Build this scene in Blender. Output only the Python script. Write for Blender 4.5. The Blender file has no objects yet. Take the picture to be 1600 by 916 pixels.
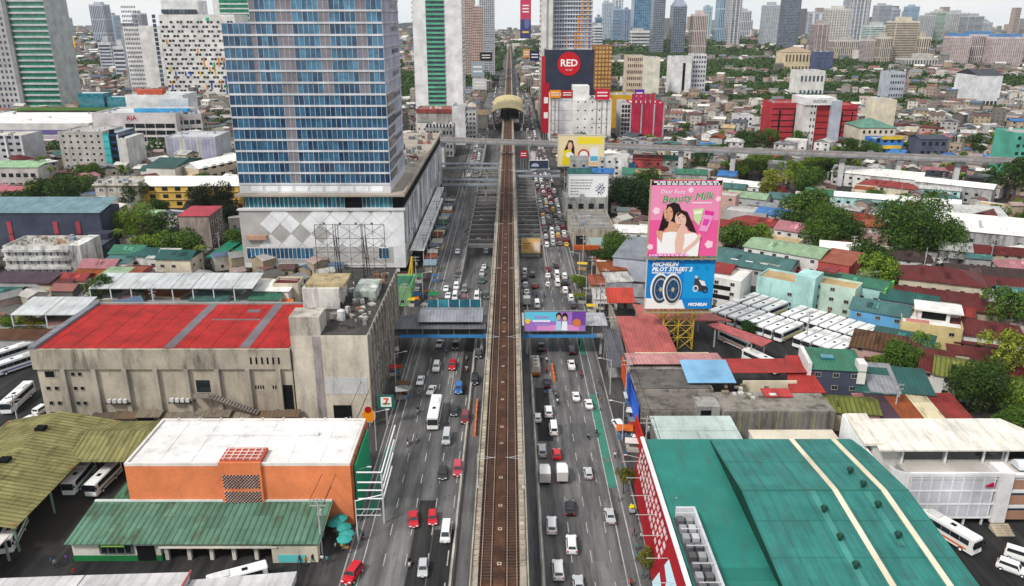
import bpy, bmesh, math, random
from mathutils import Vector, Matrix
R = math.radians
rnd = random.Random(7)
S = bpy.context.scene
COL = S.collection
# ---------------------------------------------------------------- camera
CAM_H, FPX, PITCH, YAW = 85.0, 1245.0, R(19.0), 0.00241
cd = bpy.data.cameras.new('camera')
cd.sensor_width = 36.0
cd.lens = FPX / 1600 * 36.0
cd.clip_start = 1.0
cd.clip_end = 30000
cam = bpy.data.objects.new('camera', cd)
COL.objects.link(cam)
cam.location = (0, 0, CAM_H)
cam.rotation_euler = (math.pi / 2 - PITCH, 0, -YAW)
S.camera = cam
# ---------------------------------------------------------------- sky and sun (bright overcast)
SUN_EL, SUN_AZ = R(46), R(226)
w = bpy.data.worlds.new('World')
S.world = w
w.use_nodes = True
nt = w.node_tree
bg = nt.nodes['Background']
bg.inputs[1].default_value = 0.1
sky = nt.nodes.new('ShaderNodeTexSky')
sky.sky_type = 'NISHITA'
sky.sun_disc = False
sky.sun_elevation = SUN_EL
sky.sun_rotation = SUN_AZ
sky.dust_density = 2.0
tc = nt.nodes.new('ShaderNodeTexCoord')
mp = nt.nodes.new('ShaderNodeMapping')
mp.inputs['Scale'].default_value = (1, 1, 3.5)
nt.links.new(tc.outputs['Generated'], mp.inputs[0])
nz = nt.nodes.new('ShaderNodeTexNoise')
nz.inputs['Scale'].default_value = 3.2
nz.inputs['Detail'].default_value = 7
nz.inputs['Roughness'].default_value = .55
nt.links.new(mp.outputs[0], nz.inputs['Vector'])
rp = nt.nodes.new('ShaderNodeValToRGB')           # cloud brightness, soft grey to white
rp.color_ramp.elements[0].position = .35
rp.color_ramp.elements[0].color = (.84, .9, .95, 1)
rp.color_ramp.elements[1].position = .62
rp.color_ramp.elements[1].color = (1, 1, 1, 1)
nt.links.new(nz.outputs[0], rp.inputs[0])
vm = nt.nodes.new('ShaderNodeVectorMath')
vm.operation = 'SCALE'
vm.inputs['Scale'].default_value = 5.0
nt.links.new(rp.outputs[0], vm.inputs[0])
mx = nt.nodes.new('ShaderNodeMix')
mx.data_type = 'RGBA'
mx.inputs[0].default_value = .9
nt.links.new(sky.outputs[0], mx.inputs[6])
nt.links.new(vm.outputs[0], mx.inputs[7])
nt.links.new(mx.outputs[2], bg.inputs[0])
sd = bpy.data.lights.new('sun', 'SUN')
sd.energy = 1.5
sd.angle = R(10)
sd.color = (1, .96, .9)
so = bpy.data.objects.new('sun', sd)
COL.objects.link(so)
so.location = (-200, -200, 400)
dv = Vector((math.sin(SUN_AZ) * math.cos(SUN_EL), math.cos(SUN_AZ) * math.cos(SUN_EL), math.sin(SUN_EL)))
so.rotation_euler = dv.to_track_quat('Z', 'Y').to_euler()
S.view_settings.view_transform = 'Standard'
S.view_settings.look = 'None'
S.view_settings.exposure = 1.08
S.view_settings.gamma = 1.0
S.cycles.max_bounces = 5
S.cycles.diffuse_bounces = 2
S.cycles.glossy_bounces = 2
S.cycles.transmission_bounces = 2
S.cycles.volume_bounces = 0
S.cycles.use_denoising = True

# ---------------------------------------------------------------- pixel (1600x916) <-> world, for measuring positions
def ray(px, py):
    x, y = (px - 800) / FPX, (458 - py) / FPX
    c, s = math.cos(PITCH), math.sin(PITCH)
    d = (x, y * s + c, y * c - s)
    return (d[0] * math.cos(YAW) + d[1] * math.sin(YAW), -d[0] * math.sin(YAW) + d[1] * math.cos(YAW), d[2])
def G(px, py, z=0):
    d = ray(px, py)
    t = (z - CAM_H) / d[2]
    return d[0] * t, d[1] * t
def FX(px, py, Y):
    d = ray(px, py)
    t = Y / d[1]
    return d[0] * t, CAM_H + d[2] * t
# ---------------------------------------------------------------- materials
MATS = {}
def lin(v):
    return v / 12.92 if v <= .04045 else ((v + .055) / 1.055) ** 2.4
def hexc(h):
    h = h.lstrip('#')
    return tuple(lin(int(h[i:i + 2], 16) / 255) for i in (0, 2, 4)) + (1,)
def newmat(name):
    m = bpy.data.materials.new(name)
    m.use_nodes = True
    MATS[name] = m
    return m, m.node_tree, m.node_tree.nodes['Principled BSDF']
def N(nt, t, **kw):
    n = nt.nodes.new(t)
    for k, v in kw.items():
        if k in n.inputs.keys():
            n.inputs[k].default_value = v
        else:
            setattr(n, k, v)
    return n
def ramp(nt, src, p0, c0, p1, c1):
    r = nt.nodes.new('ShaderNodeValToRGB')
    e = r.color_ramp.elements
    e[0].position, e[1].position = p0, p1
    e[0].color = c0 if len(c0) == 4 else (*c0, 1)
    e[1].color = c1 if len(c1) == 4 else (*c1, 1)
    nt.links.new(src, r.inputs[0])
    return r.outputs[0]
def mul(nt, a, b, mode='MULTIPLY', fac=1.0):
    m = nt.nodes.new('ShaderNodeMix')
    m.data_type = 'RGBA'
    m.blend_type = mode
    for k, v in ((0, fac), (6, a), (7, b)):
        if hasattr(v, 'is_linked') or hasattr(v, 'links'):
            nt.links.new(v, m.inputs[k])
        elif k == 0:
            m.inputs[0].default_value = v
        else:
            m.inputs[k].default_value = v if len(v) == 4 else (*v, 1)
    return m.outputs[2]
def pos(nt, sc=(1, 1, 1), local=False):
    if local:
        src = nt.nodes.new('ShaderNodeTexCoord').outputs['Object']
    else:
        src = nt.nodes.new('ShaderNodeNewGeometry').outputs['Position']
    m = nt.nodes.new('ShaderNodeMapping')
    m.inputs['Scale'].default_value = sc
    nt.links.new(src, m.inputs[0])
    return m.outputs[0]
def noise(nt, sc, scale, detail=5, rough=.6, local=False):
    n = N(nt, 'ShaderNodeTexNoise', Scale=scale, Detail=detail, Roughness=rough)
    nt.links.new(pos(nt, sc, local), n.inputs['Vector'])
    return n.outputs[0]
def tint(nt):
    return nt.nodes.new('ShaderNodeObjectInfo').outputs['Color']
def bump(nt, b, h, strength, dist=.05):
    n = N(nt, 'ShaderNodeBump', Strength=strength, Distance=dist)
    nt.links.new(h, n.inputs['Height'])
    nt.links.new(n.outputs[0], b.inputs['Normal'])
def matte(name, rough=.85, grime=.4, big=.12, streak=True, dirt=(.055, .05, .045), dp=(.52, .74), col=None):
    m, nt, b = newmat(name)
    base = tint(nt) if col is None else col
    v = ramp(nt, noise(nt, (1, 1, 1), big), .3, (.68, .67, .66), .7, (1.12, 1.11, 1.1))
    c = mul(nt, base, v)
    f = noise(nt, (1, 1, 1), 2.3, 4)
    c = mul(nt, c, ramp(nt, f, .3, (.9, .9, .9), .7, (1.05, 1.05, 1.05)))
    if grime:
        s = noise(nt, (1, 1, .22) if streak else (1, 1, 1), .42, 7, .7)
        k = ramp(nt, s, dp[0], (0, 0, 0), dp[1], (grime,) * 3)
        c = mul(nt, c, dirt, 'MIX', k)
    nt.links.new(c, b.inputs['Base Color'])
    b.inputs['Roughness'].default_value = rough
    b.inputs['Specular IOR Level'].default_value = .06
    return m
matte('plaster', grime=.38)
matte('clean', grime=.12)
matte('concrete', grime=.55, dp=(.48, .74))
matte('stained', grime=.85, dp=(.46, .7), dirt=(.03, .027, .024))
matte('flat', grime=.25, streak=False, rough=.9)
def roofmat(name, grime, pitch=1.2, rust=None, rough=.55, sheets=.2, rib=.8):
    m, nt, b = newmat(name)
    wv = N(nt, 'ShaderNodeTexWave', Scale=pitch, Distortion=0.0)
    br = N(nt, 'ShaderNodeTexBrick', Scale=1.0)
    br.offset = .37
    br.inputs['Color1'].default_value = (1.08, 1.08, 1.08, 1)
    br.inputs['Color2'].default_value = (1 - sheets, 1 - sheets, 1 - sheets, 1)
    br.inputs['Mortar'].default_value = (.8, .8, .8, 1)
    br.inputs['Mortar Size'].default_value = .02
    br.inputs['Brick Width'].default_value = 1.7
    br.inputs['Row Height'].default_value = 3.1
    nt.links.new(pos(nt, (1, 1, 1), True), br.inputs['Vector'])
    wv.bands_direction = 'X'
    nt.links.new(pos(nt, (1, 1, 1), True), wv.inputs['Vector'])
    c = mul(nt, tint(nt), ramp(nt, noise(nt, (1, 1, 1), .16), .3, (.78, .78, .78), .7, (1.1, 1.1, 1.1)))
    c = mul(nt, c, ramp(nt, wv.outputs[0], .0, (rib,) * 3, .35, (1, 1, 1)))
    c = mul(nt, c, br.outputs[0])
    s = noise(nt, (1, .25, 1), .6, 7, .7)
    c = mul(nt, c, rust or (.06, .055, .05), 'MIX', ramp(nt, s, .5, (0, 0, 0), .72, (grime,) * 3))
    nt.links.new(c, b.inputs['Base Color'])
    b.inputs['Roughness'].default_value = rough
    b.inputs['Specular IOR Level'].default_value = .08
    bump(nt, b, wv.outputs[0], .5, .06)
    return m
roofmat('roof_metal', .5, .35, None, .55, .16)
roofmat('roof_rusty', .85, .4, (.1, .04, .02), .8, .4)
roofmat('roof_mossy', .85, .3, (.055, .05, .02), .85, .3, .5)
roofmat('roof_smooth', .4, .16, None, .5, .1, .88)
def simple(name, col=None, rough=.5, metal=0, spec=.5, coat=0, var=0):
    m, nt, b = newmat(name)
    if col is None:
        c = tint(nt)
    else:
        c = nt.nodes.new('ShaderNodeRGB')
        c.outputs[0].default_value = (*col, 1)
        c = c.outputs[0]
    if var:
        o = nt.nodes.new('ShaderNodeObjectInfo').outputs['Random']
        c = mul(nt, c, ramp(nt, o, 0, (1 - var,) * 3, 1, (1 + var,) * 3))
    nt.links.new(c, b.inputs['Base Color'])
    b.inputs['Roughness'].default_value = rough
    b.inputs['Metallic'].default_value = metal
    b.inputs['Specular IOR Level'].default_value = spec
    b.inputs['Coat Weight'].default_value = coat
    b.inputs['Coat Roughness'].default_value = .08
    return m
simple('paint', None, .3, 0, .25, .25)
simple('print', None, .7, 0, .06)
simple('steel', None, .5, .2, .2)
simple('tyre', (.02, .02, .02), .9, 0, .05)
simple('glass', (.015, .02, .025), .12, 0, .7, 0, .5)
simple('dark', (.01, .01, .011), .9, 0, .04)
simple('lens', (.8, .8, .78), .15, 0, .8)
simple('taillight', (.45, .015, .012), .25, 0, .6)
simple('skin', (.32, .17, .1), .6, 0, .1)
simple('hair', (.012, .01, .009), .6, 0, .1)
def glassmat(name, dark, light, rough=.1, island=True):
    m, nt, b = newmat(name)
    g = nt.nodes.new('ShaderNodeNewGeometry').outputs['Random Per Island'] if island else nt.nodes.new('ShaderNodeObjectInfo').outputs['Random']
    n = noise(nt, (1, 1, 1), .35, 3)
    c = ramp(nt, g, .1, dark, .95, light)
    c = mul(nt, c, ramp(nt, n, .35, (.6, .65, .7), .65, (1.3, 1.25, 1.2)))
    nt.links.new(c, b.inputs['Base Color'])
    b.inputs['Roughness'].default_value = rough
    b.inputs['Specular IOR Level'].default_value = .6
    return m
glassmat('glass_blue', (.012, .045, .1), (.04, .14, .24), island=False)
glassmat('glass_blue_far', (.012, .055, .12), (.06, .2, .32))
glassmat('glass_teal', (.01, .09, .13), (.03, .2, .26), island=False)
glassmat('glass_green_far', (.005, .07, .04), (.02, .26, .15))
glassmat('glass_far', (.02, .03, .045), (.09, .12, .16))
glassmat('glass_warm_far', (.05, .035, .03), (.16, .11, .09))
# leaves
def leafmat(name, bark=False):
    m, nt, b = newmat(name)
    g = nt.nodes.new('ShaderNodeNewGeometry').outputs['Random Per Island']
    c = mul(nt, tint(nt), ramp(nt, g, 0, (.5, .55, .45), 1, (1.7, 1.55, 1.2)))
    c = mul(nt, c, ramp(nt, noise(nt, (1, 1, 1), .45, 3), .35, (.7, .75, .7), .65, (1.25, 1.2, 1.1)))
    nt.links.new(c, b.inputs['Base Color'])
    b.inputs['Roughness'].default_value = .7
    b.inputs['Specular IOR Level'].default_value = .08
    return m
leafmat('leaf')
matte('bark', grime=.3, col=(.09, .065, .045, 1))
# road: concrete slabs, seams, wheel streaks, asphalt patches
def roadmat(name, lo, hi, seam=True):
    m, nt, b = newmat(name)
    c = ramp(nt, noise(nt, (1, .06, 1), .55, 6, .65), .32, lo, .7, hi)
    c = mul(nt, c, ramp(nt, noise(nt, (1, .35, 1), .09, 3), .35, (.62, .62, .65), .65, (1.12, 1.11, 1.08)))
    c = mul(nt, c, ramp(nt, noise(nt, (1, 1, 1), 3.0, 5), .3, (.85, .85, .85), .7, (1.1, 1.1, 1.1)))
    c = mul(nt, c, (.03, .029, .028), 'MIX', ramp(nt, noise(nt, (1, .22, 1), .8, 6, .7), .55, (0, 0, 0), .75, (.7, .7, .7)))
    if seam:
        br = N(nt, 'ShaderNodeTexBrick', Scale=1.0)
        br.offset = 0
        br.inputs['Color1'].default_value = (1, 1, 1, 1)
        br.inputs['Color2'].default_value = (.86, .86, .88, 1)
        br.inputs['Mortar'].default_value = (.5, .5, .5, 1)
        br.inputs['Mortar Size'].default_value = .012
        br.inputs['Brick Width'].default_value = 3.4
        br.inputs['Row Height'].default_value = 4.6
        nt.links.new(pos(nt), br.inputs['Vector'])
        c = mul(nt, c, br.outputs[0])
    nt.links.new(c, b.inputs['Base Color'])
    b.inputs['Roughness'].default_value = .8
    b.inputs['Specular IOR Level'].default_value = .12
    return m
roadmat('road', (.07, .068, .068), (.22, .215, .21))
roadmat('asphalt', (.014, .014, .015), (.05, .049, .048), False)
roadmat('pavement', (.03, .029, .028), (.11, .105, .1))
matte('ground', grime=.6, streak=False, col=(.036, .033, .03, 1), big=.03)
matte('line', grime=.5, streak=False, col=(.5, .49, .47, 1), dp=(.42, .6), dirt=(.14, .14, .14))
matte('bike_lane', grime=.55, streak=False, col=(.05, .22, .16, 1), dp=(.45, .65), dirt=(.09, .1, .1))
matte('grass', grime=.5, streak=False, col=(.07, .13, .03, 1))
matte('trackbed', grime=.75, streak=False, col=(.115, .055, .035, 1), dp=(.36, .6), dirt=(.028, .018, .015))
# ---------------------------------------------------------------- builders
class MB:
    def __init__(s):
        s.v, s.f, s.m, s.c = [], [], [], []
    def face(s, pts, m=0, c=None):
        n = len(s.v)
        s.v += [tuple(p) for p in pts]
        s.f.append(tuple(range(n, n + len(pts))))
        s.m.append(m)
        s.c.append(c)
    def hexa(s, lo, hi, m=0, c=None):
        n = len(s.v)
        k = len(lo)
        s.v += [tuple(p) for p in lo] + [tuple(p) for p in hi]
        fs = [tuple(range(n + k - 1, n - 1, -1)), tuple(range(n + k, n + 2 * k))]
        fs += [(n + i, n + (i + 1) % k, n + k + (i + 1) % k, n + k + i) for i in range(k)]
        s.f += fs
        s.m += [m] * len(fs)
        s.c += [c] * len(fs)
    def box(s, x0, x1, y0, y1, z0, z1, m=0, c=None):
        q = [(x0, y0), (x1, y0), (x1, y1), (x0, y1)]
        s.hexa([(a, b, z0) for a, b in q], [(a, b, z1) for a, b in q], m, c)
    def prism(s, poly, z0, z1, m=0, c=None):
        s.hexa([(a, b, z0) for a, b in poly], [(a, b, z1) for a, b in poly], m, c)
    def bar(s, a, b, r, m=0, n=4):
        a, b = Vector(a), Vector(b)
        d = (b - a).normalized()
        u = d.orthogonal().normalized()
        v = d.cross(u)
        o = [u * math.cos(2 * math.pi * (i + .5) / n) * r + v * math.sin(2 * math.pi * (i + .5) / n) * r for i in range(n)]
        s.hexa([a + p for p in o], [b + p for p in o], m)
    def cyl(s, x, y, z0, z1, r0, r1=None, n=12, m=0):
        r1 = r0 if r1 is None else r1
        an = [2 * math.pi * i / n for i in range(n)]
        s.hexa([(x + r0 * math.cos(a), y + r0 * math.sin(a), z0) for a in an], [(x + r1 * math.cos(a), y + r1 * math.sin(a), z1) for a in an], m)
    def wheel(s, x0, x1, y, z, r, m=0, n=14):
        an = [2 * math.pi * i / n for i in range(n)]
        s.hexa([(x0, y + r * math.cos(a), z + r * math.sin(a)) for a in an], [(x1, y + r * math.cos(a), z + r * math.sin(a)) for a in an], m)
    def mesh(s, name, mats, smooth=False, bevel=0):
        me = bpy.data.meshes.new(name)
        me.from_pydata(s.v, [], s.f)
        for k in ([mats] if isinstance(mats, str) else mats):
            me.materials.append(MATS[k])
        me.polygons.foreach_set('material_index', s.m)
        if any(c is not None for c in s.c):
            at = me.color_attributes.new('Col', 'FLOAT_COLOR', 'CORNER')
            buf = []
            for p, c in zip(me.polygons, s.c):
                buf += list(c or (.5, .5, .5, 1)) * p.loop_total
            at.data.foreach_set('color', buf)
        if bevel:
            bm = bmesh.new()
            bm.from_mesh(me)
            bmesh.ops.remove_doubles(bm, verts=bm.verts, dist=1e-4)
            bmesh.ops.bevel(bm, geom=list(bm.edges), offset=bevel, segments=2, affect='EDGES', clamp_overlap=True)
            bm.to_mesh(me)
            bm.free()
        if smooth:
            me.polygons.foreach_set('use_smooth', [True] * len(me.polygons))
        me.update()
        return me
KIDS = {}
def kids(o):
    return KIDS.get(o.as_pointer(), [])
WHITE = (1, 1, 1, 1)
def col4(c):
    return hexc(c) if isinstance(c, str) else (c if len(c) == 4 else (*c, 1))
def put(name, me, parent=None, loc=(0, 0, 0), rz=0, sc=(1, 1, 1), col=None, kind=None):
    o = bpy.data.objects.new(name, me)
    COL.objects.link(o)
    o.location = loc
    if rz:
        o.rotation_euler = (0, 0, rz)
    o.scale = sc
    if parent is not None:
        o.parent = parent
        KIDS.setdefault(parent.as_pointer(), []).append(o)
    if col is not None:
        o.color = col4(col)
    if kind:
        o['kind'] = kind
    return o
THINGS = []
def tag(o, label, cat, group=None):
    o['label'] = label
    o['category'] = cat
    if group:
        o['group'] = group
    THINGS.append(o)
    return o
def thing(name, label, cat, loc=(0, 0, 0), rz=0, group=None):
    return tag(put(name, None, None, loc, rz), label, cat, group)
def structure(name, me, col=None):
    return put(name, me, None, col=col, kind='structure')
UB = {}
def ub(mat):
    if mat not in UB:
        m = MB()
        m.box(-.5, .5, -.5, .5, -.5, .5)
        UB[mat] = m.mesh('block_' + mat, mat)
    return UB[mat]
def bx(name, parent, mat, x, y, z, col=None, rz=0, kind=None):
    return put(name, ub(mat), parent, ((x[0] + x[1]) / 2, (y[0] + y[1]) / 2, (z[0] + z[1]) / 2), rz,
               (max(abs(x[1] - x[0]), .01), max(abs(y[1] - y[0]), .01), max(abs(z[1] - z[0]), .01)), col, kind)
def under(o, part):
    """make o, placed in the thing's frame, a sub-part of part"""
    KIDS[o.parent.as_pointer()].remove(o)
    KIDS.setdefault(part.as_pointer(), []).append(o)
    part_m = Matrix.LocRotScale(part.location, part.rotation_euler, part.scale)
    o.parent = part
    o.matrix_parent_inverse = part_m.inverted()
    return o
def copy_tree(o, parent=None):
    c = o.copy()
    COL.objects.link(c)
    c.parent = parent
    if parent is not None:
        KIDS.setdefault(parent.as_pointer(), []).append(c)
    for ch in list(kids(o)):
        copy_tree(ch, c)
    return c
# a window of unit size: frame proud of the wall, glass set back in it, sill
def window_mesh(name, frame, glass, mull=1, sill=True, fw=.07):
    m = MB()
    m.box(-.5 + fw, .5 - fw, -.02, .02, fw, 1 - fw, 1)
    m.box(-.5, -.5 + fw, -.09, .02, 0, 1, 0)
    m.box(.5 - fw, .5, -.09, .02, 0, 1, 0)
    m.box(-.5 + fw, .5 - fw, -.09, .02, 1 - fw, 1, 0)
    m.box(-.5 + fw, .5 - fw, -.14 if sill else -.09, .02, 0, fw, 0)
    for i in range(mull):
        x = -.5 + (i + 1) / (mull + 1)
        m.box(x - .02, x + .02, -.06, .02, fw, 1 - fw, 0)
    return m.mesh(name, [frame, glass])
WIN = {}
def win(kind='std'):
    if kind not in WIN:
        a = {'std': ('clean', 'glass', 1), 'wide': ('clean', 'glass', 3), 'dark': ('dark', 'glass', 1, False), 'blue': ('clean', 'glass_blue', 0, False, .035),
             'teal': ('clean', 'glass_teal', 0, False, .03), 'open': ('concrete', 'dark', 0)}[kind]
        WIN[kind] = window_mesh('window_' + kind, *a)
    return WIN[kind]
FACE = {'f': 0, 'r': math.pi / 2, 'l': -math.pi / 2, 'b': math.pi}
def on_face(face, w, d, t, z, off=0):
    if face == 'f':
        return (t, -off, z)
    if face == 'r':
        return (w + off, t, z)
    if face == 'l':
        return (-off, d - t, z)
    return (w - t, d + off, z)
def windows(parent, face, w, d, cols, rows, z0, dz, ww, wh, kind='std', col=WHITE, x0=None, x1=None, skip=None, zbase=0, name='window'):
    """cols x rows single window objects on one face of a w x d block"""
    L = w if face in 'fb' else d
    a, b = (0 if x0 is None else x0), (L if x1 is None else x1)
    st = (b - a) / cols
    for i in range(cols):
        for j in range(rows):
            if skip and skip(i, j):
                continue
            put(name, win(kind), parent, on_face(face, w, d, a + st * (i + .5), z0 + dz * j, .01), FACE[face], (ww, 1, wh), col)
def window_grid(parent, face, w, d, cols, rows, z0, dz, ww, wh, mat='glass_far', x0=None, x1=None, depth=.12, skip=None, name='window'):
    """many windows too small to tell apart singly: one joined part"""
    L = w if face in 'fb' else d
    a, b = (0 if x0 is None else x0), (L if x1 is None else x1)
    st = (b - a) / cols
    m = MB()
    for i in range(cols):
        for j in range(rows):
            if skip and skip(i, j):
                continue
            t, z = a + st * (i + .5), z0 + dz * j
            p0, p1 = on_face(face, w, d, t - ww / 2, z, -.05), on_face(face, w, d, t + ww / 2, z + wh, depth)
            m.box(min(p0[0], p1[0]), max(p0[0], p1[0]), min(p0[1], p1[1]), max(p0[1], p1[1]), p0[2], p1[2])
    return put(name, m.mesh(name, mat), parent, kind='stuff')
def gable(w, d, h, ov=.5, axis='x', t=.12):
    """gable roof over 0..w, 0..d, ridge along axis, real thickness"""
    m = MB()
    if axis == 'x':
        y0, y1, ym = -ov, d + ov, d / 2
        a, b = -ov, w + ov
        for ya, yb in ((y0, ym), (ym, y1)):
            za, zb = (0, h) if ya == y0 else (h, 0)
            m.hexa([(a, ya, za - t), (b, ya, za - t), (b, yb, zb - t), (a, yb, zb - t)], [(a, ya, za), (b, ya, za), (b, yb, zb), (a, yb, zb)])
        for x in (0, w):
            m.face([(x, 0, -t), (x, d, -t), (x, ym, h - t)])
    else:
        a, b, xm = -ov, w + ov, w / 2
        for xa, xb in ((a, xm), (xm, b)):
            za, zb = (0, h) if xa == a else (h, 0)
            m.hexa([(xa, -ov, za - t), (xb, -ov, zb - t), (xb, d + ov, zb - t), (xa, d + ov, za - t)], [(xa, -ov, za), (xb, -ov, zb), (xb, d + ov, zb), (xa, d + ov, za)])
        for y in (0, d):
            m.face([(0, y, -t), (w, y, -t), (xm, y, h - t)])
    return m
def hip(w, d, h, ov=.6, t=.12):
    m = MB()
    a, b, c, e = -ov, w + ov, -ov, d + ov
    if w >= d:
        r0, r1 = (a + (e - c) / 2, (c + e) / 2, h), (b - (e - c) / 2, (c + e) / 2, h)
        fs = [[(a, c, 0), (b, c, 0), r1, r0], [(b, c, 0), (b, e, 0), r1], [(b, e, 0), (a, e, 0), r0, r1], [(a, e, 0), (a, c, 0), r0]]
    else:
        r0, r1 = ((a + b) / 2, c + (b - a) / 2, h), ((a + b) / 2, e - (b - a) / 2, h)
        fs = [[(a, c, 0), (b, c, 0), r0], [(b, c, 0), (b, e, 0), r1, r0], [(b, e, 0), (a, e, 0), r1], [(a, e, 0), (a, c, 0), r0, r1]]
    for f in fs:
        m.face(f)
    m.box(a, b, c, e, -t, -.004)
    return m
def shed(w, d, h, ov=.4, t=.12):
    m = MB()
    m.hexa([(-ov, -ov, -t), (w + ov, -ov, -t), (w + ov, d + ov, h - t), (-ov, d + ov, h - t)], [(-ov, -ov, 0), (w + ov, -ov, 0), (w + ov, d + ov, h), (-ov, d + ov, h)])
    return m
def parapet(parent, w, d, z, h, t, mat, col, name='parapet'):
    m = MB()
    m.box(0, w, 0, t, z, z + h)
    m.box(0, w, d - t, d, z, z + h)
    m.box(0, t, t, d - t, z, z + h)
    m.box(w - t, w, t, d - t, z, z + h)
    return put(name, m.mesh(name, mat), parent, col=col)
def text(name, body, parent, loc, size, mat, col, rx=math.pi / 2, rz=0, align='CENTER', shear=0, ext=.02, bold=0):
    c = bpy.data.curves.new(name, 'FONT')
    c.body = body
    c.size = size
    c.align_x = align
    c.align_y = 'CENTER'
    c.extrude = ext
    c.shear = shear
    c.offset = bold
    c.resolution_u = 2
    tmp = bpy.data.objects.new(name, c)
    me = bpy.data.meshes.new_from_object(tmp)
    bpy.data.objects.remove(tmp)
    bpy.data.curves.remove(c)
    me.materials.clear()
    me.materials.append(MATS[mat])
    o = put(name, me, parent, loc, col=col)
    o.rotation_euler = (rx, 0, rz)
    return o
def poly_plate(name, parent, pts, y, mat, col, t=.03, rz=0):
    """flat print: outline pts (x, z) as a thin plate in front of plane y"""
    m = MB()
    m.hexa([(x, y, z) for x, z in pts], [(x, y - t, z) for x, z in pts])
    return put(name, m.mesh(name, mat), parent, col=col)
ORD = 'first second third fourth fifth sixth seventh eighth ninth tenth eleventh twelfth thirteenth fourteenth fifteenth sixteenth seventeenth eighteenth nineteenth'.split()
TENS = {2: 'twent', 3: 'thirt', 4: 'fort', 5: 'fift', 6: 'sixt', 7: 'sevent', 8: 'eight', 9: 'ninet'}
def ordinal(n):
    if n < 20:
        return ORD[n - 1]
    t, u = divmod(n, 10)
    if t >= 10:
        return 'hundred-and-' + ordinal(n - 100) if n > 100 else 'hundredth'
    return TENS[t] + ('ieth' if u == 0 else 'y-' + ORD[u - 1])
# ================================================================ SETTING: ground, roads
TR = [(-17.0, -6.3), (3.2, 13.0)]            # the two open underpass cuts
TY0, TY1 = 250.0, 640.0
def ramp_z(y):
    if y <= TY0:
        return 0
    if y < 312:
        return -5.2 * (y - TY0) / (312 - TY0)
    if y < 560:
        return -5.2
    return -5.2 * max(0, (TY1 - y) / 80)
m = MB()
xs = [-9000, TR[0][0], TR[0][1], TR[1][0], TR[1][1], 9000]
ys = [-400, TY0, TY1, 7000]
for i in range(5):
    for j in range(3):
        if j == 1 and i in (1, 3):
            continue
        m.face([(xs[i], ys[j], 0), (xs[i + 1], ys[j], 0), (xs[i + 1], ys[j + 1], 0), (xs[i], ys[j + 1], 0)])
structure('ground', m.mesh('ground', 'ground'))
def sheet(name, mat, polys, z=.02):
    m = MB()
    for p in polys:
        m.face([(x, y, z) for x, y in p])
    return structure(name, m.mesh(name, mat))
def rect(x0, x1, y0, y1):
    return [(x0, y0), (x1, y0), (x1, y1), (x0, y1)]
sheet('road', 'road', [rect(-27, 23.5, 30, TY0), rect(-27, TR[0][0], TY0, TY1), rect(TR[1][1], 23.5, TY0, TY1), rect(TR[0][1], TR[1][0], TY0, TY1), rect(-27, 23.5, TY1, 1000), rect(-16, 12, 1000, 2600)])
for k, (a, b) in enumerate(TR):              # underpass cut: ramp floor and retaining walls
    m = MB()
    st = [TY0, 265, 280, 296, 312, 400, 480, 560, 600, TY1]
    for y0, y1 in zip(st, st[1:]):
        m.face([(a, y0, ramp_z(y0) + .02), (b, y0, ramp_z(y0) + .02), (b, y1, ramp_z(y1) + .02), (a, y1, ramp_z(y1) + .02)])
    structure('road', m.mesh('underpass_road', 'road'))
    for x, s in ((a, -1), (b, 1)):
        m = MB()
        m.box(x - .25, x + .25, TY0, TY1, -6, .9)
        t = tag(put('retaining_wall', m.mesh('retaining_wall', 'concrete'), col=(.3, .29, .28)),
                'grey concrete retaining wall of the %s underpass cut, %s side' % (('oncoming', 'outgoing')[k], 'road' if (s < 0) == (k == 0) else 'viaduct'), 'wall', 'underpass walls')
# darker asphalt repairs
sheet('asphalt_patch', 'asphalt', [rect(-16.8, -13.6, 104, 128), rect(-13.4, -9.9, 60, 119), rect(-12.5, -10, 172, 215), rect(6, 9.2, 150, 176)], .024)
# painted lines
m = MB()
def stripe(x0, x1, y0, y1, z=.03):
    m.face([(x0, y0, z), (x1, y0, z), (x1, y1, z), (x0, y1, z)])
for x in (-20.9, -17.3, -13.7, ):
    y = 60
    while y < TY0:
        stripe(x - .075, x + .075, y, y + 3.2)
        y += 8.2
y = 60
while y < 170:
    stripe(-10.5, -10.32, y, y + 4)
    y += 8.2
for x in (10.2, 13.5, 16.7):
    y = 62
    while y < TY0:
        stripe(x - .07, x + .07, y, y + 3.2)
        y += 8.0
for x in (15.9, 18.8):
    y = TY0 + 4
    while y < 600:
        stripe(x - .08, x + .08, y, y + 3.6)
        y += 9
for x in (-24.4, -26.1, 18.7, 20.6):
    stripe(x - .09, x + .09, 40, TY0)
for x in (-25.2, -22.9, -17.8, 13.9, 21.8):
    stripe(x - .09, x + .09, TY0, 620)
for y in range(182, 214, 1):                   # ladder-marked lane divider near the footbridge
    stripe(-15.2 + (y - 182) * .02, -14.4 + (y - 182) * .02, y, y + .35)
stripe(-15.35, -15.2, 178, 214)
stripe(-14.4, -14.25, 172, 214)
structure('lane_marking', m.mesh('lane_marking', 'line'))
m = MB()
for a, b in ((60, 108), (124.5, 148), ):
    m.face([(-26.0, a, .026), (-24.5, a, .026), (-24.5, b, .026), (-26.0, b, .026)])
for a, b in ((132, 142), (142.8, 172), (196, 212)):
    m.face([(18.8, a, .026), (20.5, a, .026), (20.5, b, .026), (18.8, b, .026)])
structure('bike_lane', m.mesh('bike_lane', 'bike_lane'))
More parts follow.
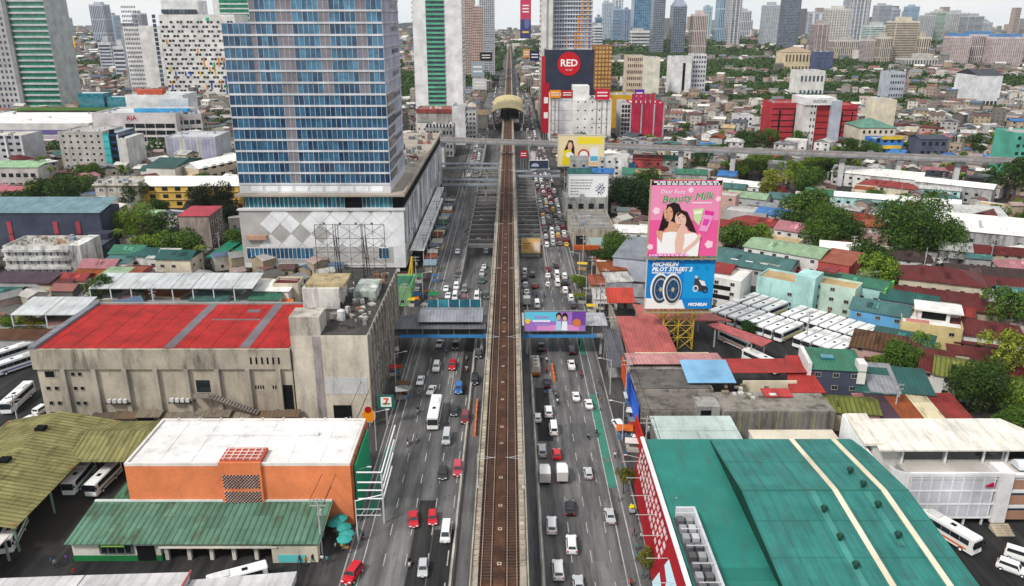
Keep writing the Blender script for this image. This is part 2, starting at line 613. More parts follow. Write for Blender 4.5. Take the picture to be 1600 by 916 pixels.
# pavements with kerbs
m = MB()
for x0, x1, y0, y1 in ((-33, -27.2, 60, 600), (23.2, 29, 60, 600), (-2.9, -.4, 40, 1500)):
    m.box(x0, x1, y0, y1, -.05, .14)
structure('pavement', m.mesh('pavement', 'pavement'))
m = MB()
for x0, x1, y0, y1 in ((-27.2, -26.9, 60, 600), (22.9, 23.2, 60, 600)):
    m.box(x0, x1, y0, y1, -.05, .16)
structure('kerb', m.mesh('kerb', 'concrete'), (.3, .29, .28))
# paved yards (dark asphalt lots)
sheet('yard', 'asphalt', [rect(-200, -33.2, 70, 112), rect(-76, -60, 112, 140), rect(-200, -104, 112, 215), rect(29.2, 118, 178, 240), rect(60, 130, 80, 122)], .012)
sheet('side_street', 'asphalt', [[G(298, 470), G(330, 470), G(372, 380), G(350, 380)], [(-118, 230), (-33, 236), (-33, 242), (-118, 236)],
      [G(1440, 640), G(1470, 640), G(1600, 800), G(1600, 860)]], .016)
# ================================================================ rail viaduct down the middle
VX0, VX1, VZ = -5.75, 2.45, 8.5
v = thing('rail_viaduct', 'brown double-track railway viaduct running down the middle of the avenue', 'viaduct', (0, 0, 0))
YF = 2500
seg = [40 + 30 * i for i in range(20)] + [YF]
for a, b in zip(seg, seg[1:]):
    bx('deck_span', v, 'concrete', (VX0 + .5, VX1 - .5), (a + .06, b - .06), (VZ - 1.4, VZ), (.34, .32, .3))
    if a < 700:
        mm = MB()
        mm.prism([(-3.0, a - 1), (-.3, a - 1), (-.3, a + 1), (-3.0, a + 1)], 0, VZ - 3.2)
        mm.hexa([(-3.2, a - 1.1, VZ - 3.2), (-.1, a - 1.1, VZ - 3.2), (-.1, a + 1.1, VZ - 3.2), (-3.2, a + 1.1, VZ - 3.2)],
                [(VX0 + .8, a - 1.2, VZ - 1.4), (VX1 - .8, a - 1.2, VZ - 1.4), (VX1 - .8, a + 1.2, VZ - 1.4), (VX0 + .8, a + 1.2, VZ - 1.4)])
        put('pier', mm.mesh('pier', 'concrete'), v, col=(.36, .35, .33))
for x0, x1 in ((VX0, VX0 + 1.15), (VX1 - 1.15, VX1)):
    for a, b in zip(seg, seg[1:]):
        bx('walkway', v, 'concrete', (x0 + .1, x1 - .1), (a + .04, b - .04), (VZ, VZ + .55), (.36, .31, .25))
for x in (VX0 - .12, VX1 + .02):
    bx('parapet', v, 'concrete', (x, x + .2), (40, YF), (VZ - 1.2, VZ + .95), (.36, .33, .28))
# cable-trough lids on the walkways, near enough to see one by one
lid = ub('concrete')
yy = 98.0
for k in range(118):
    for x in (VX0 + .6, VX1 - .6):
        q_ = rnd.uniform(.65, 1.15)
        put('trough_lid', lid, v, (x, yy, VZ + .6), 0, (.72, .95, .1), (.44 * q_, .375 * q_, .29 * q_))
    yy += 1.25
T1, T2 = (VX0 + 1.2, -2.5), (-.8, VX1 - 1.2)
for a, b in (T1, T2):
    bx('track_bed', v, 'trackbed', (a, b), (40, YF), (VZ, VZ + .12), WHITE)
bx('centre_plinth', v, 'trackbed', (-2.5, -.8), (40, YF), (VZ, VZ + .3), WHITE)
matte('rust_rail', grime=.2, col=(.3, .21, .16, 1), rough=.4)
for a, b in (T1, T2):
    c = (a + b) / 2
    for s in (-.72, .72):
        mm = MB()
        mm.box(c + s - .06, c + s + .06, 40, YF, VZ + .22, VZ + .38)
        put('rail', mm.mesh('rail', 'rust_rail'), v)
mm = MB()
y = 95.0
while y < 330:
    for a, b in (T1, T2):
        c = (a + b) / 2
        mm.box(c - 1.2, c + 1.2, y, y + .26, VZ + .1, VZ + .22)
    y += .72
matte('sleeper', grime=.5, col=(.075, .05, .04, 1), streak=False)
put('sleeper', mm.mesh('sleeper', 'sleeper'), v, kind='stuff')
yy = 98.0
while yy < 300:
    mm = MB()
    mm.box(-1.98, -1.32, 0, .66, 0, .08, 0)
    mm.cyl(-1.65, .33, .08, .1, .17, n=8, m=1)
    put('drain_cover', mm.mesh('drain_cover', ['concrete', 'dark']), v, (0, yy, VZ + .3), col=(.42, .34, .25))
    yy += rnd.choice((3.2, 6.4, 8.5, 9.6, 12))
for yy in (118, 172, 226, 280, 334, 388, 442):
    for x, s in ((VX0 + .2, 1), (VX1 - .2, -1)):
        mm = MB()
        mm.cyl(x, 0, VZ + .5, VZ + 7.2, .1, .07, 8)
        mm.bar((x, 0, VZ + 6.2), (x + s * 3.1, 0, VZ + 6.6), .035)
        mm.bar((x, 0, VZ + 7.1), (x + s * 2.4, 0, VZ + 6.55), .025)
        mm.box(x - .25, x + .25, -.25, .25, VZ + .5, VZ + .9)
        put('catenary_mast', mm.mesh('catenary_mast', 'steel'), v, (0, yy, 0), col=(.5, .5, .5))
# concrete barriers along the busway strip
for k, (x, nm) in enumerate(((-9.5, 'oncoming'), (5.3, 'outgoing'))):
    t = thing('concrete_barrier', 'long low concrete barrier between viaduct strip and %s lanes' % nm, 'barrier', (x, 0, 0), group='median barriers')
    mm = MB()
    mm.hexa([(-.35, 0, 0), (.35, 0, 0), (.35, 3.94, 0), (-.35, 3.94, 0)], [(-.12, 0, .95), (.12, 0, .95), (.12, 3.94, .95), (-.12, 3.94, .95)])
    me = mm.mesh('barrier_segment', 'concrete')
    for i in range(46):
        g = rnd.uniform(-.05, .08)
        put('barrier_segment', me, t, (rnd.uniform(-.03, .03), 62 + i * 4, 0), col=(.48 + g, .46 + g, .42 + g))
for k, (px0, py0, px1, py1, nm) in enumerate(((742, 683, 746, 628, 'oncoming'), (867, 598, 862, 572, 'outgoing'))):
    a, b = Vector(G(px0, py0)), Vector(G(px1, py1))
    n = int((b - a).length / 2.1)
    t = thing('plastic_barrier', 'row-laid orange plastic water barrier on the %s lanes' % nm, 'barrier', (0, 0, 0), group='orange barriers')
    for i in range(n):
        p = a.lerp(b, (i + .5) / n)
        mm = MB()
        mm.hexa([(-.28, -1, 0), (.28, -1, 0), (.28, 1, 0), (-.28, 1, 0)], [(-.13, -.95, 1), (.13, -.95, 1), (.13, .95, 1), (-.13, .95, 1)])
        put('barrier_unit', mm.mesh('barrier_unit', 'paint'), t, (p.x, p.y, .02), -.05 + rnd.uniform(-.05, .05), col='#d8702a')
# struts across the underpass cuts
for k, (a, b) in enumerate(TR):
    t = thing('underpass_strut_frame', 'row-laid grey concrete strut frame over the %s underpass cut' % ('oncoming', 'outgoing')[k], 'strut frame', group='underpass struts')
    for i in range(21):
        y = 303 + i * 8.2
        bx('strut', t, 'concrete', (a + .26, b - .26), (y, y + (1.5 if i else 3)), (-.6, .6), (.24, .235, .23))
        for x in (a - .4, b + .4):
            bx('strut_post', t, 'concrete', (x - .35, x + .35), (y, y + 1.2), (.02, 1.5), (.24, .235, .23))
# ================================================================ cross viaduct (runs across the avenue, passes over the first)
LA = R(-14.3)
c = thing('cross_viaduct', 'pale grey elevated railway viaduct crossing above the avenue', 'viaduct', (-1.6, 469, 0), LA)
LZ = 17.5
for i in range(-4, 13):
    x0 = i * 28 - 12
    bx('deck_span', c, 'concrete', (x0 + .08, x0 + 27.9), (-4, 4), (LZ - 1.8, LZ - .4), (.26, .26, .27))
    for y in (-4.15, 3.95):
        bx('parapet', c, 'concrete', (x0 + .04, x0 + 27.96), (y, y + .22), (LZ - 1.0, LZ + .45), (.33, .33, .34))
    if i != 0:
        mm = MB()
        mm.prism([(x0 - 1.3, -1.2), (x0 + 1.3, -1.2), (x0 + 1.3, 1.2), (x0 - 1.3, 1.2)], 0, LZ - 5)
        mm.hexa([(x0 - 1.3, -1.2, LZ - 5), (x0 + 1.3, -1.2, LZ - 5), (x0 + 1.3, 1.2, LZ - 5), (x0 - 1.3, 1.2, LZ - 5)],
                [(x0 - 1.6, -3.6, LZ - 2.2), (x0 + 1.6, -3.6, LZ - 2.2), (x0 + 1.6, 3.6, LZ - 2.2), (x0 - 1.6, 3.6, LZ - 2.2)])
        put('pier', mm.mesh('pier', 'concrete'), c, col=(.55, .55, .56))
bx('track_bed', c, 'trackbed', (-120, 350), (-3.6, 3.6), (LZ - .4, LZ - .3), WHITE)
for y in (-2.6, -1.2, 1.2, 2.6):
    mm = MB()
    mm.box(-120, 350, y - .06, y + .06, LZ - .3, LZ - .1)
    put('rail', mm.mesh('rail', 'rust_rail'), c)
# ================================================================ near footbridge (two halves that end at the viaduct)
def footbridge(lab, x0, x1, y, blue_x0, blue_x1, roof):
    t = thing('footbridge', lab, 'footbridge', (0, y, 0), group='near footbridge')
    bx('deck', t, 'concrete', (x0, x1), (0, 8.2), (5.6, 6.0), (.3, .3, .31))
    n = int((x1 - x0) / 2.5)
    for i in range(n):
        a = x0 + (x1 - x0) * i / n
        b = x0 + (x1 - x0) * (i + 1) / n
        if blue_x0 <= (a + b) / 2 <= blue_x1:
            bx('railing_panel', t, 'paint', (a + .03, b - .03), (-.12, 0), (5.6, 6.5), '#3a80b8')
        bx('railing_panel', t, 'paint', (a + .03, b - .03), (8.2, 8.3), (5.4, 6.9), '#5a6a78')
    for x in (x0 + 1.2, x1 - 1.2):
        mm = MB()
        mm.cyl(x, 2.1, 0, 5.6, .45, n=10)
        mm.box(x - .5, x + .5, .2, 8, 5.1, 5.6)
        put('column', mm.mesh('footbridge_column', 'concrete'), t, col=(.4, .4, .4))
    for x in [x0 + .3 + i * (x1 - x0 - .6) / 6 for i in range(7)]:
        for yy in (.6, 8.05):
            bx('post', t, 'steel', (x - .08, x + .08), (yy - .08, yy + .08), (6, 9), (.3, .3, .32))
    for a, b, ya, yb, z, h, cc in roof:
        mm = gable(b - a, yb - ya, h, .3)
        put('roof', mm.mesh('footbridge_roof', 'roof_metal'), t, (a, ya, z), col=cc)
    return t
fb = footbridge('grey roofed footbridge with bright blue side beside the old theatre block', -31.5, VX0 - .6, 194.5, -28.5, VX0, [(-31, VX0 - 1, -.2, 9.4, 8.3, .4, (.13, .135, .15)), (-24, -7.6, 1.6, 12.2, 9.6, 1.3, (.24, .25, .28))])
for i in range(5):
    bx('glass_panel', fb, 'glass_teal', (-22.8 + i * 2.95, -20.0 + i * 2.95), (12.5, 12.56), (9.4, 11.8), WHITE)
    bx('panel_frame', fb, 'clean', (-20.0 + i * 2.95, -19.85 + i * 2.95), (12.45, 12.6), (9.3, 11.9), (.7, .72, .75))
fr = footbridge('footbridge with blue railing carrying the wide purple advertisement', VX1 + .8, 25.5, 194.5, VX1, 22, [(VX1 + 1, 25.2, .4, 9.4, 9.0, .5, (.42, .42, .44))])
bx('stair_flight', fr, 'concrete', (24.6, 28.2), (-14, -.2), (2.6, 3.0), (.3, .3, .3)).rotation_euler = (R(22), 0, 0)
mm = shed(4.4, 17, 3.2, .1)
put('stair_roof', mm.mesh('stair_roof', 'roof_metal'), fr, (24.2, -16.5, 4.6), col=(.1, .1, .115))
for x in (24.6, 28.2):
    for yy in (-15.5, -9, -2):
        bx('post', fr, 'steel', (x - .1, x + .1), (yy - .1, yy + .1), (0, 5 + (yy + 16) * .18), (.3, .3, .32))
# far footbridges around the crossing
for k, (y, x0, x1, lab) in enumerate(((392, -34, VX0 - .5, 'dark roofed footbridge spanning the oncoming lanes before the crossing'), (438, -38, VX0 - .5, 'narrow footbridge between white kiosk and viaduct by the crossing'),
                                      (415, VX1 + .6, 26, 'dark footbridge behind the framed car advertisement'))):
    t = thing('footbridge', lab, 'footbridge', (0, y, 0))
    bx('deck', t, 'concrete', (x0, x1), (0, 3.4), (6.2, 6.7), (.25, .25, .26))
    put('roof', gable(x1 - x0, 3.4, .6, .3).mesh('footbridge_roof', 'roof_metal'), t, (x0, 0, 9.2), col=(.16, .18, .21))
    for i in range(6):
        x = x0 + .5 + (x1 - x0 - 1) * i / 5
        bx('post', t, 'steel', (x - .12, x + .12), (.1, .3), (6.7, 9.2), (.3, .3, .3))
        if i % 2 == 0:
            bx('column', t, 'concrete', (x - .4, x + .4), (1.3, 2.1), (0, 6.2), (.35, .35, .35))
    bx('railing', t, 'paint', (x0, x1), (-.1, 0), (6.5, 7.7), (.3, .33, .37))
# station with the tan barrel roof
t = thing('train_station', 'train station with tan barrel-vaulted roof straddling the tracks', 'station', (-1.6, 640, 0))
mm = MB()
nseg, rr = 16, 13.5
for i in range(nseg):
    a0, a1 = math.pi * (.08 + .84 * i / nseg), math.pi * (.08 + .84 * (i + 1) / nseg)
    p0, p1 = (rr * math.cos(a0), rr * .45 * math.sin(a0)), (rr * math.cos(a1), rr * .45 * math.sin(a1))
    q0, q1 = (p0[0] * .97, p0[1] - .5), (p1[0] * .97, p1[1] - .5)
    mm.hexa([(p0[0], 0, p0[1]), (p1[0], 0, p1[1]), (q1[0], 0, q1[1]), (q0[0], 0, q0[1])], [(p0[0], 110, p0[1]), (p1[0], 110, p1[1]), (q1[0], 110, q1[1]), (q0[0], 110, q0[1])])
put('roof', mm.mesh('station_roof', 'roof_metal'), t, (0, 0, 13), col='#cdbb86')
for s in (-1, 1):
    bx('platform', t, 'concrete', (s * 5.2 - (1.3 if s < 0 else 3.6), s * 5.2 + (3.6 if s < 0 else 1.3) - (2.3 if s < 0 else -2.3)), (2, 108), (7, 9.3), (.3, .3, .3))
    bx('side_wall', t, 'plaster', (s * 12.3 - .3, s * 12.3 + .3), (2, 108), (6, 14.2), (.5, .46, .38))
    for i in range(6):
        bx('column', t, 'concrete', (s * 11.2 - .5, s * 11.2 + .5), (4 + i * 20, 5 + i * 20), (0, 6), (.4, .4, .4))
# ================================================================ generic building from its front face
def building(name, label, cat, px0, px1, pyt, Y, d, wall='plaster', col=(.6, .58, .55), roof=None, wins=(), rz=0, par=.8, group=None, base=0, roofcol=(.35, .34, .33)):
    """front face spans px0..px1 with its top edge at row pyt, at distance Y"""
    (x0, z), (x1, _) = FX(px0, pyt, Y), FX(px1, pyt, Y)
    wd, h = x1 - x0, z
    t = thing(name, label, cat, (x0, Y, 0), rz, group)
    bx('wall', t, wall, (0, wd), (0, d), (base, h), col)
    if roof is None:
        rf_ = bx('roof', t, 'flat', (.3, wd - .3), (.3, d - .3), (h + .004, h + .12), roofcol)
        if par:
            parapet(t, wd, d, h + .005, par, .25, wall, col)
        for k in range(int(min(6, wd * d / 120))):
            rx, ry = rnd.uniform(1, wd - 3), rnd.uniform(1, d - 3)
            u_ = bx('roof_unit', t, 'clean', (rx, rx + rnd.uniform(1, 2.2)), (ry, ry + rnd.uniform(1, 2)), (h + .12, h + rnd.uniform(.9, 2)), rnd.choice(((.6, .6, .6), (.35, .36, .37), (.25, .3, .36))))
            under(u_, rf_)
    else:
        kd, rh, rc = roof[:3]
        mt = roof[3] if len(roof) > 3 else 'roof_metal'
        mm = {'gx': lambda: gable(wd, d, rh), 'gy': lambda: gable(d, wd, rh), 'hip': lambda: hip(wd, d, rh), 'shed': lambda: shed(wd, d, rh)}[kd]()
        put('roof', mm.mesh(name + '_roof', mt), t, (wd if kd == 'gy' else 0, 0, h + .13), math.pi / 2 if kd == 'gy' else 0, col=rc)
    for wn in wins:
        face, cols, rows, kind, fw, fh = wn[:6]
        z0 = wn[6] if len(wn) > 6 else 0
        z1 = wn[7] if len(wn) > 7 else h
        L = wd if face in 'fb' else d
        a, b = (wn[8] * L, wn[9] * L) if len(wn) > 9 else (.03 * L, .97 * L)
        dz = (z1 - z0) / rows
        ww, wh = (b - a) / cols * fw, dz * fh
        zz = z0 + dz * (1 - fh) / 2
        if kind.startswith('glass'):
            window_grid(t, face, wd, d, cols, rows, zz, dz, ww, wh, kind, a, b)
        else:
            windows(t, face, wd, d, cols, rows, zz, dz, ww, wh, kind, WHITE, a, b)
    t['_w'], t['_d'], t['_h'] = wd, d, h
    return t
# ================================================================ blue glass tower on its patterned podium
PY = 270.0
px0, zt = FX(370, 305, PY)
px1, _ = FX(634, 400, PY)
PW, PD = px1 - px0, 158.0
def PXZ(px, py):
    x, z = FX(px, py, PY)
    return x - px0, z
t = thing('tower_block', 'blue glass office tower rising from a white diamond-patterned podium', 'tower', (px0, PY, 0))
ZG = PXZ(500, 418)[1]
ZC = PXZ(500, 329)[1]
ZT = zt
bx('podium_wall', t, 'clean', (0, PW), (0, PD), (ZG, ZC), (.42, .41, .4))
bx('dark_undercroft', t, 'dark', (.4, PW - .4), (3, PD - 2), (0, ZG - .003), WHITE)  # black block fills the open ground floor in place of its shade
for k in range(12):
    if k in (6, 7, 8):
        continue
    x = 3 + k * (PW - 6) / 11
    bx('column', t, 'clean', (x - .6, x + .6), (.4, 1.6), (0, ZG - .004), (.72, .72, .71))
bx('gallery_wall', t, 'dark', (1.5, PW - 1.5), (2.2, PD - 3), (ZC + .004, ZT - .5), WHITE)
n = 34
for k in range(n):
    x = 2 + k * (PW - 6) / n
    if 23 <= k <= 26:
        continue
    put('gallery_pane', win('teal'), t, (x + (PW - 6) / n / 2, 1.6, ZC + .5), 0, ((PW - 6) / n * .94, 1, ZT - ZC - 1.3), WHITE)
bx('cornice', t, 'clean', (-.5, PW + .4), (-.5, 1.8), (ZC + .006, ZC + .5), (.6, .6, .6))
bx('terrace', t, 'flat', (-.6, PW + .6), (-.8, PD), (ZT - .5, ZT), (.36, .32, .27))
for k in range(34):
    x, y = rnd.uniform(PW * .72, PW - 3), rnd.uniform(46, PD - 6)
    bx('terrace_unit', t, 'stained', (x, x + rnd.uniform(.8, 3)), (y, y + rnd.uniform(.8, 4)), (ZT + .004, ZT + rnd.uniform(.5, 2.4)), rnd.choice(((.5, .48, .45), (.3, .29, .28), (.6, .58, .55), (.35, .12, .08), (.2, .2, .22))))
bx('terrace_parapet', t, 'concrete', (PW + .1, PW + .5), (-.7, PD), (ZT + .004, ZT + 1.1), (.5, .43, .35))
bx('side_gallery', t, 'dark', (PW - 1.6, PW - .3), (3, PD - 1), (ZC + .6, ZT - .51), WHITE)
# diamonds on the podium front
ax, az = 7.05, 7.0
zc0 = PXZ(422, 350)[1]
x00 = PXZ(422, 350)[0]
whites = {(0, .5), (1.5, 1), (2.5, 1.0), (3.5, 1.0), (5.5, 1.0), (0, 0), (1, 0), (.5, .5), (0, -1), (1, -1), (2, -.9), (-.5, -1.5), (.5, -1.5), (1.5, -1.5), (2.5, -1.4), (2.5, .5), (3, 0), (2, -.1), (3.5, .5), (4, 0), (4.5, .5), (5, 0), (4.5, -.5), (5.5, -.5), (5.5, .5), (6, 0), (6, -1), (5, -1), (3, -1), (4, -1), (3.5, -.5)}
for i, j in sorted({(i, round(j * 2) / 2) for i, j in whites if round(i * 2) % 2 == round(round(j * 2)) % 2}):
    X, Z = x00 + i * ax, zc0 + j * az
    if X + 3.5 < PW and X > 3.6:
        zlo, zhi = PXZ(500, 386)[1], ZC - .1
        P4 = [(X - ax * .485, Z), (X, Z - az * .485), (X + ax * .485, Z), (X, Z + az * .485)]
        for lim, sg in ((zlo, 1), (zhi, -1)):
            Q4 = []
            for (xa_, za_), (xb_, zb_) in zip(P4, P4[1:] + P4[:1]):
                ia, ib = (za_ - lim) * sg >= 0, (zb_ - lim) * sg >= 0
                if ia:
                    Q4.append((xa_, za_))
                if ia != ib:
                    f_ = (lim - za_) / (zb_ - za_)
                    Q4.append((xa_ + (xb_ - xa_) * f_, lim))
            P4 = Q4
        if len(P4) > 2:
            poly_plate('diamond_panel', t, P4, -.02, 'clean', (.74, .75, .77), .08)
bx('edge_panel', t, 'clean', (PW - 4.2, PW - .05), (-.05, -.004), (ZG, ZC - .2), (.7, .71, .73))
bx('base_panel', t, 'clean', (.2, PW - 4.3), (-.05, -.004), (ZG, ZG + 1.6), (.62, .62, .62))
rz0, rz1 = PXZ(500, 405)[1], PXZ(500, 387)[1]
for a, b, n in ((386, 490, 16), (592, 608, 3)):
    xa, xb = PXZ(a, 395)[0], PXZ(b, 395)[0]
    for k in range(n):
        put('ribbon_pane', win('blue'), t, (xa + (xb - xa) * (k + .5) / n, -.06, rz0), 0, ((xb - xa) / n * .97, 1.3, rz1 - rz0), WHITE)
bx('wall_box', t, 'plaster', (2, 9), (-1.2, -.004), (rz1 + 3.0, rz1 + 4.6), (.5, .3, .22))
# faceted side cladding
for k in range(150):
    y = 1.5 + (k % 75) * 2.05
    lo = k < 75
    z0 = ZG + (.3 if lo else 9)
    z1 = (ZG + 9 if lo else ZC)
    sh = rnd.uniform(-2.5, 3.5)
    mm = MB()
    wd = rnd.uniform(.7, 1.5)
    q = [(y, z0), (y + wd, z0), (y + wd + sh, z1 - .3), (y + sh * .8, z1 - .3)]
    q = [(min(max(a, .2), PD - .2), b) for a, b in q]
    mm.hexa([(PW - .05, a, b) for a, b in q], [(PW + rnd.uniform(.12, .3), a, b) for a, b in q])
    g = rnd.choice((.25, .35, .5, .66, .72))
    put('cladding_panel', mm.mesh('cladding_panel', 'clean'), t, col=(g, g * 1.02, g * 1.06))
# tower body
TY = 3.6
FH = 3.78
def tower_part(x0, x1, depth, z0, nf, first):
    z1 = z0 + nf * FH
    bx('core_wall', t, 'clean', (x0 + .1, x1 - .1), (TY + .3, TY + depth), (ZT, z1), (.4, .41, .5))
    n = max(3, round((x1 - x0) / 1.75))
    st = (x1 - x0) / n
    up = MB()
    mull = MB()
    for f in range(nf):
        zb = z0 + f * FH
        bx('floor_band', t, 'clean', (x0, x1), (TY - .12, TY + .29), (zb - .3, zb + .34), (.6, .62, .66))
        for i in range(n):
            gx = x0 + st * (i + .5)
            c = (gx - 0) / 55.0
            solid = .34 < c < .385
            if f >= 8:
                ph = (gx % 11.6) / 11.6
                solid = solid or ph > .74
            zz0, zz1 = zb + .34, zb + FH - .3
            if solid:
                up.box(gx - st / 2 + .06, gx + st / 2 - .06, TY + .12, TY + .3, zz0, zz1, 1)
            elif f < 9 or first:
                put('pane', ub('glass_blue'), t, (gx, TY + .22, (zz0 + zz1) / 2), 0, (st - .12, .14, zz1 - zz0))
            else:
                up.box(gx - st / 2 + .06, gx + st / 2 - .06, TY + .15, TY + .3, zz0, zz1, 0)
    for i in range(n + 1):
        gx = x0 + st * i
        mull.box(gx - .06, gx + .06, TY + .02, TY + .28, z0, z1, 0)
    matte('panel_brown', grime=.3, col=(.22, .21, .24, 1)) if 'panel_brown' not in MATS else None
    put('pane', up.mesh('upper_pane', ['glass_blue_far', 'panel_brown']), t, kind='stuff')
    put('mullion', mull.mesh('mullion', 'clean'), t, col=(.55, .57, .6), kind='stuff')
    return z1
zA = 30.8
lx, _ = FX(397, 100, PY + TY)
lx -= px0
rx, _ = FX(610, 290, PY + TY)
rx -= px0
bx('plant_floor', t, 'clean', (0, rx), (TY - .1, TY + 40), (ZT + .004, zA - .5), (.6, .6, .63))
for k in range(9):
    bx('plant_panel', t, 'clean', (4 + k * 5.2, 8.2 + k * 5.2), (TY - .2, TY - .104), (ZT + .5, zA - .8), (.78, .8, .82))
tower_part(0, lx, 40, zA, 14, True)
tower_part(lx + .02, rx, 40, zA, 21, False)
for f in range(21):
    if f < 8:
        bx('side_glass', t, 'glass_far', (rx - .1, rx + .1), (TY + 3, TY + 18), (zA + f * FH + .7, zA + f * FH + 3.3), WHITE)
    bx('side_band', t, 'clean', (rx - .1, rx + .16), (TY + .32, TY + 39.8), (zA + f * FH - .3, zA + f * FH + .3), (.5, .5, .54))
    window_grid(t, 'r', rx, 40, 5, 1, zA + f * FH + 1, 3, 1.2, 1.5, 'glass_far', 22, 39) if f % 2 else None
# arcade roof along the podium side and the shacks in front of it
t = thing('arcade_roof', 'long white flat arcade roof along the podium wall', 'canopy', (px1 + .5, PY + 4, 0))
for k in range(9):
    bx('roof_panel', t, 'clean', (.2, 5.6 if k < 7 else 4), (k * 12.5, k * 12.5 + 12.2), (6.6, 6.9), (.66, .67, .66))
    bx('post', t, 'steel', (5, 5.3), (k * 12.5 + 1, k * 12.5 + 1.3), (0, 6.6), (.5, .5, .5))
    bx('gutter', t, 'dark', (.2, .5), (k * 12.5 + .3, k * 12.5 + 11.5), (6.9, 7.2), WHITE)
shc = ('#7a8f9a', '#8d4a32', '#c9c4b8', '#5f6d78', '#a8a49a', '#6b3f30', '#c4b090', '#4c5f6e', '#2f5848', '#9c9c98')
for k in range(15):
    y = PY - 2 + k * 7.2
    x = px1 + 6.4
    w_, d_ = rnd.uniform(3, 4.2), rnd.uniform(4.5, 6.4)
    h = rnd.uniform(2.6, 4)
    c = shc[k % len(shc)]
    t = thing('street_stall', 'small stall under %s sheets by the arcade' % {'#7a8f9a': 'blue-grey', '#8d4a32': 'rust', '#c9c4b8': 'pale', '#5f6d78': 'slate', '#a8a49a': 'light grey', '#6b3f30': 'brown', '#c4b090': 'tan', '#4c5f6e': 'dark blue', '#2f5848': 'dark green', '#9c9c98': 'grey'}[c], 'stall', (x, y, 0), rnd.uniform(-.05, .05), 'stalls along the arcade')
    bx('wall', t, 'stained', (.3, w_ - .3), (.3, d_ - .3), (0, h), (.3, .28, .25))
    put('roof', shed(w_, d_, rnd.uniform(-.3, .5), .3).mesh('stall_roof', 'roof_rusty'), t, (0, 0, h + .15), col=c)
    bx('counter', t, 'plaster', (w_ - .3, w_ + .2), (.6, d_ - .6), (0, 1), rnd.choice(shc))
# ================================================================ old theatre with the red roof
TX0, TX1, TY0_, TD, TH = -102.5, -47.3, 158.0, 28.5, 18.0
t = thing('theatre', 'old grey concrete theatre with flat red painted roof', 'theatre', (TX0, TY0_, 0))
W_ = TX1 - TX0
bx('wall', t, 'concrete', (0, W_), (0, TD), (0, TH - 4.6), (.46, .41, .33))
bx('upper_wall', t, 'stained', (-.5, W_), (-.55, TD), (TH - 4.6 + .003, TH), (.42, .38, .31))
matte('roof_paint', grime=.55, streak=False, rough=.75, dirt=(.11, .025, .022), dp=(.42, .66))
bx('roof', t, 'roof_paint', (.9, W_ - .3), (.2, TD - .8), (TH, TH + .12), (.4, .03, .028))
for x0, x1, y0, y1 in ((28, 30.2, .2, TD - .8), (44.2, 46.4, .2, TD - .8), (32.5, 43.8, 16.8, 17.5), (39, 42, 22, 24)):
    bx('grey_strip', t, 'flat', (x0 - 6.5 * 0, x1), (y0, y1), (TH + .121, TH + .17), (.17, .15, .17))
for k in range(11):
    x = 3 + k * 5
    bx('roof_seam', t, 'roof_paint', (x, x + .12), (.3, TD - .9), (TH + .12, TH + .16), (.28, .022, .02))
bx('roof_edge', t, 'concrete', (-.7, .85), (-.5, TD), (TH + .004, TH + .7), (.2, .21, .24))
bx('roof_edge', t, 'concrete', (.86, W_), (TD - .75, TD), (TH + .004, TH + .5), (.3, .29, .28))
for k in range(8):
    x = 5.3 + k * 6.65
    bx('pilaster', t, 'concrete', (x, x + .95), (-.75, -.004), (0, TH - 4.61), (.42, .385, .33))
for x in (2.6,):
    for k, (z, ww) in enumerate(((1.4, 3.2), (4.6, 0), (8.2, 0), (11.2, 2.4))):
        if ww:
            put('window', win('open'), t, (x, -.02, z), 0, (ww, 1, 1.7), (.4, .38, .34))
        else:
            for dx in (-.9, .9):
                put('window', win('open'), t, (x + dx, -.02, z), 0, (.95, 1, 1), (.4, .38, .34))
for z in (1.4, 4.6, 8.2, 11.6):
    for dx in (7.6, 9.1):
        put('window', win('open'), t, (dx, -.02, z), 0, (.9, 1, .95), (.4, .38, .34))
for x, z in ((14.5, 5.6), (28.2, 5.8)):
    for k in range(4):
        bx('air_conditioner', t, 'clean', (x + k * 1.15, x + .8 + k * 1.15), (-1.2, -.4), (z, z + .8), (.6, .6, .58))
    bx('bracket', t, 'dark', (x - .3, x + 5), (-1.3, -.01), (z - .18, z - .005))
for x in (21.8, 34.5, 48.3):
    put('window', win('dark'), t, (x, -.02, .8), 0, (3.2, 1, 2.2), WHITE)
for k in range(6):
    bx('vent_slot', t, 'dark', (46.5 + k * 1.2, 46.9 + k * 1.2), (-.58, -.54), (TH - 3.4, TH - 1.8))
for k in range(4):
    for x in (46.8, 50.6):
        bx('vent_slot', t, 'dark', (x + k * .55, x + .28 + k * .55), (-.05, -.004), (8.5, 9.3))
bx('service_door', t, 'dark', (W_ - 2.8, W_ - .3), (-.08, -.004), (1.5, 9.4))
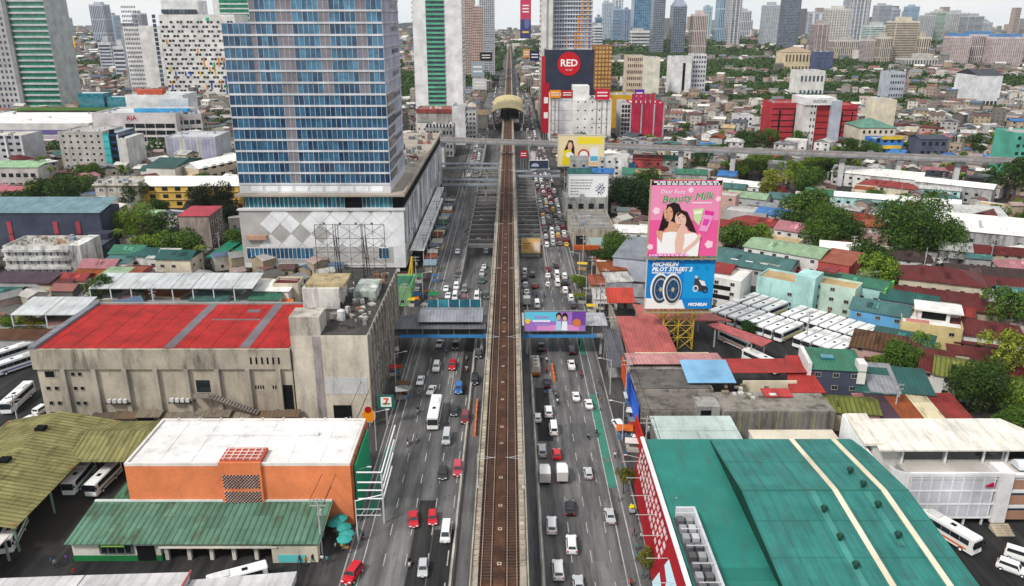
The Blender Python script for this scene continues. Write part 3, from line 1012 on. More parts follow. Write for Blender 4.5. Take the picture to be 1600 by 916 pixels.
# outside stair and landing
for i in range(16):
    bx('stair_tread', t, 'concrete', (37.6 + i * .62, 38.2 + i * .62), (-2.6, -.77), (7.4 - i * .26, 7.6 - i * .26), (.25, .22, .2))
bx('landing', t, 'concrete', (33.7, 37.6), (-2.6, -.77), (7.5, 7.75), (.25, .22, .2))
bx('landing_door', t, 'glass', (34, 37), (-.1, -.004), (7.8, 10.6))
for x in (33.8, 37.5):
    bx('stair_post', t, 'steel', (x, x + .15), (-2.6, -2.45), (0, 8.8), (.2, .18, .16))
bx('handrail', t, 'steel', (33.7, 37.6), (-2.65, -2.55), (8.5, 8.7), (.2, .18, .16))
for k in range(9):
    mm = shed(5.4, 2.6, .5, .1)
    put('lean_to_roof', mm.mesh('lean_to', 'roof_rusty'), t, (11 + k * 5.0, -3.2, 2.6 + (k % 3) * .35), col=rnd.choice(('#7d7466', '#5d5148', '#8c8273', '#6a5a4a')))
# ================================================================ bare concrete block with the empty billboard frame
KX0, KX1, KY, KD = -47.0, -30.6, 158.0, 48.0
t = thing('concrete_block', 'weathered bare concrete block between theatre and avenue', 'building', (KX0, KY, 0))
KW = KX1 - KX0
bx('wall', t, 'concrete', (0, KW), (0, KD), (0, 21), (.6, .55, .46))
bx('tall_wall', t, 'stained', (0, 6.5), (.01, 6), (21.003, 25.2), (.5, .46, .4))
bx('painted_panel', t, 'concrete', (6.8, KW - .6), (-.06, -.004), (7.2, 11.2), (.58, .6, .6))
bx('stain_strip', t, 'stained', (4.6, 6.4), (-.05, -.004), (0, 20.8), (.36, .33, .33))
bx('shutter', t, 'dark', (8, 12), (-.08, -.004), (1, 4.5))
for k in range(13):
    bx('side_rib', t, 'stained', (KW + .002, KW + .5), (1 + k * 3.6, 1.7 + k * 3.6), (0, 21), (.3, .28, .25))
    for j in range(6):
        b = bx('side_brace', t, 'stained', (KW + .003, KW + .3), (1.8 + k * 3.6, 4.4 + k * 3.6), (1.5 + j * 3.3, 1.95 + j * 3.3), (.36, .33, .3))
        b.rotation_euler = (R(38 if (k + j) % 2 else -38), 0, 0)
bx('roof', t, 'stained', (.2, KW - .2), (.2, KD - .2), (21.003, 21.2), (.08, .075, .07))
bx('white_room', t, 'stained', (-1, 7.5), (16, 25), (21.2, 26.2), (.62, .6, .56))
bx('thatched_roof', t, 'stained', (-.5, 8.6), (17, 25.5), (26.204, 26.9), (.42, .34, .2))
bx('green_shed', t, 'stained', (9.5, 14.8), (22, 32), (21.2, 23.4), (.45, .5, .46))
for k in range(4):
    bx('buttress', t, 'stained', (.2 + k * 2.1, .6 + k * 2.1), (17, 20), (21.2, 23.6), (.5, .48, .45))
mm = MB()
mm.cyl(0, 0, 0, 2.2, .9, n=12)
mm.cyl(0, 0, 2.2, 2.5, .9, .3, n=12)
tank = mm.mesh('water_tank', 'clean')
for x, y in ((9.2, 9), (14, 26)):
    put('water_tank', tank, t, (x, y, 21.2), col=(.62, .63, .63))
for k in range(52):
    x, y = rnd.uniform(6.6, KW - 1.5), rnd.uniform(3, KD - 3)
    bx('rubble', t, 'stained', (x, x + rnd.uniform(.4, 1.4)), (y, y + rnd.uniform(.4, 1.8)), (21.2, 21.2 + rnd.uniform(.3, 1.5)), rnd.choice(((.4, .38, .35), (.1, .1, .1), (.6, .58, .55), (.3, .16, .1), (.06, .06, .06))), rnd.uniform(0, 1))
t = thing('lattice_billboard', 'empty black lattice billboard frame above the concrete block roof', 'billboard frame', (-49.5, 196, 21.2))
fw, fz0, fz1 = 17.6, 0.2, 14.6
mm = MB()
for i in range(7):
    mm.bar((i * fw / 6, 0, fz0), (i * fw / 6, 0, fz1), .05 if i % 2 else .08)
for j in range(5):
    z = fz0 + (fz1 - fz0) * j / 4
    mm.bar((0, 0, z), (fw, 0, z), .06)
put('grid', mm.mesh('frame_grid', 'steel'), t, col=(.03, .03, .035))
mm = MB()
for i in range(3):
    for j in range(4):
        x0, x1 = i * fw / 3, (i + 1) * fw / 3
        z0, z1 = fz0 + (fz1 - fz0) * j / 4, fz0 + (fz1 - fz0) * (j + 1) / 4
        mm.bar((x0, .05, z0), (x1, .05, z1), .045)
        mm.bar((x0, .05, z1), (x1, .05, z0), .045)
put('brace', mm.mesh('frame_brace', 'steel'), t, col=(.04, .04, .045))
for x in (4.6, 5.2, 12, 12.7):
    mm = MB()
    mm.bar((x, .2, -1), (x, .2, fz1 + .2), .08)
    mm.bar((x, 4.5, -1), (x, .3, fz1 * .8), .1)
    put('support', mm.mesh('frame_support', 'steel'), t, col=(.04, .035, .04))
for x in (2.5, 6.5, 10.5, 14.5):
    bx('floodlight', t, 'steel', (x, x + .5), (-1.4, -.9), (fz1 + .4, fz1 + .8), (.1, .1, .1))
# convenience-store sign and round orange sign on the block's corner
t = thing('shop_sign', 'square white sign with red and green number seven on the concrete block corner', 'sign', (FX(591, 640, KY - 1.3)[0], KY - 1.3, 1.0))
bx('board', t, 'print', (0, 3.6), (-.2, .1), (3.4, 6.6), (.02, .12, .1))
bx('face', t, 'print', (.7, 3.0), (-.26, -.204), (3.9, 6.2), (.8, .8, .78))
text('numeral', '7', t, (1.85, -.29, 5.05), 2.3, 'print', (.75, .06, .02), bold=.06)
bx('stripe', t, 'print', (1.0, 2.7), (-.31, -.27), (4.45, 4.8), (.02, .3, .12))
bx('post', t, 'steel', (1.6, 2.0), (-.1, .1), (-2, 3.4), (.3, .3, .3))
t = thing('round_sign', 'round orange restaurant sign with red top beside the number seven sign', 'sign', (FX(576, 640, KY - 2)[0], KY - 2, 1.4))
mm = MB()
mm.wheel(-.15, .15, 0, 1.6, 1.5, n=20)
o = put('disc', mm.mesh('sign_disc', 'print'), t, rz=math.pi / 2, col='#e08a1e')
mm = MB()
mm.wheel(-.17, .13, .15, 3.0, .75, n=14)
put('top_disc', mm.mesh('sign_cap', 'print'), t, rz=math.pi / 2, col='#9c1f1c')
bx('post', t, 'steel', (-.12, .12), (.2, .4), (-1.4, 1.5), (.3, .3, .3))
# ================================================================ left foreground
t = thing('shop_building', 'orange walled shop building with white flat roof beside the avenue', 'building', (-66.6, 120.4, 0))
OW, OD, OH = 38.9, 16.3, 12.0
bx('wall', t, 'clean', (0, OW), (0, OD), (0, OH), (.72, .225, .095))
bx('roof', t, 'plaster', (.5, OW - .6), (.5, OD - .5), (OH + .004, OH + .2), (.74, .73, .71))
for k in range(6):
    bx('roof_seam', t, 'clean', (5.5 + k * 5.6, 5.58 + k * 5.6), (.6, OD - .6), (OH + .2, OH + .23), (.5, .5, .5))
parapet(t, OW, OD, OH + .005, .55, .4, 'clean', (.72, .68, .65))
mm = MB()
mm.box(10.5, 31.2, 9.9, 10.9, OH + .2, OH + .65)
put('roof_ridge', mm.mesh('roof_ridge', 'clean'), t, col=(.7, .7, .7))
for x in range(3, 37, 4):
    bx('gutter_joint', t, 'clean', (x, x + .3), (OD - .5, OD + .1), (OH + .5, OH + .7), (.6, .6, .6))
bx('bay', t, 'clean', (16.4, 23.6), (-.5, -.004), (0, OH + .9), (.7, .215, .09))
bx('bay_back', t, 'clean', (16.4, 23.6), (.2, 4.6), (OH + .21, OH + 1.0), (.5, .1, .07))
for i in range(6):
    bx('lattice_bar', t, 'clean', (16.9 + i * 1.18, 17.1 + i * 1.18), (.3, 4.4), (OH + 1.0, OH + 1.2), (.65, .5, .45))
for i in range(4):
    bx('lattice_bar', t, 'clean', (16.6, 23.4), (.5 + i * 1.1, .65 + i * 1.1), (OH + 1.2, OH + 1.3), (.65, .5, .45))
for z0, z1 in ((4.6, 7.4), (7.9, 10.7)):
    mm = MB()
    for i in range(22):
        for j in range(9):
            x, z = 16.9 + i * .29, z0 + .02 + j * .3
            mm.box(x, x + .17, -.62, -.5, z, z + .2, (i + j) % 2)
    put('block_screen', mm.mesh('block_screen', ['concrete', 'dark']), t, col=(.5, .49, .5), kind='stuff')
bx('side_sign', t, 'print', (OW + .5, OW + .8), (1, 14), (1, OH - .5), (.02, .26, .13))
for k in range(5):
    bx('side_panel', t, 'clean', (OW + .002, OW + .3), (.5 + k * 3.2, 3.3 + k * 3.2), (1, OH), (.45, .14, .07))
t = thing('pipe_rack', 'white tubular sign rack leaning off the orange shop building', 'rack', (-27.6, 120.6, 0))
for k, z in enumerate((10.6, 8.6, 7.0, 5.3)):
    mm = MB()
    mm.bar((.9, 0, z), (5.2, .3, z - .2), .14, n=8)
    mm.bar((5.2, .3, z - .2), (5.6, 15 - k * 2, z + 1.0), .14, n=8)
    put('pipe', mm.mesh('pipe', 'clean'), t, col=(.72, .7, .7))
bx('post', t, 'steel', (5.0, 5.3), (.2, .4), (0, 10), (.5, .5, .5))
# market hall with the mossy green roof
t = thing('market_hall', 'low white market hall with weathered green roof before the orange building', 'building', (-72.2, 110.6, 0))
bx('wall', t, 'plaster', (0, 14.5), (0, 8), (0, 3.7), (.66, .64, .58))
bx('plinth', t, 'plaster', (-.06, 14.6), (-.06, 8.06), (0, 1.1), (.02, .2, .06))
put('roof', shed(40.5, 9.6, 1.1, .6).mesh('market_roof', 'roof_mossy'), t, (0, -.4, 4.0), col=(.11, .22, .155))
bx('roof_ridge', t, 'clean', (-.5, 41), (9.4, 9.9), (5.1, 5.35), (.55, .6, .58))
put('window', win('wide'), t, (7.3, -.08, 1.5), 0, (5.6, 1, 1.7), (.1, .12, .12))
bx('doorway', t, 'dark', (10.6, 13.6), (-.1, -.064), (.1, 3.0))
bx('awning', t, 'print', (5.2, 9.0), (-.8, -.064), (3.3, 3.6), (.2, .4, .08))
bx('canopy', t, 'clean', (14.6, 34), (-.8, .6), (3.0, 3.3), (.68, .66, .6))
for k in range(6):
    bx('pillar', t, 'plaster', (15 + k * 3.7, 15.6 + k * 3.7), (.2, .8), (0, 2.99), (.68, .66, .6))
bx('back_wall', t, 'plaster', (14.6, 40), (6, 6.4), (0, 3.9), (.25, .24, .22))
for k in range(7):
    bx('stall_front', t, 'print', (15.5 + k * 2.6, 17.6 + k * 2.6), (3, 3.5), (0, 1.2), rnd.choice(('#0f7a3c', '#d8c8a0', '#b03a2c', '#2a6cb0', '#e0b020')))
for k in range(9):
    bx('fascia_tile', t, 'clean', (15 + k * 2.1, 16.8 + k * 2.1), (-.3, -.1), (3.32, 3.8), ('#d8b05a', '#c9c0a8')[k % 2])
bx('side_kiosk', t, 'plaster', (33, 40.5), (-.6, 1), (0, 3.3), (.66, .62, .5))
bx('kiosk_front', t, 'print', (34, 38.5), (-.7, -.604), (.2, 1.6), (.1, .5, .5))
# foreground grey roof (bottom edge)
t = thing('warehouse', 'pale grey low-pitched warehouse roof at the bottom edge of the picture', 'building', (-86, 86, 0))
bx('wall', t, 'plaster', (0, 53), (0, 13.6), (0, 4.2), (.5, .5, .5))
for k, (x0, x1) in enumerate(((0, 21.4), (21.6, 37.2), (37.5, 53.4))):
    mm = MB()
    z0, z1 = (4.3, 5.2) if k != 1 else (5.2, 5.4)
    mm.hexa([(x0, -.5, 4.1), (x1, -.5, 4.1), (x1, 14.5, 4.1), (x0, 14.5, 4.1)], [(x0, -.5, z0), (x1, -.5, z1), (x1, 14.5 + k * .4, z1), (x0, 14.5, z0)])
    put('roof_bay', mm.mesh('warehouse_roof', 'roof_smooth'), t, col=(.52, .5, .5))
bx('roof_pipe', t, 'paint', (37.2, 37.45), (-.5, 15.2), (5.35, 5.6), (.35, .06, .06))
t = thing('terminal_shed', 'bus terminal shed with mossy yellow-green ribbed roofs', 'shed', (-104, 112, 0))
for x in (1, 8, 16, 21):
    for y in (1, 12, 24, 34):
        bx('post', t, 'steel', (x, x + .3), (y, y + .3), (0, 5.8), (.2, .3, .22))
put('roof', gable(36, 22, 2.2, .6).mesh('terminal_roof', 'roof_mossy'), t, (22, 0, 5.8), math.pi / 2, col=(.24, .22, .09))
put('roof', gable(14.5, 15, 2.1, .6).mesh('terminal_wing_roof', 'roof_mossy'), t, (20.5, 21, 5.7), col=(.23, .215, .09))
for x, y, a in ((11, 0, 0), (11, 12, 0), (11, 24, 0)):
    bx('roof_vent', t, 'dark', (x - .9, x + .9), (y + 4, y + 5.6), (8.05, 8.6))
for y in (.2, 17.8, 35.6):
    bx('ridge_cap', t, 'paint', (-.4, 22.4), (y, y + .2), (5.9, 6.0), (.3, .08, .03))
bx('eaves_panel', t, 'clean', (14, 21.5), (-9, -.6), (4.4, 4.6), (.6, .58, .55))
for k in range(3):
    bx('post', t, 'steel', (20.8, 21.1), (-8.5 + k * 3.5, -8.2 + k * 3.5), (0, 4.4), (.3, .3, .3))
# guard hut near the terminal buses
t = thing('guard_hut', 'small green roofed hut beside the orange building', 'hut', (-70.4, 121.5, 0))
bx('wall', t, 'plaster', (0, 3), (0, 6), (0, 3.6), (.5, .52, .46))
put('roof', hip(3.4, 6.6, 1.3, .5).mesh('hut_roof', 'roof_mossy'), t, (-.2, -.3, 3.75), col=(.07, .17, .1))
# ================================================================ mid left
NB = building('apartment_block', 'dark navy block with red vertical panels and blue-green roof', 'building', -60, 155, 333, 295, 16, 'clean', (.065, .075, .11), ('shed', 2.6, '#6d8890'))
for px in (-30, 13, 85, 120):
    x = FX(px, 360, 295)[0] - NB.location.x
    for z in (2.5, 7.6):
        bx('red_panel', NB, 'clean', (x, x + 1.7), (-.3, -.004), (z, z + 4.6), (.4, .07, .09))
bx('side_wing', NB, 'clean', (NB['_w'] - 4, NB['_w'] + 5), (-6, -.3), (0, 9), (.05, .055, .08))
WA = building('apartment_block', 'worn white three-storey apartment house with rubble-strewn roof', 'building', 4, 108, 388, 266, 14, 'stained', (.66, .65, .63), None, [('f', 9, 3, 'std', .36, .5, 0, 9.4)], roofcol=(.4, .38, .34))
for k in range(3):
    bx('balcony', WA, 'stained', (0, WA['_w']), (-1.1, -.15), (2.6 + k * 3.1, 3.5 + k * 3.1), (.62, .62, .6))
bx('side_wall', WA, 'stained', (WA['_w'] + .003, WA['_w'] + 4), (-.5, 14), (0, 11), (.68, .68, .66))
for k in range(26):
    x, y = rnd.uniform(0, 24), rnd.uniform(1, 12)
    bx('roof_clutter', WA, 'stained', (x, x + rnd.uniform(.5, 2)), (y, y + rnd.uniform(.4, 1.5)), (WA['_h'] + .12, WA['_h'] + rnd.uniform(.5, 1.6)), rnd.choice(((.5, .48, .45), (.25, .24, .22), (.65, .63, .6), (.45, .3, .2))))
building('house_block', 'beige concrete block with pink-red roof beside the dark tree', 'building', 278, 326, 338, 302, 15, 'stained', (.35, .29, .26), ('shed', .5, '#a83a48'), [('r', 3, 3, 'open', .4, .4, 0, 11)])
YS = building('school_block', 'yellow three-storey school block with bright white roof', 'school', 222, 372, 291, 371, 12, 'clean', (.68, .45, .1), ('gx', 3.6, '#f4f1ea', 'roof_smooth'), [('f', 7, 3, 'dark', .42, .5, .5, 11)])
for k in range(3):
    bx('ledge', YS, 'clean', (0, YS['_w']), (-.5, -.1), (.2 + k * 3.8, .5 + k * 3.8), (.7, .5, .2))
y2 = building('school_wing', 'white roofed school wing running back behind the yellow block', 'school', 285, 318, 262, 430, 60, 'clean', (.6, .5, .36), ('gy', 3, '#f1efe8', 'roof_smooth'), [('r', 9, 2, 'dark', .5, .4, 1, 11)], rz=R(-24))
building('hall', 'grey-green roofed hall with white gable behind the school', 'hall', 228, 276, 262, 425, 30, 'clean', (.7, .68, .62), ('gx', 3, '#2f4f4c', 'roof_metal'), rz=R(-8))
CA = building('apartment_block', 'cream four-storey apartment block with cluttered flat roof', 'building', 147, 214, 288, 366, 16, 'stained', (.56, .51, .43), None, [('f', 4, 4, 'wide', .55, .5, 0, 15.5)], roofcol=(.4, .38, .35))
bx('cornice', CA, 'stained', (-.7, CA['_w'] + .7), (-.8, .6), (CA['_h'] - .6, CA['_h'] - .01), (.62, .57, .5))
HB = building('office_block', 'grey six-storey block with small windows and turquoise edge strip', 'building', 90, 160, 208, 470, 26, 'concrete', (.46, .44, .41), None, [('f', 6, 6, 'dark', .3, .32, 1, 22)], roofcol=(.4, .38, .36))
HBx, HBw, HBh = HB.location.x, HB['_w'], HB['_h']
bx('edge_strip', HB, 'clean', (HBw + .003, HBw + 3.2), (-.5, 26), (0, HBh - 1), (.08, .5, .52))
for k in range(6):
    bx('strip_ledge', HB, 'clean', (HBw - .1, HBw + 3.4), (-.7, -.5), (1 + k * 4, 1.5 + k * 4), (.05, .36, .38))
bx('glass_stair', HB, 'glass_blue', (HBw + 3.3, HBw + 8), (.5, 24), (0, HBh), (.05, .07, .12))
for k in range(6):
    bx('stair_window', HB, 'dark', (HBw + 3.8, HBw + 6.8), (.4, .49), (1.5 + k * 4, 4 + k * 4))
bx('white_fin', HB, 'clean', (HBw + 8, HBw + 8.5), (-.4, 1), (0, HBh - 1), (.7, .7, .72))
bx('rear_wing', HB, 'concrete', (HBw + 9.5, HBw + 14), (-2, 22), (0, HBh - 3), (.58, .57, .55))
windows(HB, 'f', HBw + 14, 20, 1, 6, 1.5, 3.5, 1.5, 1.6, 'dark', WHITE, HBw + 10.5, HBw + 13)
AI = building('mall_wing', 'long pale mall wing with red letters AIA and dark window bays', 'mall', 143, 274, 180, 560, 40, 'clean', (.6, .57, .56), None, [], roofcol=(.55, .56, .57), par=1.5)
aw, ah = AI['_w'], AI['_h']
windows(AI, 'f', aw, 40, 5, 3, ah - 18, 4.6, 6.4, 2.9, 'dark', WHITE, aw * .38, aw * .98)
text('lettering', 'AIA', AI, (aw * .47, -.2, ah - 2.1), 4.4, 'print', (.5, .01, .05), bold=.02)
bx('roof_strip', AI, 'clean', (aw * .4, aw * 1.05), (14, 20), (ah + .3, ah + 2.6), (.06, .3, .55))
AS = building('mall_wing', 'pale mall wing turned sideways with small red letters', 'mall', 274, 312, 181, 566, 50, 'clean', (.55, .53, .53), None, [('f', 4, 3, 'dark', .75, .5, 2, 19)], roofcol=(.5, .5, .5), rz=R(24))
text('lettering', 'AIA', AS, (3, -.2, AS['_h'] - 2), 2, 'print', (.5, .01, .05), bold=.04)
MW = building('mall_hall', 'huge white-roofed mall hall with green roof garden strip', 'mall', -90, 138, 194, 560, 95, 'clean', (.62, .6, .58), None, [], par=.5, roofcol=(.76, .74, .73))
bx('roof_garden', MW, 'grass', (4, MW['_w'] + 12), (72, 92), (MW['_h'] + 1.2, MW['_h'] + 2.0), WHITE)
bx('band', MW, 'print', (0, MW['_w']), (-.3, -.01), (MW['_h'] - 7, MW['_h'] - 4), (.12, .1, .25))
bx('band', MW, 'print', (0, MW['_w']), (-.32, -.01), (MW['_h'] - 12, MW['_h'] - 8), (.42, .36, .42))
bx('loading_slot', MW, 'dark', (MW['_w'] * .5, MW['_w']), (-.3, -.01), (3, 6))
WT = building('mall_annex', 'white annex with turquoise glass roof boxes and orange-red sign roof', 'mall', 195, 285, 150, 640, 30, 'clean', (.68, .69, .7), None, [('f', 9, 1, 'dark', .4, .3, 12, 22)], roofcol=(.5, .55, .58))
bx('red_roof', WT, 'clean', (6, 26), (8, 16), (WT['_h'] + .2, WT['_h'] + 4), (.5, .1, .05))
bx('teal_box', WT, 'glass_teal', (-42, -22), (10, 24), (0, WT['_h'] + 1), WHITE)
bx('teal_box', WT, 'glass_teal', (-21, -2), (12, 22), (0, WT['_h'] - 2), WHITE)
bx('pale_annex', WT, 'clean', (28, 50), (-3, -.2), (0, WT['_h'] - 2), (.6, .68, .75))
GW = building('warehouse', 'tall grey-blue shed with vertical cladding beside the tower', 'building', 257, 336, 216, 505, 28, 'clean', (.46, .48, .53), None, [], roofcol=(.5, .51, .53))
for k in range(15):
    bx('cladding_strip', GW, 'clean', (k * GW['_w'] / 15 + .1, (k + 1) * GW['_w'] / 15 - .1), (-.15, -.004), (.2, GW['_h'] - .3), (.42 + .13 * (k in (4, 5, 9)) + rnd.uniform(-.04, .04),) * 2 + (.52,))
LB = building('office_block', 'grey-white ribbed block at the edge beside the coconut palms', 'building', -30, 34, 214, 480, 22, 'clean', (.45, .45, .47), None, [('f', 5, 5, 'dark', .5, .4, 1, 20)], roofcol=(.55, .5, .45))
for k in (0, 9.5, 20):
    bx('fin', LB, 'clean', (LB['_w'] - k - 1, LB['_w'] - k), (-1, -.004), (0, LB['_h'] + 1), (.72, .72, .73))
building('low_block', 'pale green roofed low block under the palms', 'building', -40, 58, 262, 415, 12, 'plaster', (.5, .46, .44), ('shed', 1.5, '#8fb08a'), [('f', 8, 2, 'dark', .6, .4, 0, 10)])
building('low_block', 'maroon roofed low block under the palms', 'building', -40, 36, 300, 372, 8, 'plaster', (.4, .3, .28), ('shed', 1, '#b0606a'), [])
# steel canopies with white roofs behind the theatre
for k, (x0, x1, y0, y1, z, lab) in enumerate(((-128, -78, 229, 241, 7.5, 'long steel canopy with white panel roof behind the theatre'), (-140, -121, 209, 221, 6.5, 'short steel canopy with two white roof panels by the yellow shrubs'))):
    t = thing('steel_canopy', lab, 'canopy', (x0, y0, 0))
    n = 8 if k == 0 else 2
    for i in range(n):
        a, b = (x1 - x0) * i / n, (x1 - x0) * (i + 1) / n
        mm = MB()
        mm.hexa([(a + .1, 0, z), (b - .1, 0, z), (b - .1, y1 - y0, z + 1.2), (a + .1, y1 - y0, z + 1.2)], [(a + .1, 0, z + .2), (b - .1, 0, z + .2), (b - .1, y1 - y0, z + 1.4), (a + .1, y1 - y0, z + 1.4)])
        put('roof_panel', mm.mesh('canopy_panel', 'roof_smooth'), t, col=(.48, .5, .5))
        for yy in (.3, y1 - y0 - .3):
            bx('post', t, 'steel', (a + .2, a + .5), (yy - .15, yy + .15), (0, z), (.65, .65, .66))
        bx('rail', t, 'steel', (a + .1, b - .1), (.1, .25), (3.4, 3.6), (.4, .4, .45))
    bx('floor_slab', t, 'concrete', (0, x1 - x0), (.5, y1 - y0 - .5), (2.6, 3.0), (.3, .3, .3))
    bx('back_wall', t, 'plaster', (0, x1 - x0), (y1 - y0 - 1, y1 - y0 - .6), (0, 2.59), (.22, .22, .24))
t = thing('awning', 'long green awning over the lane beside the podium', 'awning', (-108.6, 272, 0), R(-4))
for k in range(2):
    put('roof_sheet', shed(4.8, 26, .4, .2).mesh('awning_sheet', 'roof_metal'), t, (k * 5.4, k * 3, 4.6 - k * .7), col='#1c7a5c')
    for y in (1, 9, 17, 25):
        bx('post', t, 'steel', (k * 5.4 + 4.4, k * 5.4 + 4.6), (y + k * 3, y + .2 + k * 3), (0, 4.5 - k * .7), (.3, .3, .3))
# ---------------------------------------------------------------- towers at the upper left
GT = building('tower_block', 'tall office tower with green glass balconies at the picture edge', 'tower', 38, 92, 145, 740, 40, 'clean', (.42, .45, .45), None, [], par=0)
kids(GT)[0].location.z, kids(GT)[0].scale.z = 65, 130
for k in range(26):
    z = 4 + k * 5
    bx('balcony', GT, 'clean', (-.5, GT['_w'] + 1.5), (-1.8, -.3), (z, z + 1.6), (.5, .52, .53))
    bx('glass_band', GT, 'glass_green_far', (.3, GT['_w'] + .4), (-.6, -.004), (z + 1.61, z + 4.6), WHITE)
gl = building('tower_block', 'grey tower with punched dark windows beside the green glass tower', 'tower', -60, 36, 145, 738, 40, 'clean', (.45, .44, .44), None, [], par=0)
kids(gl)[0].location.z, kids(gl)[0].scale.z = 65, 130
window_grid(gl, 'f', gl['_w'], 40, 13, 24, 4, 5, 1.9, 2.6, 'glass_far', 2, gl['_w'] - 1)
bx('corner_pier', gl, 'clean', (gl['_w'] - 3, gl['_w'] + .5), (-1.5, -.005), (0, 130), (.25, .26, .27))
# colourful hotel
CH = building('hotel', 'white hotel covered in small square windows with bright coloured panels', 'hotel', 248, 366, 26, 880, 45, 'clean', (.72, .71, .69), None, [], par=2, roofcol=(.5, .5, .5))
cw, ch = CH['_w'], CH['_h']
st, dz = cw / 15, (ch - 8) / 17
for i in range(15):
    for j in range(17):
        if (i * 7 + j * 3) % 11 == 0:
            continue
        put('window', win('dark'), CH, (st * (i + .3 + .35 * ((i + j) % 2)), -.02, 6 + dz * j), 0, (st * .52, 1, dz * .5), WHITE)
for k in range(34):
    i, j = rnd.randrange(15), int(abs(rnd.gauss(0, 6))) % 17
    if k > 18:
        i = rnd.randrange(9, 15)
    x = st * (i + .75)
    bx('colour_panel', CH, 'clean', (x, x + st * .3), (-.3, -.1), (4 + dz * j, 4 + dz * (j + rnd.choice((1, 1, 2)))), rnd.choice(('#e8952a', '#e8952a', '#e6c23a', '#2a9a4a', '#2450b0', '#e8952a')))
bx('crown_block', CH, 'clean', (cw * .03, cw * .52), (4, 30), (ch + .2, ch + 16), (.7, .7, .69))
window_grid(CH, 'f', cw * .5, 30, 10, 1, ch + 3, 6, 3, 4, 'glass_far', 3, cw * .5, depth=-3.7)
bx('crown_sign', CH, 'print', (cw * .62, cw * .66), (-.4, -.1), (ch - 4, ch - 1), (.02, .4, .15))
S2 = building('tower_block', 'slim white tower with tinted window columns behind the annex', 'tower', 192, 250, 45, 960, 40, 'clean', (.7, .69, .68), None, [('f', 9, 19, 'glass_far', .55, .5, 6, 100, .02, .42), ('f', 1, 16, 'glass_far', .9, .8, 10, 90, .82, .92)], par=3)
bx('dark_edge', S2, 'clean', (-3, -.1), (0, 30), (0, S2['_h'] + 6), (.3, .32, .35))
T3 = building('tower_block', 'white tower with green glass bands behind the colourful hotel', 'tower', 335, 396, 30, 1050, 40, 'clean', (.7, .71, .7), None, [], par=0)
kids(T3)[0].location.z, kids(T3)[0].scale.z = 70, 140
for k in range(9):
    bx('green_band', T3, 'glass_green_far', (8, T3['_w'] - 3), (-.4, -.01), (76 + k * 5.5, 79.6 + k * 5.5), WHITE)
# white tower with the green strip
WG = building('tower_block', 'white slab tower with a green balcony strip down its middle', 'tower', 650, 724, 170, 600, 36, 'clean', (.74, .74, .74), None, [], par=0)
h = 125
kids(WG)[0].location.z, kids(WG)[0].scale.z = h / 2, h
ww = WG['_w']
for k in range(34):
    z = 18 + k * 3.15
    bx('green_balcony', WG, 'clean', (ww * .27, ww * .64), (-.9, -.02), (z, z + 1.3), (.12, .42, .26))
    bx('window_strip', WG, 'glass_far', (ww * .27, ww * .64), (-.3, -.01), (z + 1.31, z + 3.1), WHITE)
window_grid(WG, 'r', ww, 36, 5, 34, 8, 3.3, 2.4, 1.8, 'glass_far')
window_grid(WG, 'l', ww, 36, 5, 34, 8, 3.3, 2.4, 1.8, 'glass_far')
for s in (-.6, ww + .1):
    for k in range(36):
        bx('ledge', WG, 'clean', (s, s + .5), (.1, 3), (6 + k * 3.3, 7.2 + k * 3.3), (.3, .32, .33))
PB = building('podium_block', 'weathered concrete podium with red parapet under the white slab tower', 'building', 651, 708, 172, 575, 22, 'stained', (.38, .36, .34), None, [('f', 7, 3, 'dark', .5, .5, 0, 14)], roofcol=(.35, .1, .09))
bx('red_rim', PB, 'stained', (-.4, PB['_w'] + .4), (-.6, .5), (PB['_h'] - 2, PB['_h'] + .6), (.3, .06, .06))
building('podium_block', 'tall pale slab block at the foot of the white tower', 'building', 706, 727, 168, 570, 20, 'plaster', (.6, .6, .6), None, [('r', 5, 6, 'dark', .5, .4)])
building('shop_block', 'white shop block with dark windows before the station', 'building', 726, 744, 175, 600, 26, 'plaster', (.55, .55, .55), None, [('f', 3, 6, 'dark', .5, .4)])
building('office_block', 'dark grey concrete office block by the crossing footbridges', 'building', 664, 708, 200, 520, 20, 'stained', (.32, .32, .33), None, [('f', 8, 5, 'dark', .5, .5, 0, 22)])
building('tower_block', 'brown residential tower behind the white slab tower', 'tower', 722, 741, 0, 1150, 30, 'clean', (.45, .36, .32), None, [('f', 6, 34, 'glass_warm_far', .6, .5)], par=0)
building('tower_block', 'pink-brown residential tower beside the avenue', 'tower', 737, 753, 10, 1050, 30, 'clean', (.48, .36, .32), None, [('f', 5, 30, 'glass_warm_far', .6, .5)], par=0)
building('tower_block', 'dark checkered tower closest to the distant tracks', 'tower', 748, 772, -20, 1250, 30, 'clean', (.5, .51, .54), None, [('f', 7, 40, 'glass_far', .6, .6)], par=0)
building('kiosk_tower', 'white kiosk tower with tan roofs beside the station', 'building', 735, 762, 180, 660, 24, 'plaster', (.55, .5, .45), ('gx', 3, '#b89a70'))
# ================================================================ right foreground: green mall roof
MZ = 11.0
t = thing('mall', 'large teal-green metal roof of a mall beside the avenue', 'mall', (25.5, 131, 0))
MWd, MDp = 38.6, 76.0                                      # local x right, local -y towards the camera
bx('wall', t, 'plaster', (0, MWd), (-MDp, 0), (0, MZ - .3), (.55, .56, .55))
bx('flat_roof', t, 'roof_smooth', (-.6, MWd + .3), (-MDp, .3), (MZ - .29, MZ), (.024, .18, .145))
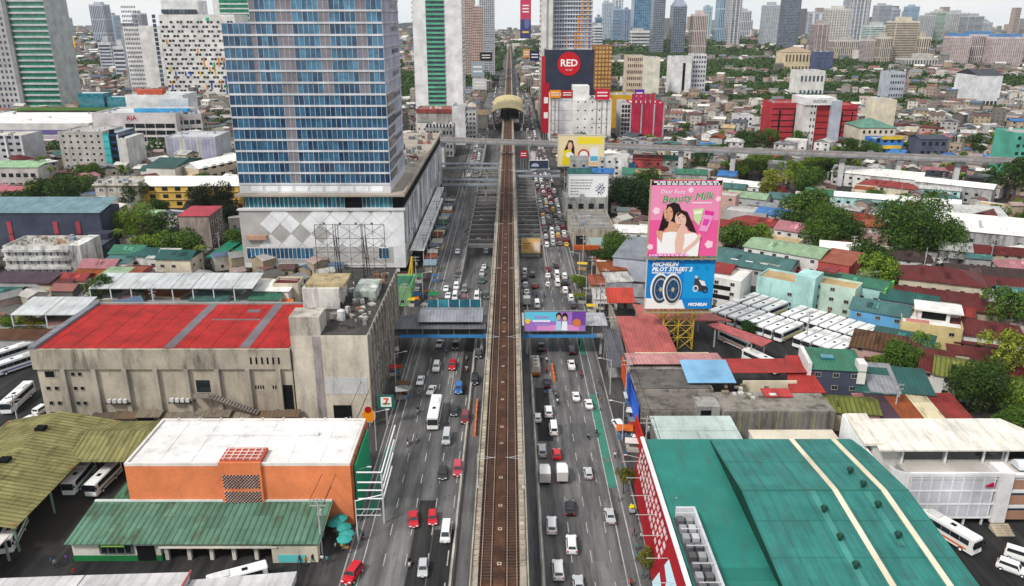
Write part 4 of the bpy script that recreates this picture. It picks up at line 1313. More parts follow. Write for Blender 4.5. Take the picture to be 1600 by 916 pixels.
# raised gable roof, ridge across
RY, RZ = -20.6, MZ + 2.5
mm = MB()
xa, xb = 11.6, MWd - .2
for y0, y1, z0, z1 in ((-.3, RY, MZ + .25, RZ), (RY, -44, RZ, MZ + .8), (-44, -MDp, MZ + .8, MZ - 1.8)):
    mm.hexa([(xa, y1, MZ - 2), (xb, y1, MZ - 2), (xb, y0, MZ - 2), (xa, y0, MZ - 2)], [(xa, y1, z1), (xb, y1, z1), (xb, y0, z0), (xa, y0, z0)])
put('raised_roof', mm.mesh('raised_roof', 'roof_smooth'), t, col=(.034, .18, .158))
mm = MB()
prof = [(-.3, MZ + .05), (RY, RZ - .15), (-44, MZ + .7), (-44, MZ + .02), (-.3, MZ + .02)]
mm.hexa([(xa - .01, a, b) for a, b in prof], [(xa - .12, a, b) for a, b in prof])
put('dark_side_plate', mm.mesh('dark_side_plate', 'clean'), t, col=(.01, .05, .035))  # dark green plate paints in the dark gap at the raised roof's side
def roofz(y):
    if y > RY:
        return MZ + .25 + (RZ - MZ - .25) * (y + .3) / (RY + .3)
    return RZ + (MZ + .8 - RZ) * (y - RY) / (-44 - RY)
def roof_strip(name, x0, x1, ya, yb, h, c, mat='clean'):
    mm = MB()
    pts = sorted({ya, yb} | ({RY} if yb < RY < ya else set()), reverse=True)
    for p, q in zip(pts, pts[1:]):
        mm.hexa([(x0, q, roofz(q)), (x1, q, roofz(q)), (x1, p, roofz(p)), (x0, p, roofz(p))], [(x0, q, roofz(q) + h), (x1, q, roofz(q) + h), (x1, p, roofz(p) + h), (x0, p, roofz(p) + h)])
    put(name, mm.mesh(name, mat), t, col=c)
roof_strip('skylight_strip', 26.1, 27.0, -.4, -43.8, .14, (.74, .66, .5))
roof_strip('skylight_strip', 33.9, 34.8, -.4, -43.8, .14, (.74, .66, .5))
roof_strip('vent_flashing', 22.3, 23.3, RY - .2, -43, .06, (.06, .24, .21), 'roof_smooth')
roof_strip('vent_flashing', 31.0, 32.0, RY - .4, -33.5, .06, (.06, .24, .21), 'roof_smooth')
for yl in (-10, -28, -36):
    roof_strip('lap_joint', xa, xb, yl, yl - .1, .05, (.03, .15, .12), 'roof_smooth')
for x in [xa + 1 + 1.5 * i for i in range(18)]:
    roof_strip('seam', x, x + .05, -.4, -43.8, .05, (.04, .2, .15), 'roof_smooth')
bx('ridge_cap', t, 'roof_smooth', (xa, xb), (RY - .15, RY + .15), (RZ - .02, RZ + .07), (.03, .15, .12))
mm = MB()
mm.cyl(0, 0, 0, .55, .3, n=12)
for k in range(12):
    a = math.pi * 2 * k / 12
    mm.bar((.3 * math.cos(a), .3 * math.sin(a), .5), (.55 * math.cos(a), .55 * math.sin(a), .8), .06)
    mm.bar((.55 * math.cos(a), .55 * math.sin(a), .8), (.3 * math.cos(a), .3 * math.sin(a), 1.15), .06)
mm.cyl(0, 0, .5, 1.15, .42, .3, n=12)
vent = mm.mesh('turbine_vent', 'steel')
for x, y in ((22.8, -26), (22.8, -32.4), (22.8, -38.2), (31.5, -14.5), (31.5, -19.5), (31.5, -25), (31.5, -32)):
    put('turbine_vent', vent, t, (x, y, roofz(y)), col=(.012, .06, .045))
# sloping red street front with white lettering panels
mm = MB()
mm.hexa([(-4.6, -52, 3), (-4.4, -52, 3), (-2.2, 0, 3), (-2.4, 0, 3)], [(-1.4, -52, MZ + .4), (-1.2, -52, MZ + .4), (-.7, 0, MZ + .4), (-.9, 0, MZ + .4)])
put('red_front', mm.mesh('red_front', 'print'), t, col=(.28, .015, .022))
bx('white_rim', t, 'clean', (-1.4, -.7), (-52, 0), (MZ + .41, MZ + .7), (.75, .72, .72))
for k in range(14):
    y = -2 - k * 2.0
    mm = MB()
    for j in range(4):
        f0, f1 = .42 + j * .13, .49 + j * .13
        def P(f, yy):
            s = (yy + 52) / 52
            return (-4.7 + 2.2 * s + f * (3.2 - 1.7 * s), yy, 3.05 + f * (MZ - 2.6))
        L = rnd.uniform(.7, 1.5)
        a, b, c, d = P(f0, y), P(f0, y - L), P(f1, y - L), P(f1, y)
        mm.hexa([a, b, c, d], [(q[0] - .12, q[1], q[2] + .05) for q in (a, b, c, d)])
    put('lettering_panel', mm.mesh('lettering_panel', 'print'), t, col=(.6, .45, .45))
for k in range(8):
    bx('front_arm', t, 'steel', (-5.2, -1.5), (-4 - k * 5.5, -3.92 - k * 5.5), (MZ - 2.2, MZ - 2.12), (.5, .5, .5))
mm = MB()
mm.hexa([(-4.9, -44, 3.4), (-4.7, -44, 3.4), (-3.6, -30, 3.4), (-3.8, -30, 3.4)], [(-2.2, -43, 9), (-2, -43, 9), (-1.8, -32, 9), (-2, -32, 9)])
put('poster', mm.mesh('poster', 'print'), t, col=(.45, .62, .68))
# walled air-conditioning well on the flat roof
for x0, x1, y0, y1 in ((.4, 3.4, -24.4, -24), (3.0, 3.4, -48, -24.4)):
    bx('well_wall', t, 'plaster', (x0, x1), (y0, y1), (MZ + .004, MZ + 1.8), (.55, .57, .6))
bx('well_floor', t, 'flat', (.0, 3.0), (-48, -24.4), (MZ + .005, MZ + .03), (.07, .07, .075))
for k in range(10):
    for x in (.3, 1.7):
        g_ = rnd.choice((.08, .12, .3, .5))
        bx('condenser_unit', t, 'steel', (x, x + 1.0), (-26.5 - k * 2.2, -25.2 - k * 2.2), (MZ + .03, MZ + .9), (g_, g_, g_ * 1.04))
for k in range(6):
    bx('well_rail', t, 'steel', (0, 3.0), (-26 - k * 4, -25.9 - k * 4), (MZ + 1.9, MZ + 2.0), (.6, .6, .62))
bx('back_roof', t, 'roof_smooth', (3, 19.5), (2.5, 15), (7.8, 8.1), (.42, .5, .46))
bx('back_wall', t, 'stained', (3.4, 19), (2.8, 14.6), (0, 7.79), (.3, .3, .28))
bx('back_ledge', t, 'clean', (20, 36), (.8, 4.4), (10.4, 10.7), (.62, .56, .46))
bx('back_ledge_wall', t, 'plaster', (20.2, 35.8), (1, 4.2), (0, 10.39), (.5, .48, .45))
# ================================================================ white office with perforated screen
t = thing('office_building', 'white office building with perforated screen facade and cream roof', 'office', (69.6, 120.4, 0))
ox, oz = 0, 10.6
bx('rear_block', t, 'clean', (-4.5, 24), (5.5, 12.6), (0, 12.6), (.66, .65, .62))
mm = MB()
mm.hexa([(-4.4, 3.4, 12.7), (30, 3.4, 12.7), (22.5, 13.4, 13.6), (-3, 13.4, 13.6)], [(-4.4, 3.4, 13.0), (30, 3.4, 13.0), (22.5, 13.4, 13.9), (-3, 13.4, 13.9)])
put('roof', mm.mesh('office_roof', 'roof_smooth'), t, col=(.72, .68, .6))
mm = MB()
mm.hexa([(-6.4, 5, 12.9), (-3, 5, 12.9), (-2.2, 14.6, 14), (-6.4, 14.6, 14)], [(-6.4, 5, 13.4), (-3, 5, 13.4), (-2.2, 14.6, 14.4), (-6.4, 14.6, 14.4)])
put('side_roof', mm.mesh('office_side_roof', 'roof_smooth'), t, col=(.68, .62, .54))
mm = MB()
mm.hexa([(-6.8, 14.5, 4), (-6.4, 14.5, 4), (-4.6, -1.2, 9.6), (-5, -1.2, 9.6)], [(-6.8, 14.5, 14.3), (-6.4, 14.5, 14.3), (-4.6, -1.2, 10.2), (-5, -1.2, 10.2)])
put('side_fin', mm.mesh('side_fin', 'clean'), t, col=(.76, .76, .76))
for k, x in enumerate((1, 8.6, 15.5, 19.5, 30)):
    bx('terrace_glass', t, 'glass', (x, x + (7 if k < 2 else 3.2 if k == 2 else 8.5)), (5.2, 5.49), (10.0, 12.4), (.05, .05, .06))
for x in (.4, 8.2, 15, 19.2, 29.2, 39.5):
    bx('terrace_post', t, 'clean', (x, x + .35), (4.7, 5.0), (9.5, 12.6), (.72, .72, .72))
bx('terrace', t, 'flat', (0, 40), (-.4, 5.48), (9.2, 9.5), (.5, .47, .44))
# screen: 3 rows of framed perforated panels
screen = MB()
screen.box(-.5, .5, -.1, .1, 0, 1, 0)
for i in range(9):
    for j in range(13):
        if (i * 5 + j * 3) % 4:
            x, z = -.44 + i * .099, .04 + j * .072
            screen.box(x, x + .06, -.13, -.1, z, z + .045, 1)
sm = screen.mesh('screen_panel', ['clean', 'plaster'])
for j, (z0, z1) in enumerate(((1.9, 4.2), (4.5, 6.9), (7.2, 9.9))):
    for i in range(8):
        put('screen_panel', sm, t, (.9 + i * 1.83, -.25, z0), 0, (1.6, 1, z1 - z0), (.56, .57, .62))
for z in (1.5, 4.25, 6.95, 9.95):
    bx('screen_band', t, 'clean', (-.2, 15.2), (-.45, 0), (z, z + .3), (.75, .75, .77))
for i in range(9):
    bx('screen_mullion', t, 'clean', (i * 1.83 - .12, i * 1.83 + .08), (-.42, -.05), (1.8, 9.94), (.74, .74, .76))
mm = MB()
for i in range(5):
    a0, a1 = math.pi / 2 * i / 5, math.pi / 2 * (i + 1) / 5
    r = 2.6
    p, q = (-r * math.sin(a0), r - r * math.cos(a0) - .3), (-r * math.sin(a1), r - r * math.cos(a1) - .3)
    mm.hexa([(p[0], p[1], 1.5), (q[0], q[1], 1.5), (q[0] * .95, q[1] + .2, 1.5), (p[0] * .95, p[1] + .2, 1.5)], [(p[0], p[1], 10.6), (q[0], q[1], 10.6), (q[0] * .95, q[1] + .2, 10.6), (p[0] * .95, p[1] + .2, 10.6)])
put('curved_corner', mm.mesh('curved_corner', 'clean'), t, (-.2, 0, 0), col=(.72, .72, .74))
bx('front_wall', t, 'clean', (0, 15), (.05, 5.4), (1.5, 9.19), (.4, .4, .42))
for k in range(5):
    bx('ground_post', t, 'clean', (1 + k * 3.2, 1.3 + k * 3.2), (-.2, .1), (0, 1.49), (.6, .6, .6))
bx('pylon', t, 'clean', (15.2, 17.6), (-.8, 3), (.8, 10.8), (.74, .73, .74))
bx('parapet_rim', t, 'clean', (-.2, 17.4), (-.5, -.1), (10.26, 10.7), (.76, .76, .78))
mm = MB()
mm.hexa([(0, 0, 0), (1.5, 0, -.1), (1.3, 0, .75)], [(0, -.1, 0), (1.5, -.1, -.1), (1.3, -.1, .75)])
put('emblem', mm.mesh('emblem', 'print'), t, (12.9, -.7, 8.3), col=(.4, .01, .05))
bx('emblem_base', t, 'print', (13, 14.3), (-.75, -.66), (8.05, 8.25), (.4, .01, .05))
for j in range(3):
    bx('brown_band', t, 'clean', (17.8, 40), (-.3, .2), (1.2 + j * 3.1, 2.9 + j * 3.1), (.36, .2, .14))
    bx('glass_band', t, 'glass_blue', (17.8, 40), (-.1, .15), (2.95 + j * 3.1, 3.6 + j * 3.1), WHITE)
    bx('white_band', t, 'clean', (17.65, 40), (-.5, .3), (3.62 + j * 3.1, 4.15 + j * 3.1), (.72, .72, .72))
mm = MB()
for i in range(6):
    a0, a1 = math.pi * i / 6, math.pi * (i + 1) / 6
    mm.hexa([(0, 1.3 * math.cos(a0), 1.3 * math.sin(a0)), (0, 1.3 * math.cos(a1), 1.3 * math.sin(a1)), (0, 0, 0)], [(7, 1.3 * math.cos(a0), 1.3 * math.sin(a0)), (7, 1.3 * math.cos(a1), 1.3 * math.sin(a1)), (7, 0, 0)])
put('roof_tank', mm.mesh('roof_tank', 'clean'), t, (19.5, 2.5, 10.2), col=(.66, .7, .73))
bx('rear_roof', t, 'flat', (15.2, 40), (-.2, 5.3), (9.52, 9.6), (.6, .57, .55))
for i in range(5):
    bx('entrance_step', t, 'concrete', (14.8, 18), (-3.6 + i * .5, -3.1 + i * .5), (0, .18 * (i + 1)), (.5, .42, .32))
# ================================================================ row with red roofs and blue tarp
t = thing('row_building', 'stained grey shop row with red roofs and a blue tarpaulin', 'building', (27.6, 150.5, 0))
bx('wall', t, 'stained', (0, 41), (0, 9), (0, 6.8), (.27, .25, .22))
bx('upper_wall', t, 'stained', (0, 17.4), (9, 25), (0, 7.4), (.32, .29, .26))
bx('flat_roof', t, 'stained', (.3, 17), (9.3, 19.6), (7.41, 7.6), (.13, .12, .11))
bx('front_roof', t, 'stained', (.4, 16.8), (.4, 8.6), (6.81, 7.0), (.2, .18, .16))
bx('dormer', t, 'stained', (11.6, 16.4), (-.6, 4), (5.0, 8.2), (.34, .33, .31))
bx('dormer_opening', t, 'dark', (12.4, 14.6), (-.66, -.604), (5.7, 7.3))
for k in range(18):
    bx('wall_rib', t, 'stained', (17 + k * 1.3, 17.5 + k * 1.3), (-.15, -.004), (.3, 6.5), (.22 + .1 * (k % 3 == 0), .21 + .1 * (k % 3 == 0), .2))
put('tarpaulin', shed(10.4, 9.5, 1.2, .2).mesh('tarpaulin', 'clean'), t, (12.2, 11, 8.3), col=(.2, .4, .6))
put('pink_roof', shed(22.5, 8, -.8, .2).mesh('pink_roof', 'roof_metal'), t, (.4, 21, 8.4), col=(.5, .24, .23))
put('red_roof', shed(19, 9, -.6, .2).mesh('red_roof', 'roof_metal'), t, (23.5, 16.5, 8.2), col=(.34, .035, .03))
mm = MB()
mm.hexa([(34, 8.6, 6.7), (42.2, 8.6, 6.7), (42.4, 26, 6.9), (38.6, 26, 6.9)], [(34, 8.6, 6.95), (42.2, 8.6, 6.95), (42.4, 26, 8.3), (38.6, 26, 8.3)])
put('red_roof', mm.mesh('red_roof', 'roof_metal'), t, col=(.36, .035, .03))
bx('cream_wall', t, 'plaster', (24.8, 37), (12.5, 12.8), (2, 7.9), (.6, .54, .4))
bx('courtyard', t, 'flat', (18, 34), (9.1, 12.4), (0, 5.2), (.4, .38, .35))
bx('small_red_roof', t, 'roof_metal', (28, 34), (6, 10), (7.0, 7.3), (.42, .05, .05))
for k in range(14):
    x, y = rnd.uniform(18, 30), rnd.uniform(5, 12)
    bx('clutter', t, 'stained', (x, x + rnd.uniform(.5, 1.5)), (y, y + rnd.uniform(.5, 1.4)), (6.81, 6.9 + rnd.uniform(.2, .9)), rnd.choice(((.5, .48, .42), (.25, .2, .15), (.6, .6, .58))))
for k in range(6):
    bx('blue_banner', t, 'print', (-.5, -.3), (1 + k * 2.8, 3.5 + k * 2.8), (2.2, 7.6), rnd.choice(('#2a55b5', '#3a6ad0', '#1c3c94')))
bx('orange_banner', t, 'print', (-.7, -.4), (18.2, 26), (3, 8), '#c9502a')
bx('red_front', t, 'print', (-1.2, -.9), (-12, 0), (1.2, 6), '#b02a20')
# ================================================================ bus terminal sheds with red roofs
t = thing('bus_terminal', 'low bus terminal shed with red roofs around the billboard tower', 'terminal', (29.5, 178, 0))
put('roof', shed(12, 26, 1.2, .3).mesh('terminal_red_roof', 'roof_metal'), t, (0, 2, 6), col=(.4, .1, .09))
mm = MB()
mm.hexa([(6.2, 26.9, 6.3), (31.3, 26.3, 6.3), (25.8, 34.5, 6.3), (6.0, 39.9, 6.3)], [(6.2, 26.9, 6.6), (31.3, 26.3, 6.6), (25.8, 34.5, 6.6), (6.0, 39.9, 6.6)])
put('roof', mm.mesh('terminal_long_roof', 'roof_metal'), t, col=(.44, .13, .11))
mm = MB()
mm.hexa([(24.2, 24.2, 6.0), (34.8, 9.4, 5.8), (38.2, 12.2, 6.2), (27.3, 24.7, 6.4)], [(24.2, 24.2, 6.3), (34.8, 9.4, 6.1), (38.2, 12.2, 6.5), (27.3, 24.7, 6.7)])
put('roof', mm.mesh('terminal_yard_roof', 'roof_metal'), t, col=(.4, .1, .1))
bx('cream_fence', t, 'plaster', (1, 19), (1.2, 1.6), (4.5, 7.8), (.62, .55, .4))
put('red_sign_roof', shed(8, 5, 3, .1).mesh('sign_roof', 'roof_metal'), t, (-1, 42, 6.2), col=(.45, .06, .04))
for x, y in ((1, 3), (11, 3), (1, 26), (7, 28), (7, 39), (24, 34), (20, 28), (29, 27.5), (26, 23), (33, 13), (36, 12)):
    bx('post', t, 'steel', (x, x + .35), (y, y + .35), (0, 6), (.4, .38, .36))
bx('back_wall', t, 'stained', (0, .3), (1, 46), (0, 5.5), (.4, .36, .3))
# low rough roofs behind the terminal and the outgoing pavement
# ================================================================ houses
LM = [(-75, 172, 'the old theatre'), (-110, 225, 'the white steel canopies'), (-130, 280, 'the navy block'), (-140, 380, 'the yellow school'), (-40, 210, 'the lattice frame'),
      (45, 200, 'the yellow lattice tower'), (80, 205, 'the parked buses'), (45, 330, 'the dark tree clump'), (110, 300, 'the green-roofed red hall'), (90, 145, 'the white office'),
      (60, 165, 'the red-roofed row'), (130, 240, 'the maroon roofs'), (180, 330, 'the great round tree'), (160, 440, 'the cross viaduct piers'), (220, 540, 'the red slab block'),
      (60, 590, 'the white blank blocks'), (250, 400, 'the white market roofs'), (115, 170, 'the rust-striped roof'), (-70, 420, 'the blue tower'), (-230, 470, 'the turquoise-edged block'), (-330, 560, 'the white mall'),
      (150, 650, 'the hillside of small roofs'), (330, 650, 'the cream walls'), (450, 800, 'the far park')]
def landmark(x, y):
    return min(LM, key=lambda a: (a[0] - x) ** 2 + (a[1] - y) ** 2)[2]
CN = {'maroon': '#5e2a2a', 'brown': '#5a4030', 'dark brown': '#3f3230', 'moss green': '#6b7038', 'green': '#3b6e58', 'teal': '#466a68', 'dark teal': '#2c5450', 'red': '#843634', 'rust': '#8a4a2c', 'grey': '#85868a', 'pale grey': '#b5b4b0',
      'white': '#e4e2dc', 'pink': '#a06c72', 'light green': '#8aa282', 'blue': '#3c6fa8', 'slate': '#4c545c', 'tan': '#b49a74', 'orange-red': '#94523e', 'purple-brown': '#4a3a44', 'cream': '#d8cba8'}
WN = {'white': (.68, .67, .65), 'cream': (.6, .54, .42), 'pink': (.55, .36, .33), 'blue': (.12, .35, .6), 'aqua': (.42, .68, .66), 'grey': (.42, .42, .42), 'yellow': (.6, .48, .24), 'navy': (.07, .08, .12), 'tan': (.45, .37, .28), 'light blue': (.5, .6, .7), 'red': (.45, .08, .08), 'green': (.2, .45, .2), 'mint': (.5, .65, .55)}
RM = {}
def roof_mesh(kind, w, d, h, mat):
    k = (kind, round(w), round(d), round(h * 2), mat)
    if k not in RM:
        w, d, h = round(w), round(d), round(h * 2) / 2
        RM[k] = {'gx': gable(w, d, h), 'gy': gable(d, w, h), 'hip': hip(w, d, h), 'shed': shed(w, d, h), }[kind].mesh('house_roof', mat)
    return RM[k]
def house(x, y, w, d, h, rz, rc, wc, kind='hip', mat='roof_metal', detail=2, lab=None, cat='house', rh=None):
    w, d = round(w), round(d)
    look = lab or '%s house with %s %s roof near %s' % (wc, rc, {'hip': 'hipped', 'gx': 'gabled', 'gy': 'gabled', 'shed': 'sloping', 'flat': 'flat'}[kind], landmark(x, y))
    c, s = math.cos(rz), math.sin(rz)
    t = thing('house' if cat == 'house' else cat.replace(' ', '_'), look, cat, (x - c * w / 2 + s * d / 2, y - s * w / 2 - c * d / 2, 0), rz, 'small houses' if cat == 'house' else None)
    bx('wall', t, 'plaster' if detail > 1 else 'stained', (0, w), (0, d), (0, h), WN[wc])
    if kind == 'flat':
        bx('roof', t, 'flat', (.25, w - .25), (.25, d - .25), (h + .004, h + .1), CN[rc])
        parapet(t, w, d, h + .005, .7, .2, 'plaster', WN[wc])
    else:
        rh = rh or (min(w, d) * .2 if kind != 'shed' else min(1.6, d * .12))
        rf_ = put('roof', roof_mesh(kind, w, d, rh, mat), t, (w if kind == 'gy' else 0, 0, h + .13), math.pi / 2 if kind == 'gy' else 0, col=CN[rc])
        if detail:
            for _ in range(rnd.choice((1, 2, 3))):
                px_, py_ = rnd.uniform(.2, .7) * w, rnd.uniform(.1, .2) * d
                if kind in ('gx', 'hip'):
                    sl = rh / (d / 2)
                    q_ = rnd.choice((.5, .7, 1.4, 1.9))
                    pp = bx('roof_patch', t, mat, (px_, px_ + rnd.uniform(1, 2)), (py_, py_ + d * .22), (0, .05), tuple(min(.7, c * q_) for c in col4(CN[rc])[:3]))
                    pp.rotation_euler = (math.atan(sl), 0, 0)
                    pp.location.z = h + .2 + sl * (pp.location.y + .3)
                    under(pp, rf_)
    if detail:
        fl = max(1, round(h / 3.2))
        n = max(2, int(w / 4))
        for f in range(fl):
            for i in range(n):
                if rnd.random() < .85:
                    put('window', win('std' if detail > 1 else 'dark'), t, ((i + .5) * w / n, -.01, f * 3.1 + 1.0), 0, (min(1.4, w / n * .42), 1, 1.1), (.4, .38, .36))
            if detail > 1:
                for i in range(max(1, int(d / 5))):
                    sd = 'l' if x > 0 else 'r'
                    put('window', win('std'), t, on_face(sd, w, d, (i + .5) * d / max(1, int(d / 5)), f * 3.1 + 1.0, .01), FACE[sd], (1.3, 1, 1.05), (.4, .38, .36))
        if detail > 1:
            bx('door', t, 'plaster', (w * .46, w * .46 + .95), (-.06, -.004), (0, 2.1), (.16, .1, .07))
            if rnd.random() < .6:
                tk = put('water_tank', tank, t, (w * rnd.uniform(.2, .8), d + .9, 2.2), 0, (.75, .75, .8), rnd.choice(((.5, .52, .54), (.1, .2, .4), (.04, .04, .045))))
                bx('tank_stand', t, 'stained', (tk.location.x - .6, tk.location.x + .6), (d + .2, d + 1.5), (0, 2.2), (.35, .33, .3))
            if kind != 'flat' and rnd.random() < .5:
                bx('porch_roof', t, 'roof_metal', (w * .2, w * .75), (-2.2, -.05), (2.7, 2.85), CN[rc])
    return t
def hp(px, py, w, d, h, deg, rc, wc, kind='hip', mat='roof_metal', **k):
    """px, py: middle of the roof in the photograph"""
    x, y = G(px, py, h + .8)
    if 1110 < px < 1400 and py < 460 and deg > -16:
        deg -= 23
    return house(x, y, w, d, h, R(deg), rc, wc, kind, mat, **k)
for a in ((1378, 477, 15, 11, 6, -32, 'teal', 'blue', 'gx'), (1412, 524, 14, 11, 5, -32, 'dark teal', 'grey', 'hip'), (1422, 463, 15, 9, 6, -32, 'dark teal', 'grey', 'gx'),
          (1390, 532, 17, 13, 5, -28, 'brown', 'pink', 'hip', 'roof_mossy'), (1528, 510, 21, 12, 4.5, -22, 'maroon', 'white', 'hip'), (1502, 572, 11, 13, 5.5, -28, 'moss green', 'white', 'gx', 'roof_mossy'),
          (1464, 566, 7, 12, 5, -28, 'maroon', 'white', 'shed', 'roof_rusty'), (1530, 548, 14, 5, 4, -22, 'maroon', 'tan', 'shed', 'roof_rusty'), (1362, 594, 8, 11, 5, -12, 'dark teal', 'navy', 'shed'),
          (1410, 594, 11, 11, 5, -12, 'dark teal', 'grey', 'shed'), (1315, 627, 14, 8, 4.5, -8, 'moss green', 'tan', 'gx', 'roof_mossy'), (1563, 574, 12, 8, 4, -25, 'maroon', 'white', 'shed', 'roof_rusty'),
          (1470, 428, 24, 15, 7, -24, 'maroon', 'cream', 'hip'), (1452, 458, 27, 7, 4, -24, 'maroon', 'cream', 'shed'), (1566, 442, 24, 12, 5, -20, 'maroon', 'white', 'hip'), (1538, 424, 24, 12, 5.5, -18, 'dark brown', 'grey', 'gx'),
          (1546, 478, 14, 10, 5, -24, 'maroon', 'tan', 'hip', 'roof_rusty'), (1418, 398, 15, 10, 5, -20, 'dark brown', 'white', 'hip'), (1590, 412, 12, 9, 6, -15, 'pink', 'white', 'hip'), (1598, 456, 14, 10, 7, -15, 'teal', 'white', 'gx'),
          (1500, 455, 12, 7, 4, -24, 'maroon', 'grey', 'shed', 'roof_rusty'), (1490, 482, 10, 8, 5, -24, 'red', 'tan', 'gx', 'roof_rusty')):
    hp(*a)
# striped rusty roof row
t = thing('row_house', 'low row with purple, rust, cream and red striped roof', 'house', (77, 153.6, 0))
bx('wall', t, 'stained', (0, 22), (0, 8.5), (0, 3.6), (.45, .42, .38))
for k, (a, b, c) in enumerate(((0, 2.5, 'pink'), (2.5, 7, 'purple-brown'), (7, 12, 'rust'), (12, 16.5, 'cream'), (16.5, 22.5, 'red'))):
    put('roof_bay', shed(b - a, 10, 1.2, .02).mesh('striped_roof', 'roof_rusty'), t, (a, -.8, 3.8), col=CN[c])
for k in range(7):
    put('window', win('std'), t, (1.5 + k * 3.1, -.01, 1), 0, (1.5, 1, 1.3), WHITE)
# navy house with green shed roof and skylight
t = hp(1300, 560, 12, 10, 9, -8, 'green', 'navy', 'shed', lab='navy walled house with green sloping roof and one skylight')
bx('skylight', t, 'glass_teal', (3.5, 6.4), (4.5, 6.6), (9.7, 10.1), WHITE)
bx('white_gable', t, 'clean', (-.5, .4), (-.4, 10), (0, 10.6), (.7, .7, .7))
bx('chimney_wall', t, 'clean', (10.6, 12.4), (-.3, 3), (6, 11), (.66, .65, .62))
t = hp(1375, 590, 6, 13, 5.2, -12, 'grey', 'navy', 'shed', lab='narrow house roofed in pale grey panels between two teal roofs')
# white and yellow modern house
t = hp(1455, 496, 15, 12, 6, -24, 'white', 'yellow', 'flat', lab='modern yellow and white house with roof deck', rh=1)
bx('upper_room', t, 'plaster', (4, 12), (5, 11.5), (6.1, 9), WN['white'])
bx('upper_roof', t, 'clean', (3, 15), (4, 12.5), (9.004, 9.4), (.74, .73, .7))
bx('tile_terrace', t, 'clean', (1.2, 7), (.6, 4.6), (6.11, 6.2), (.5, .2, .17))
bx('upper_opening', t, 'dark', (5, 11), (4.9, 4.99), (6.6, 8.6))
# larger single buildings on the right
t = hp(1232, 384, 26, 15, 9, -14, 'light green', 'white', 'gx', lab='white hall with light green roof and red striped balcony', rh=1.5, cat='hall')
bx('red_balcony', t, 'plaster', (-.5, 26.5), (-1.6, -.2), (3.2, 4.4), WN['red'])
bx('red_side', t, 'plaster', (26.02, 36), (-1, 14), (0, 8.6), WN['red'])
put('side_roof', shed(10, 15, 1, .3).mesh('side_roof', 'roof_metal'), t, (26.2, -1, 8.7), col=CN['orange-red'])
t = hp(1234, 432, 17, 10, 8, -14, 'tan', 'aqua', 'flat', lab='aqua walled block with tan flat roof behind the buses', cat='block')
bx('upper_block', t, 'plaster', (12, 18), (-1, 7), (0, 11.5), WN['aqua'])
bx('upper_shed', t, 'roof_metal', (15, 21), (9, 14), (11, 11.4), CN['red'])
t = hp(1335, 434, 20, 10, 8, -14, 'green', 'aqua', 'gx', lab='aqua and lime walled block with green roof behind the buses', rh=1.2, cat='block')
bx('lime_wall', t, 'plaster', (20.02, 20.6), (-.5, 10.5), (0, 8.5), (.16, .48, .1))
hp(1308, 440, 13, 8, 8.4, -14, 'tan', 'mint', 'flat', lab='mint block with cluttered brown terrace behind the buses', cat='block')
t = hp(1178, 403, 28, 20, 6, -10, 'teal', 'grey', 'gx', lab='wide grey-teal warehouse roof beside the pink billboard', rh=2, cat='warehouse')
for k in range(3):
    bx('skylight', t, 'clean', (8 + k * 5, 10.5 + k * 5), (3.5, 4.1), (7.0, 7.15), (.75, .75, .72))
t = hp(1130, 425, 15, 13, 8.5, -8, 'white', 'white', 'flat', lab='white modern house with dark slit windows behind the billboard')
for z in (2.6, 5.6):
    bx('slit_window', t, 'dark', (2, 12), (-.15, -.004), (z, z + 1.3))
hp(1118, 415, 12, 9, 9, -8, 'red', 'white', 'gx', rh=2)
hp(1250, 355, 16, 12, 6, -14, 'pink', 'white', 'gx')
hp(1222, 372, 14, 8, 5, -14, 'tan', 'cream', 'flat')
for a in ((1345, 338, 14, 9, 6, -20, 'red', 'grey', 'hip', 'roof_rusty'), (1366, 348, 12, 9, 6, -20, 'orange-red', 'grey', 'hip', 'roof_rusty'), (1330, 355, 12, 8, 5, -20, 'red', 'tan', 'gx', 'roof_rusty'), (1385, 335, 12, 8, 5, -15, 'pale grey', 'grey', 'gx', 'roof_rusty'),
          (1150, 350, 18, 9, 5, -10, 'red', 'tan', 'gx', 'roof_rusty'), (1188, 344, 22, 11, 5.5, -12, 'red', 'cream', 'hip'), (1140, 364, 16, 8, 5, -10, 'pink', 'cream', 'gx'), (1168, 327, 18, 9, 8, -8, 'pale grey', 'grey', 'flat'),
          (1210, 330, 14, 9, 8, -8, 'blue', 'light blue', 'shed'), (1137, 302, 9, 8, 12, -5, 'pale grey', 'pink', 'flat'), (1170, 304, 18, 10, 7, -8, 'light green', 'grey', 'gx'), (1225, 306, 13, 10, 6, -8, 'teal', 'grey', 'gx'), (1196, 318, 14, 7, 6, -10, 'grey', 'white', 'gx'),
          (1262, 318, 15, 9, 6, -12, 'light green', 'cream', 'gx'), (1290, 300, 18, 9, 5, -12, 'green', 'mint', 'gx'), (1320, 322, 14, 8, 5, -15, 'pale grey', 'grey', 'hip', 'roof_rusty'), (1156, 285, 22, 9, 6, -10, 'white', 'white', 'gx'), (1195, 290, 20, 8, 5, -14, 'red', 'red', 'gx'),
          (1560, 390, 16, 9, 5, -20, 'maroon', 'tan', 'gx', 'roof_rusty'), (1500, 385, 14, 9, 5, -20, 'pale grey', 'grey', 'gx', 'roof_rusty'), (1528, 398, 8, 6, 4, -20, 'teal', 'grey', 'gx')):
    hp(*a)
